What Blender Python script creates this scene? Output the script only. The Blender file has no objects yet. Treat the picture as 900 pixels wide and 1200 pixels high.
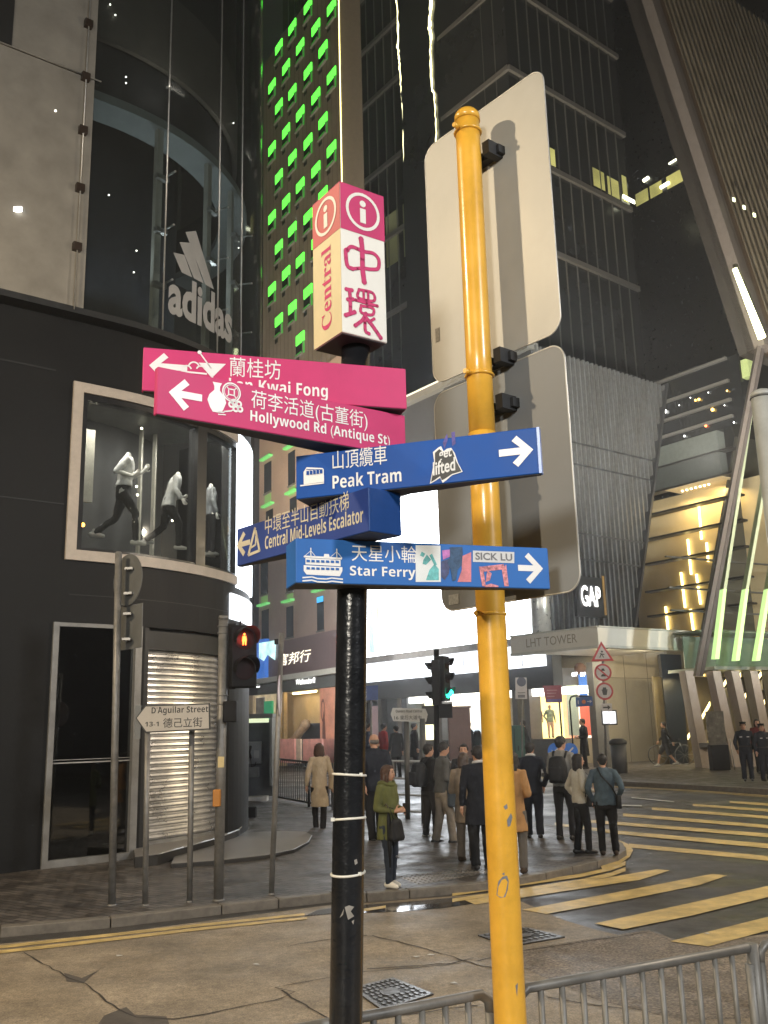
import bpy, bmesh, math, random
from mathutils import Vector, Matrix, noise
random.seed(7)
SC = bpy.context.scene
COL = SC.collection

# ------------------------------------------------------------------ camera
FPX, PITCH, ROLL, CAM_H = 1110.0, math.radians(12.95), math.radians(1.5), 2.05   # focal length in pixels of a 900 x 1200 frame
CAM = Vector((0, 0, CAM_H))
_fw = Vector((0, math.cos(PITCH), math.sin(PITCH)))
_up = Vector((0, -math.sin(PITCH), math.cos(PITCH)))
_rt = Vector((1, 0, 0))
RT = _rt * math.cos(ROLL) - _up * math.sin(ROLL)
UP = _rt * math.sin(ROLL) + _up * math.cos(ROLL)
cam_data = bpy.data.cameras.new("camera")
cam = bpy.data.objects.new("camera", cam_data)
COL.objects.link(cam)
M = Matrix((RT, UP, -_fw)).transposed().to_4x4()
M.translation = CAM
cam.matrix_world = M
cam_data.sensor_fit = 'VERTICAL'
cam_data.sensor_height = 36.0
cam_data.lens = FPX / 1200 * 36.0
cam_data.clip_end = 2000
cam_data.clip_start = 0.05
SC.camera = cam

# ------------------------------------------------------------------ night sky
world = bpy.data.worlds.new("World")
SC.world = world
world.use_nodes = True
wn = world.node_tree
bg = wn.nodes['Background']
sky = wn.nodes.new('ShaderNodeTexSky')
sky.sky_type = 'NISHITA'
sky.sun_disc = False
sky.sun_elevation = math.radians(-4)
sky.sun_rotation = math.radians(200)
mixs = wn.nodes.new('ShaderNodeMix'); mixs.data_type = 'RGBA'
mixs.inputs[0].default_value = 0.9
wn.links.new(sky.outputs[0], mixs.inputs[6])
mixs.inputs[7].default_value = (0.030, 0.027, 0.026, 1)     # city sky glow
wn.links.new(mixs.outputs[2], bg.inputs[0])
bg.inputs[1].default_value = 0.20

SC.view_settings.view_transform = 'Standard'
SC.view_settings.look = 'None'
SC.view_settings.exposure = 0.55
SC.view_settings.gamma = 1.0
SC.cycles.use_denoising = True
SC.cycles.max_bounces = 6
SC.cycles.transparent_max_bounces = 12
SC.cycles.sample_clamp_indirect = 4.0
SC.cycles.caustics_reflective = False
SC.cycles.caustics_refractive = False

# street lighting: sodium and white lamps on the buildings and posts of the street behind the viewer
def lamp(name, loc, target, energy, color, size, kind='AREA', spot=None):
    d = bpy.data.lights.new(name, kind)
    d.energy = energy; d.color = color
    if kind == 'AREA':
        d.shape = 'DISK'; d.size = size
    else:
        d.shadow_soft_size = size
    if spot: d.spot_size = math.radians(spot); d.spot_blend = .6
    o = bpy.data.objects.new(name, d); COL.objects.link(o)
    o.location = loc
    o.rotation_euler = (Vector(target) - Vector(loc)).to_track_quat('-Z', 'Y').to_euler()
    return o

# ------------------------------------------------------------------ pixel helpers (pixels of the 900 x 1200 photograph)
def ray(px, py):
    return _fw + RT * ((px - 450) / FPX) + UP * ((600 - py) / FPX)
def road_z(y):
    t = min(1, max(0, (y - 17) / 10)); return .25 * t * t * (3 - 2 * t)
PAVE = .10
def gp(px, py, dz=0.0):
    d = ray(px, py); z = dz
    for _ in range(25):
        p = CAM + d * ((z - CAM_H) / d.z)
        z = .5 * z + .5 * (road_z(p.y) + dz)
    p.z = road_z(p.y) + dz
    return p
def at(px, py, Y):
    d = ray(px, py); return CAM + d * (Y / d.y)
def px_of(P):
    q = Vector(P) - CAM
    return 450 + FPX * q.dot(RT) / q.dot(_fw), 600 - FPX * q.dot(UP) / q.dot(_fw)

class Facade:
    """A vertical plane: s metres along it from its origin, z up, o out towards the street."""
    def __init__(self, origin, d):
        self.o = Vector((origin[0], origin[1], 0)); self.d = Vector((d[0], d[1], 0)).normalized()
        n = Vector((self.d.y, -self.d.x, 0))
        if n.dot(Vector((0, 0, 0)) - self.o) < 0: n = -n
        self.n = n
    def sz(self, px, py, off=0.0):
        r = ray(px, py); o = self.o + self.n * off
        t = (o - CAM).dot(self.n) / r.dot(self.n)
        p = CAM + r * t
        return (p - self.o).dot(self.d), p.z
    def P(self, s, z, off=0.0):
        p = self.o + self.d * s + self.n * off; return Vector((p.x, p.y, z))
    def px(self, px, py, off=0.0):
        s, z = self.sz(px, py, off); return self.P(s, z, off)
    def box(self, mb, s0, s1, z0, z1, o0, o1, m=0):
        mb.obox(self.P(min(s0, s1), min(z0, z1), o0), self.d * abs(s1 - s0), self.n * (o1 - o0), Vector((0, 0, abs(z1 - z0))), m)
    def pbox(self, mb, x0, y0, x1, y1, o0, o1, m=0):
        s0, z0 = self.sz(x0, y0, 0); s1, z1 = self.sz(x1, y1, 0)
        self.box(mb, s0, s1, z0, z1, o0, o1, m)

# ------------------------------------------------------------------ materials
def S(r, g, b):
    def f(c):
        c /= 255.0
        return c / 12.92 if c <= .04045 else ((c + .055) / 1.055) ** 2.4
    return (f(r), f(g), f(b))
MATS = {}
def mat(name, col, rough=.55, metal=0.0, var=.15, scale=5.0, bump=0.0, bscale=60.0, emit=None, es=0.0, rvar=.12, coat=0.0, spec=.5, dirt=0.0):
    if name in MATS: return MATS[name]
    m = bpy.data.materials.new(name); m.use_nodes = True
    nt = m.node_tree; N = nt.nodes; L = nt.links
    b = N['Principled BSDF']
    tc = N.new('ShaderNodeTexCoord')
    nz = N.new('ShaderNodeTexNoise'); nz.inputs['Scale'].default_value = scale; nz.inputs['Detail'].default_value = 6; nz.inputs['Roughness'].default_value = .62
    L.new(tc.outputs['Object'], nz.inputs['Vector'])
    mx = N.new('ShaderNodeMix'); mx.data_type = 'RGBA'
    mr = N.new('ShaderNodeMapRange'); mr.inputs['From Min'].default_value = .3; mr.inputs['From Max'].default_value = .7
    L.new(nz.outputs['Fac'], mr.inputs['Value'])
    L.new(mr.outputs[0], mx.inputs[0])
    mx.inputs[6].default_value = (*[c * (1 - var) for c in col], 1)
    mx.inputs[7].default_value = (*[min(1, c * (1 + var)) for c in col], 1)
    src = mx.outputs[2]
    if dirt:
        n2 = N.new('ShaderNodeTexNoise'); n2.inputs['Scale'].default_value = scale * .35; n2.inputs['Detail'].default_value = 8; n2.inputs['Roughness'].default_value = .7
        L.new(tc.outputs['Object'], n2.inputs['Vector'])
        r2 = N.new('ShaderNodeMapRange'); r2.inputs['From Min'].default_value = .5; r2.inputs['From Max'].default_value = .68; r2.inputs['To Max'].default_value = dirt
        L.new(n2.outputs['Fac'], r2.inputs['Value'])
        m2 = N.new('ShaderNodeMix'); m2.data_type = 'RGBA'
        L.new(r2.outputs[0], m2.inputs[0]); L.new(src, m2.inputs[6]); m2.inputs[7].default_value = (*[c * .35 for c in col], 1)
        src = m2.outputs[2]
    L.new(src, b.inputs['Base Color'])
    rr = N.new('ShaderNodeMapRange'); rr.inputs['To Min'].default_value = max(.03, rough - rvar); rr.inputs['To Max'].default_value = min(1, rough + rvar)
    L.new(nz.outputs['Fac'], rr.inputs['Value']); L.new(rr.outputs[0], b.inputs['Roughness'])
    b.inputs['Metallic'].default_value = metal
    b.inputs['Specular IOR Level'].default_value = spec
    if coat:
        b.inputs['Coat Weight'].default_value = coat; b.inputs['Coat Roughness'].default_value = .15
    if bump:
        n3 = N.new('ShaderNodeTexNoise'); n3.inputs['Scale'].default_value = bscale; n3.inputs['Detail'].default_value = 5
        L.new(tc.outputs['Object'], n3.inputs['Vector'])
        bp = N.new('ShaderNodeBump'); bp.inputs['Strength'].default_value = bump; bp.inputs['Distance'].default_value = .01
        L.new(n3.outputs['Fac'], bp.inputs['Height']); L.new(bp.outputs[0], b.inputs['Normal'])
    if emit is not None:
        b.inputs['Emission Color'].default_value = (*emit, 1); b.inputs['Emission Strength'].default_value = es
    MATS[name] = m
    return m
def glow(name, col, strength, sample=True, var=0.0, scale=1.0):
    """A light source's own surface."""
    if name in MATS: return MATS[name]
    m = bpy.data.materials.new(name); m.use_nodes = True
    nt = m.node_tree; b = nt.nodes['Principled BSDF']
    b.inputs['Base Color'].default_value = (*[.5 * c for c in col], 1)
    b.inputs['Emission Color'].default_value = (*col, 1); b.inputs['Emission Strength'].default_value = strength
    if var:
        tc = nt.nodes.new('ShaderNodeTexCoord'); nz = nt.nodes.new('ShaderNodeTexNoise'); nz.inputs['Scale'].default_value = scale; nz.inputs['Detail'].default_value = 4
        nt.links.new(tc.outputs['Object'], nz.inputs['Vector'])
        mr = nt.nodes.new('ShaderNodeMapRange'); mr.inputs['From Min'].default_value = .3; mr.inputs['From Max'].default_value = .7
        mr.inputs['To Min'].default_value = strength * (1 - var); mr.inputs['To Max'].default_value = strength * (1 + var)
        nt.links.new(nz.outputs['Fac'], mr.inputs['Value']); nt.links.new(mr.outputs[0], b.inputs['Emission Strength'])
    if not sample: m.cycles.emission_sampling = 'NONE'
    MATS[name] = m
    return m
def glass(name, tint=(.8, .85, .85), rough=.03, refl=.08, body=0.0):
    """Thin pane: clear (tinted) with a Fresnel reflection."""
    if name in MATS: return MATS[name]
    m = bpy.data.materials.new(name); m.use_nodes = True
    nt = m.node_tree; N = nt.nodes; L = nt.links
    N.remove(N['Principled BSDF'])
    tr = N.new('ShaderNodeBsdfTransparent'); tr.inputs[0].default_value = (*tint, 1)
    gl = N.new('ShaderNodeBsdfGlossy'); gl.inputs['Roughness'].default_value = rough; gl.inputs[0].default_value = (.9, .92, .92, 1)
    ge = N.new('ShaderNodeNewGeometry'); dt = N.new('ShaderNodeVectorMath'); dt.operation = 'DOT_PRODUCT'
    L.new(ge.outputs['Normal'], dt.inputs[0]); L.new(ge.outputs['Incoming'], dt.inputs[1])
    ab = N.new('ShaderNodeMath'); ab.operation = 'ABSOLUTE'; L.new(dt.outputs['Value'], ab.inputs[0])
    om = N.new('ShaderNodeMath'); om.operation = 'SUBTRACT'; om.inputs[0].default_value = 1; L.new(ab.outputs[0], om.inputs[1])
    pw = N.new('ShaderNodeMath'); pw.operation = 'POWER'; pw.inputs[1].default_value = 5; L.new(om.outputs[0], pw.inputs[0])
    ad = N.new('ShaderNodeMath'); ad.operation = 'MULTIPLY_ADD'; ad.inputs[1].default_value = .55; ad.inputs[2].default_value = refl; ad.use_clamp = True
    L.new(pw.outputs[0], ad.inputs[0])
    mx = N.new('ShaderNodeMixShader'); L.new(ad.outputs[0], mx.inputs[0]); L.new(tr.outputs[0], mx.inputs[1]); L.new(gl.outputs[0], mx.inputs[2])
    out = mx.outputs[0]
    if body:
        df = N.new('ShaderNodeBsdfDiffuse'); df.inputs[0].default_value = (.5, .52, .5, 1)
        m2 = N.new('ShaderNodeMixShader'); m2.inputs[0].default_value = body
        L.new(out, m2.inputs[1]); L.new(df.outputs[0], m2.inputs[2]); out = m2.outputs[0]
    L.new(out, N['Material Output'].inputs[0])
    MATS[name] = m
    return m

# ------------------------------------------------------------------ mesh builder
class MB:
    def __init__(self):
        self.v = []; self.f = []; self.m = []; self.s = []
    def add(self, vs, fs, m=0, smooth=False):
        b = len(self.v); self.v += [Vector(p) for p in vs]
        for f in fs:
            self.f.append([b + i for i in f]); self.m.append(m); self.s.append(smooth)
        return self
    def obox(self, o, a, b, c, m=0):
        o = Vector(o); a = Vector(a); b = Vector(b); c = Vector(c)
        vs = [o, o + a, o + a + b, o + b, o + c, o + a + c, o + a + b + c, o + b + c]
        fs = [(0, 3, 2, 1), (4, 5, 6, 7), (0, 1, 5, 4), (1, 2, 6, 5), (2, 3, 7, 6), (3, 0, 4, 7)]
        if a.cross(b).dot(c) < 0: fs = [f[::-1] for f in fs]
        return self.add(vs, fs, m)
    def box(self, c, s, m=0, rz=0.0):
        c = Vector(c); R = Matrix.Rotation(rz, 3, 'Z')
        a = R @ Vector((s[0], 0, 0)); b = R @ Vector((0, s[1], 0)); d = Vector((0, 0, s[2]))
        return self.obox(c - a / 2 - b / 2 - d / 2, a, b, d, m)
    def quad(self, *p, m=0):
        return self.add(p, [tuple(range(len(p)))], m)
    def prism(self, pts, vec, m=0, mside=None):
        vec = Vector(vec); n = len(pts); pts = [Vector(p) for p in pts]
        nrm = Vector((0, 0, 0))
        for i in range(n): nrm += pts[i].cross(pts[(i + 1) % n])
        if nrm.dot(vec) > 0: pts = pts[::-1]
        vs = pts + [p + vec for p in pts]
        self.add(vs, [tuple(range(n)), tuple(range(2 * n - 1, n - 1, -1))], m)
        b = len(self.v) - 2 * n
        for i in range(n):
            j = (i + 1) % n
            self.f.append([b + i, b + n + i, b + n + j, b + j]); self.m.append(m if mside is None else mside); self.s.append(False)
        return self
    def tube(self, pts, r, n=10, m=0, caps=True, smooth=True, sx=1.0, closed=False):
        pts = [Vector(p) for p in pts]
        rs = r if isinstance(r, (list, tuple)) else [r] * len(pts)
        b0 = len(self.v); K = len(pts)
        t0 = (pts[1] - pts[0]).normalized()
        ref = Vector((0, 0, 1)) if abs(t0.z) < .9 else Vector((1, 0, 0))
        u = t0.cross(ref).normalized()
        for i, p in enumerate(pts):
            if closed: t = (pts[(i + 1) % K] - pts[i - 1]).normalized()
            elif i == 0: t = t0
            elif i == K - 1: t = (pts[-1] - pts[-2]).normalized()
            else: t = ((pts[i + 1] - p).normalized() + (p - pts[i - 1]).normalized()).normalized()
            u = (u - t * u.dot(t)).normalized(); w = t.cross(u)
            for k in range(n):
                a = 2 * math.pi * k / n
                self.v.append(p + u * (rs[i] * math.cos(a) * sx) + w * (rs[i] * math.sin(a)))
        for i in range(K if closed else K - 1):
            i2 = (i + 1) % K
            for k in range(n):
                k2 = (k + 1) % n
                self.f.append([b0 + i * n + k, b0 + i * n + k2, b0 + i2 * n + k2, b0 + i2 * n + k]); self.m.append(m); self.s.append(smooth)
        if caps and not closed:
            self.f.append([b0 + k for k in range(n)][::-1]); self.m.append(m); self.s.append(False)
            self.f.append([b0 + (K - 1) * n + k for k in range(n)]); self.m.append(m); self.s.append(False)
        return self
    def cyl(self, p0, p1, r0, r1=None, n=16, m=0, smooth=True):
        return self.tube([p0, p1], [r0, r0 if r1 is None else r1], n, m, True, smooth)
    def capsule(self, pts, rs, n=12, m=0):
        pts = [Vector(p) for p in pts]
        a = (pts[0] - pts[1]).normalized(); b = (pts[-1] - pts[-2]).normalized()
        P = [pts[0] + a * rs[0] * .95, pts[0] + a * rs[0] * .7] + pts + [pts[-1] + b * rs[-1] * .7, pts[-1] + b * rs[-1] * .95]
        R = [rs[0] * .3, rs[0] * .72] + list(rs) + [rs[-1] * .72, rs[-1] * .3]
        return self.tube(P, R, n, m)
    def rings(self, R, m=0, smooth=True, caps=True):
        n = len(R[0]); b0 = len(self.v)
        for r in R: self.v += [Vector(p) for p in r]
        for i in range(len(R) - 1):
            for k in range(n):
                k2 = (k + 1) % n
                self.f.append([b0 + i * n + k, b0 + i * n + k2, b0 + (i + 1) * n + k2, b0 + (i + 1) * n + k]); self.m.append(m); self.s.append(smooth)
        if caps:
            self.f.append([b0 + k for k in range(n)][::-1]); self.m.append(m); self.s.append(smooth)
            self.f.append([b0 + (len(R) - 1) * n + k for k in range(n)]); self.m.append(m); self.s.append(smooth)
        return self
    def eloft(self, rows, n=20, m=0, power=2.0):
        """rows of (cx, cy, z, rx, ry): stacked (super)ellipses."""
        R = []
        for cx, cy, z, rx, ry in rows:
            r = []
            for k in range(n):
                a = 2 * math.pi * k / n; c, s = math.cos(a), math.sin(a)
                e = 2.0 / power
                r.append((cx + rx * math.copysign(abs(c) ** e, c), cy + ry * math.copysign(abs(s) ** e, s), z))
            R.append(r)
        return self.rings(R, m)
    def ball(self, c, r, n=14, m=0):
        c = Vector(c); r = r if isinstance(r, (tuple, list)) else (r, r, r)
        rows = []
        k = n // 2
        for i in range(k + 1):
            a = -math.pi / 2 + math.pi * i / k
            q = max(.02, math.cos(a)); rows.append((c.x, c.y, c.z + r[2] * math.sin(a), r[0] * q, r[1] * q))
        return self.eloft(rows, n, m)
    def disc(self, c, nrm, r, th, n=28, m=0):
        c = Vector(c); nrm = Vector(nrm).normalized()
        return self.cyl(c - nrm * th / 2, c + nrm * th / 2, r, r, n, m, True)
    def mesh(self, name):
        me = bpy.data.meshes.new(name)
        me.from_pydata([tuple(p) for p in self.v], [], self.f)
        me.polygons.foreach_set('material_index', self.m)
        me.polygons.foreach_set('use_smooth', self.s)
        me.update()
        return me
    def build(self, name, mats, parent=None, local=False, bevel=0.0, kind=None, label=None):
        me = self.mesh(name)
        return link_mesh(name, me, mats, parent, local, bevel, kind, label)

def root_of(o):
    while o.parent: o = o.parent
    return o
def link_mesh(name, me, mats, parent=None, local=False, bevel=0.0, kind=None, label=None):
    for x in (mats if isinstance(mats, (list, tuple)) else [mats]): me.materials.append(x)
    o = bpy.data.objects.new(name, me); COL.objects.link(o)
    if parent is not None:
        if not local: me.transform(Matrix.Translation(-root_of(parent).location))
        o.parent = parent
    if bevel:
        b = o.modifiers.new('bevel', 'BEVEL'); b.width = bevel; b.segments = 2; b.limit_method = 'ANGLE'; b.angle_limit = math.radians(50)
    if kind: o['kind'] = kind
    if label: o['label'] = label
    return o
def thing(name, label, cat, loc=(0, 0, 0), rz=0.0, group=None):
    o = bpy.data.objects.new(name, None); COL.objects.link(o)
    o.empty_display_size = .2
    o.location = loc; o.rotation_euler = (0, 0, rz)
    o['label'] = label; o['category'] = cat
    if group: o['group'] = group
    return o
def tag(o, label, cat, group=None):
    o['label'] = label; o['category'] = cat
    if group: o['group'] = group
    return o
def copy_thing(o, loc, rz=None, label=None):
    c = o.copy(); COL.objects.link(c); c.location = loc
    if rz is not None: c.rotation_euler = (0, 0, rz)
    if label: c['label'] = label
    for ch in o.children:
        d = ch.copy(); COL.objects.link(d); d.parent = c
        for g in ch.children:
            e = g.copy(); COL.objects.link(e); e.parent = d
    return c

# ------------------------------------------------------------------ lettering
def sansb(t):
    """the bold grotesque of the street signs (mathematical sans-serif bold letters)"""
    return ''.join(chr(0x1D5D4 + ord(c) - 65) if 'A' <= c <= 'Z' else chr(0x1D5EE + ord(c) - 97) if 'a' <= c <= 'z' else chr(0x1D7EC + ord(c) - 48) if '0' <= c <= '9' else c for c in t)
def serifb(t):
    return ''.join(chr(0x1D400 + ord(c) - 65) if 'A' <= c <= 'Z' else chr(0x1D41A + ord(c) - 97) if 'a' <= c <= 'z' else c for c in t)
def text_mesh(body, bold=0.0, shear=0.0, spacing=1.0):
    c = bpy.data.curves.new('lettering', 'FONT'); c.body = body; c.size = 1; c.offset = bold; c.shear = shear; c.space_character = spacing
    c.resolution_u = 3
    o = bpy.data.objects.new('lettering', c); COL.objects.link(o)
    bpy.context.view_layer.update()
    dg = bpy.context.evaluated_depsgraph_get()
    me = bpy.data.meshes.new_from_object(o.evaluated_get(dg))
    bpy.data.objects.remove(o); bpy.data.curves.remove(c)
    return me
def put_text(mb, body, o, u, v, w=None, h=None, off=.002, bold=0.0, m=0, shear=0.0, warp=None, spacing=1.0):
    """Lettering on a face: its bounding box is set at o with u right and v up (unit vectors), w wide, h tall."""
    me = text_mesh(body, bold, shear, spacing)
    xs = [p.co.x for p in me.vertices]; ys = [p.co.y for p in me.vertices]
    if not xs: return
    x0, x1, y0, y1 = min(xs), max(xs), min(ys), max(ys)
    sy = h / (y1 - y0) if h else w / (x1 - x0)
    sx = w / (x1 - x0) if w else sy
    o = Vector(o); u = Vector(u).normalized(); v = Vector(v).normalized(); n = u.cross(v).normalized()
    def pos(p):
        a, b = (p.x - x0) * sx, (p.y - y0) * sy
        if warp: return warp(a, b)
        return o + u * a + v * b + n * off
    mb.add([pos(p.co) for p in me.vertices], [tuple(f.vertices) for f in me.polygons], m)
    bpy.data.meshes.remove(me)
class Face:
    """2-D drawing on a flat sign face: o origin, u right, v up, in metres."""
    def __init__(self, o, u, v):
        self.o = Vector(o); self.u = Vector(u).normalized(); self.v = Vector(v).normalized(); self.n = self.u.cross(self.v).normalized()
    def P(self, a, b, off=.0): return self.o + self.u * a + self.v * b + self.n * off
    def uv(self, px, py):
        r = ray(px, py); t = (self.o - CAM).dot(self.n) / r.dot(self.n); p = CAM + r * t - self.o
        return p.dot(self.u), p.dot(self.v)
    def poly(self, mb, pts, th=.0015, m=0, off=.001):
        mb.prism([self.P(a, b, off) for a, b in pts], self.n * th, m)
    def ring(self, mb, c, r0, r1, th=.0015, m=0, off=.001, n=28, a0=0, a1=2 * math.pi, sy=1.0):
        full = abs(a1 - a0) > 6.28; k = n if full else n + 1
        A = [a0 + (a1 - a0) * i / n for i in range(k)]
        for i in range(n):
            p, q = A[i], A[(i + 1) % k]
            pts = [(c[0] + r0 * math.cos(p), c[1] + sy * r0 * math.sin(p)), (c[0] + r1 * math.cos(p), c[1] + sy * r1 * math.sin(p)),
                   (c[0] + r1 * math.cos(q), c[1] + sy * r1 * math.sin(q)), (c[0] + r0 * math.cos(q), c[1] + sy * r0 * math.sin(q))]
            mb.quad(*[self.P(a, b, off + th) for a, b in pts], m=m)
    def disc(self, mb, c, r, th=.0015, m=0, off=.001, n=24, sy=1.0):
        self.poly(mb, [(c[0] + r * math.cos(2 * math.pi * i / n), c[1] + sy * r * math.sin(2 * math.pi * i / n)) for i in range(n)], th, m, off)
    def line(self, mb, pts, w, th=.0015, m=0, off=.001):
        for (a, b), (c, d) in zip(pts[:-1], pts[1:]):
            L = math.hypot(c - a, d - b) or 1e-6; nx, ny = -(d - b) / L * w / 2, (c - a) / L * w / 2; ex, ey = (c - a) / L * w * .3, (d - b) / L * w * .3
            self.poly(mb, [(a + nx - ex, b + ny - ey), (c + nx + ex, d + ny + ey), (c - nx + ex, d - ny + ey), (a - nx - ex, b - ny - ey)], th, m, off)
    def text(self, mb, body, a, b, w=None, h=None, bold=0.0, m=0, off=.0025, shear=0.0, spacing=1.0):
        put_text(mb, body, self.P(a, b), self.u, self.v, w, h, off, bold, m, shear, None, spacing)
# ================================================================== GROUND
def wet(name, c1, c2, rough0, rough1, scale=3.0, bump=.25, bscale=180, speck=.0):
    """Street surface: colour mottled at several sizes, damp patches that shine."""
    m = bpy.data.materials.new(name); m.use_nodes = True
    nt = m.node_tree; N = nt.nodes; L = nt.links; b = N['Principled BSDF']
    tc = N.new('ShaderNodeTexCoord')
    def noise_(s, d=6, r=.6):
        n = N.new('ShaderNodeTexNoise'); n.inputs['Scale'].default_value = s; n.inputs['Detail'].default_value = d; n.inputs['Roughness'].default_value = r
        L.new(tc.outputs['Object'], n.inputs['Vector']); return n
    a = noise_(scale, 8, .68)
    r = N.new('ShaderNodeMapRange'); r.inputs['From Min'].default_value = .32; r.inputs['From Max'].default_value = .68; L.new(a.outputs['Fac'], r.inputs['Value'])
    mx = N.new('ShaderNodeMix'); mx.data_type = 'RGBA'; L.new(r.outputs[0], mx.inputs[0]); mx.inputs[6].default_value = (*c1, 1); mx.inputs[7].default_value = (*c2, 1)
    fine = noise_(bscale, 3, .7)
    r2 = N.new('ShaderNodeMapRange'); r2.inputs['From Min'].default_value = .35; r2.inputs['From Max'].default_value = .65; r2.inputs['To Min'].default_value = 1 - speck; r2.inputs['To Max'].default_value = 1 + speck
    L.new(fine.outputs['Fac'], r2.inputs['Value'])
    mu = N.new('ShaderNodeMix'); mu.data_type = 'RGBA'; mu.blend_type = 'MULTIPLY'; mu.inputs[0].default_value = 1
    L.new(mx.outputs[2], mu.inputs[6]); L.new(r2.outputs[0], mu.inputs[7])
    st = noise_(.55, 9, .72)
    r3 = N.new('ShaderNodeMapRange'); r3.inputs['From Min'].default_value = .40; r3.inputs['From Max'].default_value = .62; r3.inputs['To Min'].default_value = 1.08; r3.inputs['To Max'].default_value = .76
    L.new(st.outputs['Fac'], r3.inputs['Value'])
    md = noise_(14, 4, .65)
    r4 = N.new('ShaderNodeMapRange'); r4.inputs['From Min'].default_value = .35; r4.inputs['From Max'].default_value = .65; r4.inputs['To Min'].default_value = .82; r4.inputs['To Max'].default_value = 1.16
    L.new(md.outputs['Fac'], r4.inputs['Value'])
    m34 = N.new('ShaderNodeMath'); m34.operation = 'MULTIPLY'; L.new(r3.outputs[0], m34.inputs[0]); L.new(r4.outputs[0], m34.inputs[1])
    mv = N.new('ShaderNodeMix'); mv.data_type = 'RGBA'; mv.blend_type = 'MULTIPLY'; mv.inputs[0].default_value = 1
    L.new(mu.outputs[2], mv.inputs[6]); L.new(m34.outputs[0], mv.inputs[7])
    L.new(mv.outputs[2], b.inputs['Base Color'])
    w = noise_(scale * .3, 5, .6)
    rr = N.new('ShaderNodeMapRange'); rr.inputs['From Min'].default_value = .38; rr.inputs['From Max'].default_value = .62; rr.inputs['To Min'].default_value = rough0; rr.inputs['To Max'].default_value = rough1
    L.new(w.outputs['Fac'], rr.inputs['Value']); L.new(rr.outputs[0], b.inputs['Roughness'])
    bp = N.new('ShaderNodeBump'); bp.inputs['Strength'].default_value = bump; bp.inputs['Distance'].default_value = .006
    L.new(fine.outputs['Fac'], bp.inputs['Height']); L.new(bp.outputs[0], b.inputs['Normal'])
    MATS[name] = m
    return m
ASPH = wet('asphalt', (.026, .0245, .0235), (.062, .057, .053), .30, .66, 2.5, .5, 90, .5)
CONC = wet('road_concrete', (.175, .145, .104), (.33, .272, .196), .5, .8, 1.6, .4, 75, .38)
CONC2 = wet('road_concrete_patch', (.125, .103, .080), (.21, .172, .132), .5, .8, 3.0, .6, 42, .7)
CRACK = mat('crack_fill', (.034, .028, .022), .8, var=.3)
PATCH = mat('tar_patch', (.075, .064, .053), .7, var=.3, scale=9, bump=.4)
YEL = mat('yellow_road_paint', (.52, .385, .15), .5, var=.32, scale=4, bump=.2, bscale=120, dirt=.55)
WHT = mat('white_road_paint', (.5, .5, .46), .5, var=.25, scale=6, dirt=.4)

# road: one sheet to the horizon, rising gently towards the main street
mb = MB()
ys = [-30, -10, 0, 5, 10, 14, 16, 17] + [17 + .5 * i for i in range(1, 21)] + [30, 40, 60, 100, 200, 400]
xs = [-300, -60, -20, -8, 0, 8, 20, 60, 300]
vs = [(x, y, road_z(y)) for y in ys for x in xs]; n = len(xs)
fs = [(j * n + i, j * n + i + 1, (j + 1) * n + i + 1, (j + 1) * n + i) for j in range(len(ys) - 1) for i in range(n - 1)]
mb.add(vs, fs, 0, True)
mb.build('road', ASPH, kind='structure')

def flat(name, pix, m, lift, extra_before=(), extra_after=(), kind='structure', thick=.003):
    pts = [gp(x, y, lift) for x, y in pix]
    pts = [Vector((x, y, road_z(y) + lift)) for x, y in extra_before] + pts + [Vector((x, y, road_z(y) + lift)) for x, y in extra_after]
    q = MB(); q.add(pts, [tuple(range(len(pts)))]); 
    me = q.mesh(name)
    bm = bmesh.new(); bm.from_mesh(me); bmesh.ops.recalc_face_normals(bm, faces=bm.faces)
    for f in bm.faces:
        if f.normal.z < 0: f.normal_flip()
    bmesh.ops.triangulate(bm, faces=bm.faces); bm.to_mesh(me); bm.free()
    return link_mesh(name, me, m, kind=kind)

kerb_px = [(0, 1106), (130, 1094), (260, 1077), (390, 1060), (430, 1058), (480, 1054), (560, 1048)]
# cast concrete lane on the viewer's side of the crossing
flat('concrete_lane', [(-260, 1142)] + kerb_px + [(610, 1056), (660, 1078), (700, 1090), (780, 1108), (905, 1094)], CONC, .004, (), ((7.5, 9.2), (9, 2), (-3, 1), (-11, 4.2)))
flat('concrete_patch', [(580, 1120), (640, 1108), (760, 1090), (800, 1104), (905, 1097), (960, 1130), (960, 1190), (800, 1196), (700, 1172)], CONC2, .006)
# cracks, saw cuts and tar repairs in the concrete
def cracks(name, lines, w, m=CRACK, lift=.009):
    q = MB()
    for ln in lines:
        P = [gp(x, y, lift) for x, y in ln]
        R = []
        for a, b in zip(P[:-1], P[1:]):
            k = max(1, int((b - a).length / .12))
            for i in range(k):
                p = a.lerp(b, i / k)
                R.append(p + Vector((random.uniform(-1, 1), random.uniform(-1, 1), 0)) * (.016 if i else 0))
        R.append(P[-1])
        prev = None
        for i, p in enumerate(R):
            t = (R[min(i + 1, len(R) - 1)] - R[max(i - 1, 0)]); t.z = 0; t.normalize()
            nn = Vector((-t.y, t.x, 0)) * w * random.uniform(.5, 1.2) / 2
            cur = (p + nn, p - nn)
            if prev: q.quad(prev[0], prev[1], cur[1], cur[0])
            prev = cur
    me = q.mesh(name)
    bm = bmesh.new(); bm.from_mesh(me)
    for f in bm.faces:
        if f.normal.z < 0: f.normal_flip()
    bm.to_mesh(me); bm.free()
    return link_mesh(name, me, m, kind='structure')
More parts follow.
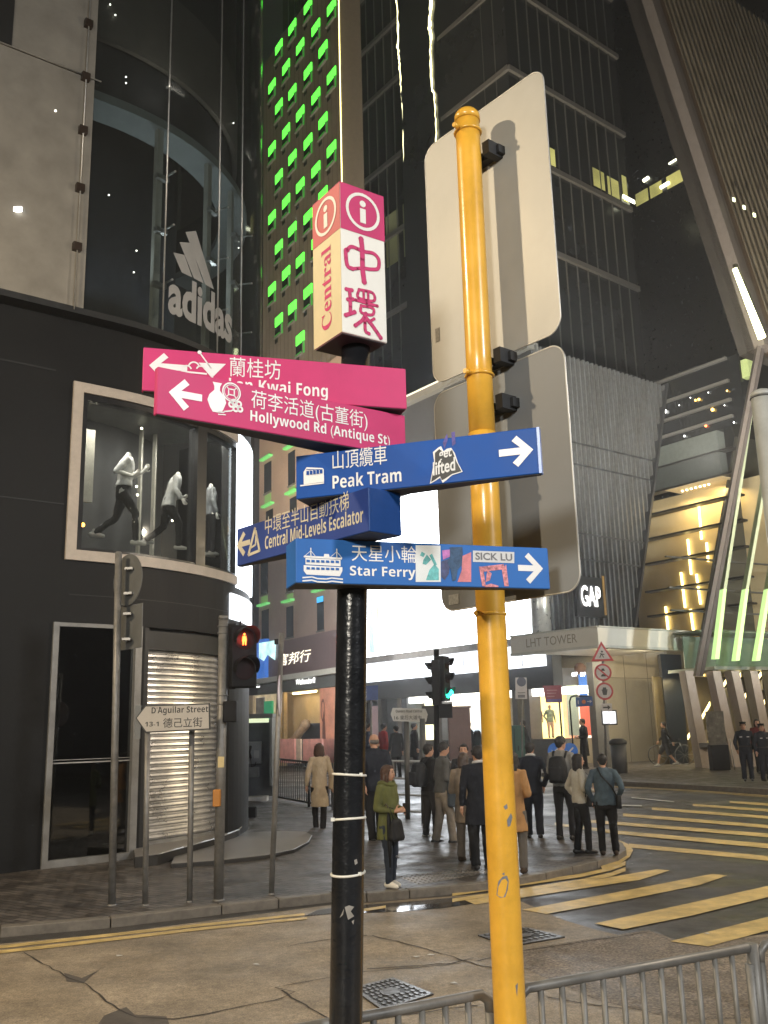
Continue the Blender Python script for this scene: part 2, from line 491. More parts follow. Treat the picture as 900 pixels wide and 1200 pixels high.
cracks('road_cracks', [
    [(28, 1116), (58, 1132), (80, 1146), (100, 1152), (138, 1182), (160, 1192), (205, 1194), (260, 1184), (322, 1172), (345, 1162), (322, 1157), (430, 1138), (522, 1131), (555, 1122)],
    [(330, 1160), (372, 1186), (392, 1196)], [(340, 1108), (390, 1100), (430, 1096)], [(436, 1096), (480, 1107), (520, 1118), (560, 1131), (580, 1134)],
    [(430, 1135), (545, 1128)], [(640, 1168), (700, 1178), (735, 1182)], [(560, 1126), (600, 1116), (680, 1104), (760, 1092)], [(430, 1195), (560, 1178)]], .018)
flat('tar_repair', [(75, 1140), (96, 1146), (116, 1137), (104, 1146), (98, 1152), (78, 1150)], PATCH, .0075)
flat('tar_repair', [(115, 1200), (122, 1190), (148, 1180), (158, 1189), (195, 1191), (200, 1204)], PATCH, .0075)

WETM = mat('standing_water', (.035, .031, .027), .10, var=.3, scale=6, rvar=.07, spec=.6)
flat('wet_patch', [(392, 1065), (430, 1060), (486, 1056), (560, 1049), (590, 1049), (560, 1058), (520, 1064), (470, 1068), (420, 1070)], WETM, .0085)
flat('wet_patch', [(640, 1040), (690, 1030), (700, 1034), (660, 1042)], WETM, .0085)
# double yellow lines along the kerb, round the corner, and the yellow crossing bars
def band(name, rows, m, lift, group=None):
    """rows of (x, y_top, y_bottom) pixels"""
    q = MB()
    A = [gp(x, a, lift) for x, a, b in rows]; B = [gp(x, b, lift) for x, a, b in rows]
    for i in range(len(rows) - 1):
        k = 6
        for j in range(k):
            p0, p1 = A[i].lerp(A[i + 1], j / k), A[i].lerp(A[i + 1], (j + 1) / k)
            q0, q1 = B[i].lerp(B[i + 1], j / k), B[i].lerp(B[i + 1], (j + 1) / k)
            w = lambda p: Vector((p.x + random.uniform(-.012, .012), p.y + random.uniform(-.012, .012), road_z(p.y) + lift))
            q.quad(p0, p1, q1, q0)
    me = q.mesh(name); bm = bmesh.new(); bm.from_mesh(me); bmesh.ops.remove_doubles(bm, verts=bm.verts, dist=1e-4)
    for f in bm.faces:
        if f.normal.z < 0: f.normal_flip()
    bm.to_mesh(me); bm.free()
    return link_mesh(name, me, m, kind='structure')
band('yellow_kerb_line', [(-60, 1114.5, 1118), (100, 1097, 1100.5), (230, 1083, 1086), (357, 1070, 1072.5)], YEL, .010)
band('yellow_kerb_line', [(-60, 1120.5, 1124), (100, 1102.5, 1106), (230, 1087.5, 1090.5), (360, 1074.5, 1077)], YEL, .010)
band('yellow_kerb_line', [(425, 1065, 1068), (452, 1061, 1064)], YEL, .010)
for dy, w in ((0, 4), (7, 4)):
    band('yellow_corner_line', [(530, 1046 + dy, 1050 + dy), (610, 1034 + dy, 1038 + dy), (680, 1024 + dy * .9, 1028 + dy * .9), (716, 1016 + dy * .9, 1020 + dy), (733, 1009 + dy, 1014 + dy)], YEL, .012)
def bar(pix, lift=.013): return flat('crossing_bar', pix, YEL, lift)
bar([(545, 1055), (650, 1039), (770, 1018.5), (785, 1020), (750, 1031), (650, 1046), (557, 1060)], .010)
bar([(612, 1066), (720, 1046), (835, 1024), (852, 1026), (820, 1037), (735, 1054), (640, 1071)], .010)
bar([(697, 1082), (800, 1060), (905, 1037), (980, 1020), (980, 1032), (905, 1050), (810, 1073), (730, 1089)], .011)
bar([(785, 1103), (905, 1073), (1000, 1050), (1000, 1066), (905, 1089), (830, 1109)], .012)
for rows in ([(855, 938.5, 941), (905, 941.5, 944.5), (960, 945, 948)], [(812, 942, 944.5), (905, 948.5, 951.5), (960, 952, 955.5)], [(764, 946, 949), (905, 956.5, 960), (980, 962, 966)],
             [(730, 953, 956.5), (905, 967, 971), (1000, 975, 979)], [(690, 960.5, 964), (905, 977, 981.5), (1000, 985, 990)],
             [(650, 964, 967), (725, 973.5, 977.5), (905, 989, 994.5), (1000, 998, 1003.5)], [(737, 988.5, 993), (905, 1003.5, 1009), (1000, 1013, 1020)]):
    band('crossing_bar', rows, YEL, .008)
band('white_lane_mark', [(690, 942, 943.4), (752, 943.5, 945)], WHT, .022)
band('white_lane_mark', [(740, 934, 935), (790, 939, 940)], WHT, .022)
# yellow apron that curls round the dropped corner of the pavement
q = MB()
cc = gp(700, 1000, .016); 
arc = [(706, 1019, 703, 1013), (725, 1013, 718, 1008), (738, 1004, 730, 1000), (742, 996, 734, 994), (736, 989, 729, 989), (722, 983, 717, 985)]
P = [(gp(a, b, .017), gp(c, d, .017)) for a, b, c, d in arc]
for (a, b), (c, d) in zip(P[:-1], P[1:]): q.quad(a, c, d, b)
me = q.mesh('yellow_corner_line'); bm = bmesh.new(); bm.from_mesh(me)
for f in bm.faces:
    if f.normal.z < 0: f.normal_flip()
bm.to_mesh(me); bm.free(); link_mesh('yellow_corner_line', me, YEL, kind='structure')

# ------------------------------------------------------------------ pavements and kerbs
def paving(name, c1, c2, mortar, sx, sy, rz=0.0, rough=.55):
    m = bpy.data.materials.new(name); m.use_nodes = True
    nt = m.node_tree; N = nt.nodes; L = nt.links; b = N['Principled BSDF']
    tc = N.new('ShaderNodeTexCoord'); mp = N.new('ShaderNodeMapping'); mp.inputs['Rotation'].default_value = (0, 0, rz)
    L.new(tc.outputs['Object'], mp.inputs[0])
    br = N.new('ShaderNodeTexBrick'); br.inputs['Scale'].default_value = 1; br.inputs['Brick Width'].default_value = sx; br.inputs['Row Height'].default_value = sy
    br.inputs['Mortar Size'].default_value = .010; br.inputs['Color1'].default_value = (*c1, 1); br.inputs['Color2'].default_value = (*c2, 1); br.inputs['Mortar'].default_value = (*mortar, 1)
    L.new(mp.outputs[0], br.inputs['Vector'])
    nz = N.new('ShaderNodeTexNoise'); nz.inputs['Scale'].default_value = 2.2; nz.inputs['Detail'].default_value = 8; nz.inputs['Roughness'].default_value = .7
    L.new(tc.outputs['Object'], nz.inputs['Vector'])
    r = N.new('ShaderNodeMapRange'); r.inputs['From Min'].default_value = .3; r.inputs['From Max'].default_value = .7; r.inputs['To Min'].default_value = .6; r.inputs['To Max'].default_value = 1.25
    L.new(nz.outputs['Fac'], r.inputs['Value'])
    mu = N.new('ShaderNodeMix'); mu.data_type = 'RGBA'; mu.blend_type = 'MULTIPLY'; mu.inputs[0].default_value = 1
    L.new(br.outputs['Color'], mu.inputs[6]); L.new(r.outputs[0], mu.inputs[7]); L.new(mu.outputs[2], b.inputs['Base Color'])
    rr = N.new('ShaderNodeMapRange'); rr.inputs['From Min'].default_value = .35; rr.inputs['From Max'].default_value = .65; rr.inputs['To Min'].default_value = rough - .2; rr.inputs['To Max'].default_value = rough + .2
    L.new(nz.outputs['Fac'], rr.inputs['Value']); L.new(rr.outputs[0], b.inputs['Roughness'])
    bp = N.new('ShaderNodeBump'); bp.inputs['Strength'].default_value = .35; bp.inputs['Distance'].default_value = .005; bp.invert = True
    L.new(br.outputs['Fac'], bp.inputs['Height']); L.new(bp.outputs[0], b.inputs['Normal'])
    MATS[name] = m
    return m
PAV = paving('pavement_blocks', (.055, .048, .043), (.125, .108, .094), (.012, .011, .010), .22, .11, .56, .5)
PAVF = paving('far_pavement_blocks', (.07, .063, .056), (.10, .09, .08), (.03, .027, .025), .4, .2, -.6)
KERB = mat('kerb_granite', (.14, .125, .105), .6, var=.3, scale=10, bump=.3, bscale=90, dirt=.4)

edge_px = [(-330, 1118), (0, 1087), (130, 1076), (260, 1061), (390, 1047), (430, 1047), (480, 1043), (574, 1034), (640, 1023), (700, 1009), (724, 1002), (734, 996), (730, 988), (716, 982), (692, 976), (655, 968), (610, 961), (560, 955), (500, 950), (430, 946), (362, 943), (322, 939)]
edge = [gp(x, y, PAVE) for x, y in edge_px]
def strip_prism(name, pts, z_low, m, kind='structure'):
    q = MB(); q.prism(pts, Vector((0, 0, -z_low)))
    me = q.mesh(name); bm = bmesh.new(); bm.from_mesh(me); bmesh.ops.triangulate(bm, faces=[f for f in bm.faces if len(f.verts) > 4]); bmesh.ops.recalc_face_normals(bm, faces=bm.faces); bm.to_mesh(me); bm.free()
    return link_mesh(name, me, m, kind=kind)
inner = []
for i, p in enumerate(edge):
    a = edge[max(0, i - 1)]; b = edge[min(len(edge) - 1, i + 1)]
    t = (b - a); t.z = 0; t.normalize(); nrm = Vector((-t.y, t.x, 0))
    inner.append(p + nrm * .16)
strip_prism('pavement', inner + [Vector((-14, 34, PAVE + .2)), Vector((-18, 20, PAVE)), Vector((-18, 4, PAVE))], .4, PAV)
# kerb stones: about 0.9 m long with tight joints
q = MB()
for i in range(len(edge) - 1):
    a, b, c, d = edge[i], edge[i + 1], inner[i + 1], inner[i]
    L_ = (b - a).length; k = max(1, round(L_ / .9))
    for j in range(k):
        g = .006 / L_
        u0, u1 = j / k + g, (j + 1) / k - g
        q.prism([a.lerp(b, u0), a.lerp(b, u1), d.lerp(c, u1), d.lerp(c, u0)], Vector((0, 0, -.4)))
for i in range(len(q.v)): q.v[i].z += .004 if q.v[i].z > 0 else 0
q.build('kerb', KERB, bevel=.012, kind='structure')

# far pavement along the main street
far_px = [(960, 936), (900, 931), (729, 921), (640, 910), (560, 902), (470, 894), (330, 882)]
far = [gp(x, y, .0) for x, y in far_px]
dirf = (far[0] - far[2]); dirf.z = 0; dirf.normalize()
far = [far[0] + dirf * 40] + far + [far[-1] + (far[-1] - far[-2]).normalized() * 40]
for p in far: p.z = road_z(p.y) + .14
strip_prism('far_pavement', far + [Vector((-60, 120, .39)), Vector((120, 120, .39)), Vector((120, 20, .39))], .5, PAVF)
q = MB()
for a, b in zip(far[:-1], far[1:]):
    t = (b - a).normalized(); nn = Vector((t.y, -t.x, 0))
    if nn.dot(Vector((0, 0, 0)) - a) < 0: nn = -nn
    q.prism([a + nn * .15, b + nn * .15, b - nn * .02, a - nn * .02], Vector((0, 0, -.4)))
for v in q.v:
    if v.z > .1: v.z += .004
q.build('far_kerb', KERB, kind='structure')
q = MB()
for a, b in zip(far[:-1], far[1:]):
    t = (b - a).normalized(); nn = Vector((t.y, -t.x, 0))
    if nn.dot(Vector((0, 0, 0)) - a) < 0: nn = -nn
    for o0, o1 in ((.32, .44), (.56, .68)):
        z = lambda p: Vector((p.x, p.y, road_z(p.y) + .012))
        k = 5
        for j in range(k):
            p0, p1 = a.lerp(b, j / k), a.lerp(b, (j + 1) / k)
            q.quad(z(p0 + nn * o0), z(p1 + nn * o0), z(p1 + nn * o1), z(p0 + nn * o1))
me = q.mesh('far_kerb_lines'); bm = bmesh.new(); bm.from_mesh(me)
for f in bm.faces:
    if f.normal.z < 0: f.normal_flip()
bm.to_mesh(me); bm.free(); link_mesh('far_kerb_lines', me, YEL, kind='structure')
FARZ = .14

# manhole covers, drain grate, tactile paving
IRON = mat('cast_iron', (.16, .155, .15), .38, metal=.75, var=.3, scale=20, bump=.2)
IRON2 = mat('cast_iron_dark', (.05, .05, .05), .5, metal=.6, var=.3)
def manhole(label, corners, nx, ny):
    P = [gp(x, y, .012) for x, y in corners]
    t = thing('manhole_cover', label, 'manhole cover', tuple(sum(P, Vector()) / 4), group=None)
    q = MB(); q.prism(P, Vector((0, 0, -.03))); q.build('frame', IRON2, t)
    q = MB()
    f = lambda u, v: P[0].lerp(P[1], u).lerp(P[3].lerp(P[2], u), v)
    for i in range(nx):
        for j in range(ny):
            off = .5 if j % 2 else 0
            u = (i + .25 + off * .5) / nx; v = (j + .5) / ny
            if .28 < u < .72 and .34 < v < .66: continue
            c = f(min(u, .97), v); a = (P[1] - P[0]) / nx * .36; b = (P[3] - P[0]) / ny * .36
            q.prism([c - a * .6 - b, c + a * .6 - b, c + a, c + a * .6 + b, c - a * .6 + b, c - a], Vector((0, 0, .007)))
    c = f(.5, .5); a = (P[1] - P[0]) * .2; b = (P[3] - P[0]) * .13
    q.prism([c - a - b * .4, c - a * .7 - b, c + a * .7 - b, c + a - b * .4, c + a + b * .4, c + a * .7 + b, c - a * .7 + b, c - a + b * .4], Vector((0, 0, .008)))
    for (s0, s1) in ((0, 1), (1, 2), (2, 3), (3, 0)):
        d = (P[s1] - P[s0]); nn = Vector((-d.y, d.x, 0)).normalized() * .03
        if nn.dot(sum(P, Vector()) / 4 - P[s0]) < 0: nn = -nn
        q.prism([P[s0], P[s1], P[s1] + nn, P[s0] + nn], Vector((0, 0, .006)))
    q.build('cover', IRON, t)
    return t
manhole('square iron manhole cover with scale pattern, just behind the grey railing', [(412, 1158), (460, 1146), (508, 1165), (448, 1184)], 9, 8)
manhole('square iron manhole cover in the concrete lane, beside the yellow pole', [(560, 1096), (617, 1087), (662, 1098), (598, 1109)], 9, 7)
P = [gp(x, y, .013) for x, y in ((357, 1073), (372, 1066), (404, 1062), (392, 1070))]
t = thing('drain_grate', 'slotted iron drain grate at the end of the double yellow lines', 'drain grate', tuple(sum(P, Vector()) / 4))
q = MB(); q.prism([p - Vector((0, 0, .006)) for p in P], Vector((0, 0, -.02))); q.build('pit', mat('black_pit', (.008, .008, .008), .9), t)
q = MB()
for i in range(9):
    u0 = i / 9 + .01; u1 = u0 + .055
    q.prism([P[0].lerp(P[3], u0), P[0].lerp(P[3], u1), P[1].lerp(P[2], u1), P[1].lerp(P[2], u0)], Vector((0, 0, -.02)))
q.build('bars', IRON, t)
TACT = mat('tactile_tiles', (.19, .165, .135), .5, var=.2, scale=8)
P = [gp(x, y, PAVE + .004) for x, y in ((466, 1027), (560, 1016), (578, 1022), (490, 1037))]
q = MB(); q.quad(*P)
for i in range(16):
    for j in range(6):
        c = P[0].lerp(P[1], (i + .5) / 16).lerp(P[3].lerp(P[2], (i + .5) / 16), (j + .5) / 6)
        q.cyl(c, c + Vector((0, 0, .008)), .018, .012, 6)
q.build('tactile_paving', TACT, kind='structure')
# flat square access covers in the pavement
q = MB()
for pix in (((472, 994), (490, 989), (498, 993), (478, 998)), ((556, 980), (575, 978), (577, 982), (560, 985))):
    q.prism([gp(x, y, PAVE + .006) for x, y in pix], Vector((0, 0, -.01)))
q.build('pavement_access_plates', mat('steel_plate', (.35, .34, .33), .25, metal=.8), kind='structure')
LIT = mat('litter_white', (.5, .5, .48), .7, var=.2)
for i, (px, py) in enumerate(((505, 1119), (488, 1121), (532, 1152), (655, 1075), (740, 1012), (668, 1034), (762, 1000), (300, 1130), (140, 1120), (828, 1094))):
    p = gp(px, py, .013); a = i * 1.3; q = MB()
    q.prism([p + Vector((.035 * math.cos(a + k * 1.6 + .3 * (k % 2)), .025 * math.sin(a + k * 1.6), .004 * (k % 2))) for k in range(4)], Vector((0, 0, .002)))
    tag(q.build('paper_scrap', LIT), 'tiny scrap of pale paper litter lying on the road', 'litter', 'paper scraps on the road')
# ================================================================== CORNER STORE on the left: flat wall that bends into a drum
WS0 = Vector((-4.67, 15.27, 0)); WD = Vector((.794, .607, 0)).normalized(); WN = Vector((.607, -.794, 0)).normalized()
WR = 4.74; WC = WS0 - WN * WR; TH0 = math.atan2(WN.y, WN.x)
def WP(s, z, off=0.0):
    if s <= 0: p = WS0 + WD * s + WN * off
    else:
        a = TH0 + s / WR; p = WC + Vector((math.cos(a), math.sin(a), 0)) * (WR + off)
    return Vector((p.x, p.y, z))
def W_px(px, py, off=0.0):
    r = ray(px, py); o = WS0 + WN * off
    t = (o - CAM).dot(WN) / r.dot(WN); p = CAM + r * t
    s = (p - WS0).dot(WD)
    if s <= 0: return s, p.z
    R = WR + off; ox, oy = -WC.x, -WC.y
    A = r.x ** 2 + r.y ** 2; B = 2 * (r.x * ox + r.y * oy); C_ = ox * ox + oy * oy - R * R
    D = B * B - 4 * A * C_
    if D < 0: t = -B / (2 * A)
    else: t = (-B - math.sqrt(D)) / (2 * A)
    p = CAM + r * t
    return (math.atan2(p.y - WC.y, p.x - WC.x) - TH0) * WR, p.z
def wslab(mb, s0, s1, z0, z1, o0, o1, m=0):
    R = []
    ss = [s0]
    if s0 < 0: ss += ([0.0] if s1 > 0 else [])
    a = max(s0, 0)
    if s1 > 0:
        k = max(1, int((s1 - a) / .25)); ss += [a + (s1 - a) * (i + 1) / k for i in range(k)]
    else: ss.append(s1)
    ss = sorted(set(round(x, 4) for x in ss))
    for s in ss: R.append([WP(s, z0, o1), WP(s, z0, o0), WP(s, z1, o0), WP(s, z1, o1)])
    mb.rings(R, m, False, True)

CLAD = mat('dark_metal_cladding', (.0065, .007, .0078), .55, var=.25, scale=1.5, bump=.05, spec=.25)
CLAD2 = mat('charcoal_recess', (.016, .017, .018), .5, var=.2)
STONE = mat('backpainted_glass_panel', (.26, .245, .215), .45, var=.18, scale=1.6, bump=.12, bscale=14, spec=.4)
FRAMEW = mat('pale_window_frame', (.46, .41, .36), .5, var=.12)
DARKIN = mat('dark_interior', (.012, .013, .016), .7, var=.3)
STEEL = mat('brushed_steel', (.42, .42, .41), .35, metal=.7, var=.15)
ALU = mat('grey_aluminium', (.25, .25, .245), .4, metal=.4, var=.15)
store = thing('corner_store', 'dark corner store building with curved glass drum and a shuttered ground floor', 'building', (-4.67, 15.27, PAVE))
Z0 = .02
sJ, z1 = W_px(93, 374)
sL, zt = W_px(86, 447); _, zb = W_px(68, 655)
sR, _ = W_px(276, 600)
zS = W_px(62, 729)[1]                       # head of the ground-floor openings
g0 = W_px(48, 1000)[0]; g1 = W_px(160, 900)[0]; h0 = W_px(166, 880)[0]; h1 = W_px(268, 850)[0]
q = MB()
wslab(q, -12, sL, Z0, z1, -.3, 0)
wslab(q, sL, sR, zt, z1, -.3, 0); wslab(q, sL, sR, zS, zb, -.3, 0); wslab(q, sR, 9, zS, z1, -.3, -.0)
wslab(q, sL, g0, Z0, zS, -.3, 0)
wslab(q, g1, h0, Z0, zS, -.3, 0)
wslab(q, h1, 9, Z0, zS, -.3, 0)
wslab(q, sL - .2, 9, Z0, zS, -.9, -.8)
q.build('wall', CLAD, store)
q = MB()
wslab(q, -12, sL - .3, z1 - 1.0 - .012, z1 - 1.0 + .012, .0, .008); wslab(q, -12, sL - .05, zb + .9, zb + .915, .0, .008)
wslab(q, -12, 9, z1 - .05, z1 + .06, .0, .32)
for s_ in (-9.5, -8, -6.5, -5, -3.5, -2): wslab(q, s_, s_ + .012, Z0, z1 - .06, 0, .004)
wslab(q, sL + .1, 9, zS + .45, zS + .46, 0, .004)
q.build('panel_joints', CLAD2, store)

# first-floor display window
fr = MB()
fw_ = .17
for a in ((sL, sL + fw_, zb, zt), (sL + fw_, sR, zb, zb + fw_), (sL + fw_, sR, zt - fw_, zt)):
    wslab(fr, a[0], a[1], a[2], a[3], -.25, .05)
win = fr.build('window', FRAMEW, store)
q = MB(); sm = W_px(234, 590)[0]
wslab(q, sL + fw_, sL + fw_ + .09, zb + fw_, zt - fw_, -.2, .0); wslab(q, sL + fw_ + .09, sR, zt - fw_ - .1, zt - fw_, -.2, 0); wslab(q, sL + fw_ + .09, sR, zb + fw_, zb + fw_ + .05, -.2, 0)
wslab(q, sm - .1, sm + .16, zb + fw_, zt - fw_, -.2, .02)
q.build('inner_frame', mat('black_frame', (.010, .010, .011), .35, var=.1), win)
q = MB(); wslab(q, sL + fw_ + .09, sR, zb + fw_ + .05, zt - fw_ - .1, -.06, -.05)
q.build('pane', glass('shop_window_glass', (.84, .87, .87), .02, .05, .015), win)
q = MB()
wslab(q, sL - .1, sR + .3, zb - .1, zt + .2, -1.9, -1.8)
q.build('room_wall', mat('window_back_wall', (.035, .035, .036), .7, var=.3), store)
q = MB()
wslab(q, sL - .1, sR + .3, zb - .02, zb + .1, -1.8, -.3); wslab(q, sL - .1, sR + .3, zt + .0, zt + .1, -1.8, -.3); wslab(q, sL - .1, sL, zb, zt, -1.8, -.3)
q.build('window_bay', mat('window_bay_grey', (.16, .16, .155), .5, var=.2), store)
q = MB()
for k, s in enumerate((sL + 2.6, sL + 3.2)):
    wslab(q, s, s + .07, zb + .1, zt, -1.5, -1.43)
wslab(q, sL + .55, sL + .75, zb + 1.2, zt - .5, -.9, -.85)
q.build('display_props', mat('display_prop', (.35, .33, .28), .4, var=.2), store)
# small glowing dots in the display
q = MB()
for px, py in ((166, 502), (160, 555), (160, 570), (161, 580), (202, 610), (247, 556)):
    s, z = W_px(px, py, -1.2); c = WP(s, z, -1.2); q = MB(); q.ball(c, .022, 6)
    q.build('display_dot', glow('display_dot', (1, .9, .65), 14, False), store)
q = MB(); s, z = W_px(97, 615, -.4); q.ball(WP(s, z, -.4), .035, 8)
q.build('spot_lamp', glow('amber_dot', (1, .38, .04), 16, False), store)  # small amber glowing dot behind the pane
for dx in (.9, 2.6, 4.0):
    o = lamp('window_lamp', tuple(WP(sL + dx, zt - .15, -.45)), tuple(WP(sL + dx, zb, -.8)), 34, (1, .92, .82), .3); o.parent = store; o.location -= Vector(store.location)
# backlit edge where the drum turns out of sight
gA = W_px(276, 560)[0]
q = MB(); wslab(q, gA + .05, gA + 1.5, W_px(280, 690)[1], W_px(282, 512)[1], .0, .05)
q.build('lit_sign_panel', glow('lit_white_panel', (.86, .93, 1.0), 2.6), store)
q = MB(); wslab(q, gA - .25, gA + 1.5, W_px(275, 727)[1], W_px(275, 697)[1], .0, .05)
q.build('lit_sign_panel', glow('lower_reflected_glow', (.9, .95, 1.0), 1.3), store)  # glowing panel stands in for the reflected glow under the sign

# ground floor: glazed shop window and roller shutter
fr = MB()
zg = PAVE + .02
wslab(fr, g0, g0 + .09, zg, zS, -.06, .05); wslab(fr, g1 - .12, g1, zg, zS, -.06, .06); wslab(fr, g0 + .09, g1 - .12, zg, zg + .16, -.06, .05)
wslab(fr, g0 + .09, g1 - .12, zS - .06, zS, -.06, .03)
shop = fr.build('shop_window', ALU, store)
q = MB(); wslab(q, g0 + .09, g1 - .12, zg + .16, zS - .06, -.03, -.02)
q.build('pane', glass('dark_shop_glass', (.20, .22, .22), .04, .12), shop)
q = MB(); wslab(q, g0 + .09, g1 - .12, zg + 1.55, zg + 1.57, -.0, .004); wslab(q, g0 + .09, g1 - .12, zg + 1.6, zg + 1.61, -.0, .004)
q.build('film_stripe', mat('film_stripe', (.3, .3, .3), .5), shop)
# shutter of curved slats
sh0, _ = W_px(163, 870, -.22); sh1, _ = W_px(266, 850, -.22)
zs1 = W_px(200, 760, -.22)[1]; zs0 = PAVE + .28
q = MB()
pitch = .098; nz_ = int((zs1 - zs0) / pitch)
prof = [(0, -.004), (.12, .020), (.45, .040), (.78, .034), (.90, .004)]
cols = [sh0 + (sh1 - sh0) * i / 26 for i in range(27)]
rows = []
for k in range(nz_):
    for t_, o_ in prof: rows.append((zs0 + (k + t_) * pitch, o_))
vs = []
for z, o in rows:
    for s in cols: vs.append(WP(s, z, -.24 + o))
nC = len(cols)
q.add(vs, [(j * nC + i, j * nC + i + 1, (j + 1) * nC + i + 1, (j + 1) * nC + i) for j in range(len(rows) - 1) for i in range(nC - 1)], 0, False)
SHUT = mat('shutter_steel', (.78, .77, .75), .30, metal=.75, var=.25, scale=1.7, dirt=.45)
shut = q.build('roller_shutter', SHUT, store)
q = MB(); wslab(q, sh0, sh1, zs0 - .16, zs0 - .002, -.26, -.20); q.build('bottom_rail', STEEL, shut)
q = MB(); wslab(q, sh0 - .05, sh1 + .05, zs1 - .05, zS + .02, -.26, -.12); wslab(q, sh0 - .12, sh0 - .005, zg, zS, -.28, -.02)
q.build('shutter_housing', CLAD2, store)

# sill steps in front of the shutter
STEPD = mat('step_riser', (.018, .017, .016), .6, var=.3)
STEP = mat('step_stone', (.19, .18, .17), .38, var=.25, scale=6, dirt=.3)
stp = []
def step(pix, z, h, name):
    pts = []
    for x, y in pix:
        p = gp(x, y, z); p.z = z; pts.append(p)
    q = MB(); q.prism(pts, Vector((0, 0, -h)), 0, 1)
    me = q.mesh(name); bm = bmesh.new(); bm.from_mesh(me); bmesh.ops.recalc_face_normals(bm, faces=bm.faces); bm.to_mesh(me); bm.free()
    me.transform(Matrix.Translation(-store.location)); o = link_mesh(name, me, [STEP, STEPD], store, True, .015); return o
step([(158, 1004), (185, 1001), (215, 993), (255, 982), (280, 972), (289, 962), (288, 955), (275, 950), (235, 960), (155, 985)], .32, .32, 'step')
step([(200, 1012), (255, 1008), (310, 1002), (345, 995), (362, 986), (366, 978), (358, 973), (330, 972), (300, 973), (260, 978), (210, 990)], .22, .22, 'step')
q = MB()
for a, b in (((185, 1001), (215, 993)), ((215, 993), (255, 982)), ((255, 982), (280, 972)), ((280, 972), (289, 962))):
    q.cyl(gp(*a, .325), gp(*b, .325), .012, .012, 6)
q.build('step_nosing', STEEL, store)

# upper storeys
sp, _ = W_px(98, 250)
ZT = 24.0
zj = W_px(60, 86)[1]
q = MB()
wslab(q, -12, sp - .01, z1 + .08, zj - .012, .20, .26); wslab(q, -12, sp - .01, zj + .012, ZT, .20, .26)
q.build('glass_panel', STONE, store)
q = MB(); wslab(q, -12, W_px(8, 60)[0], zj + .02, ZT, .262, .30); q.build('panel_return', CLAD2, store)
q = MB(); wslab(q, -12, sp, z1, ZT, -.2, .15); q.build('backing_wall', CLAD2, store)
q = MB(); sc = W_px(88, 200)[0]
q.cyl(WP(sc, z1, .33), WP(sc, ZT, .33), .012, .012, 6); q.cyl(WP(-9, zj, .29), WP(sp + .1, zj, .29), .012, .012, 6)
q.build('cable', STEEL, store)
brown = mat('clamp_bronze', (.06, .04, .03), .4, metal=.5)
for py in (37, 100, 163, 231, 300):
    q = MB(); z = W_px(90, py)[1]
    q.obox(WP(sc - .07, z - .07, .26), WD * .14, WN * .1, Vector((0, 0, .14))); q.build('clamp', brown, store)
# drum glazing, inner drum, soffit ring, bands
q = MB(); wslab(q, sp + .01, 9, z1 + .08, ZT, .20, .225)
q.build('drum_glass', glass('drum_glass', (.66, .70, .70), .03, .045, .02), store)
q = MB(); wslab(q, sp, 9, z1, ZT, -1.75, -1.7); q.build('inner_drum', mat('inner_drum_navy', (.010, .012, .018), .5, var=.3), store)
zr = W_px(105, 112, -.1)[1]
q = MB(); wslab(q, sp, 9, zr, zr + .18, -.75, -.12); q.build('soffit_ring', mat('soffit_grey', (.26, .28, .28), .5, var=.1), store)
for s_ in (.6, 2.4, 4.2):  # unseen area lights added to brighten the soffit and bands
    o = lamp('drum_fill', tuple(WP(s_, z1 + 1.2, -.9)), tuple(WP(s_, zr, -.7)), 16, (.92, .98, 1.0), .5); o.parent = store; o.location -= Vector(store.location)
for s_ in (1.0, 3.4):
    o = lamp('drum_fill', tuple(WP(s_, zr + .6, .1)), tuple(WP(s_, zr + 3, -.45)), 7, (1, .9, .78), .5); o.parent = store; o.location -= Vector(store.location)
q = MB(); wslab(q, sp, 9, zr + .18, zr + 1.5, -.6, -.5); q.build('dark_band', mat('dark_band', (.02, .02, .022), .5), store)
q = MB(); wslab(q, sp, 9, zr + 1.5, zr + 3.3, -.45, -.35); q.build('beige_band', mat('beige_band', (.11, .098, .085), .6, var=.15), store)
q = MB(); wslab(q, sp, 9, zr + 3.3, ZT, -.5, -.4); q.build('upper_band', mat('upper_band', (.035, .033, .032), .6, var=.15), store)
for px, py in ((196, 190), (257, 240), (283, 300)):
    s = W_px(px, py, .24)[0]
    q = MB(); q.cyl(WP(s, z1, .24), WP(s, ZT, .24), .016, .016, 6); q.build('glazing_rod', STEEL, store)
FIN = mat('glass_fin', (.45, .45, .42), .4, var=.1)
for px, y0 in ((184, 160), (247, 214), (276, 260)):
    s, _ = W_px(px, 300, -.1)
    ztp = zr
    q = MB(); 
    a = TH0 + max(s, 0) / WR; tdir = Vector((-math.sin(a), math.cos(a), 0)); nd = Vector((math.cos(a), math.sin(a), 0))
    q.obox(WP(s, z1 + .1, -.3), tdir * .14, nd * .10, Vector((0, 0, ztp - z1 - .1)))
    fin = q.build('glass_fin', FIN, store)
    q = MB()
    for u in (.25, .5, .75):
        q = MB()
        z = z1 + (ztp - z1) * u
        q.obox(WP(s - .04, z, -.19), tdir * .26, nd * .10, Vector((0, 0, .09)))
        q.cyl(WP(s + .12, z + .05, -.1), WP(s + .12, z + .05, .23), .02, .02, 8)
        q.build('fin_clamp', STEEL, fin)
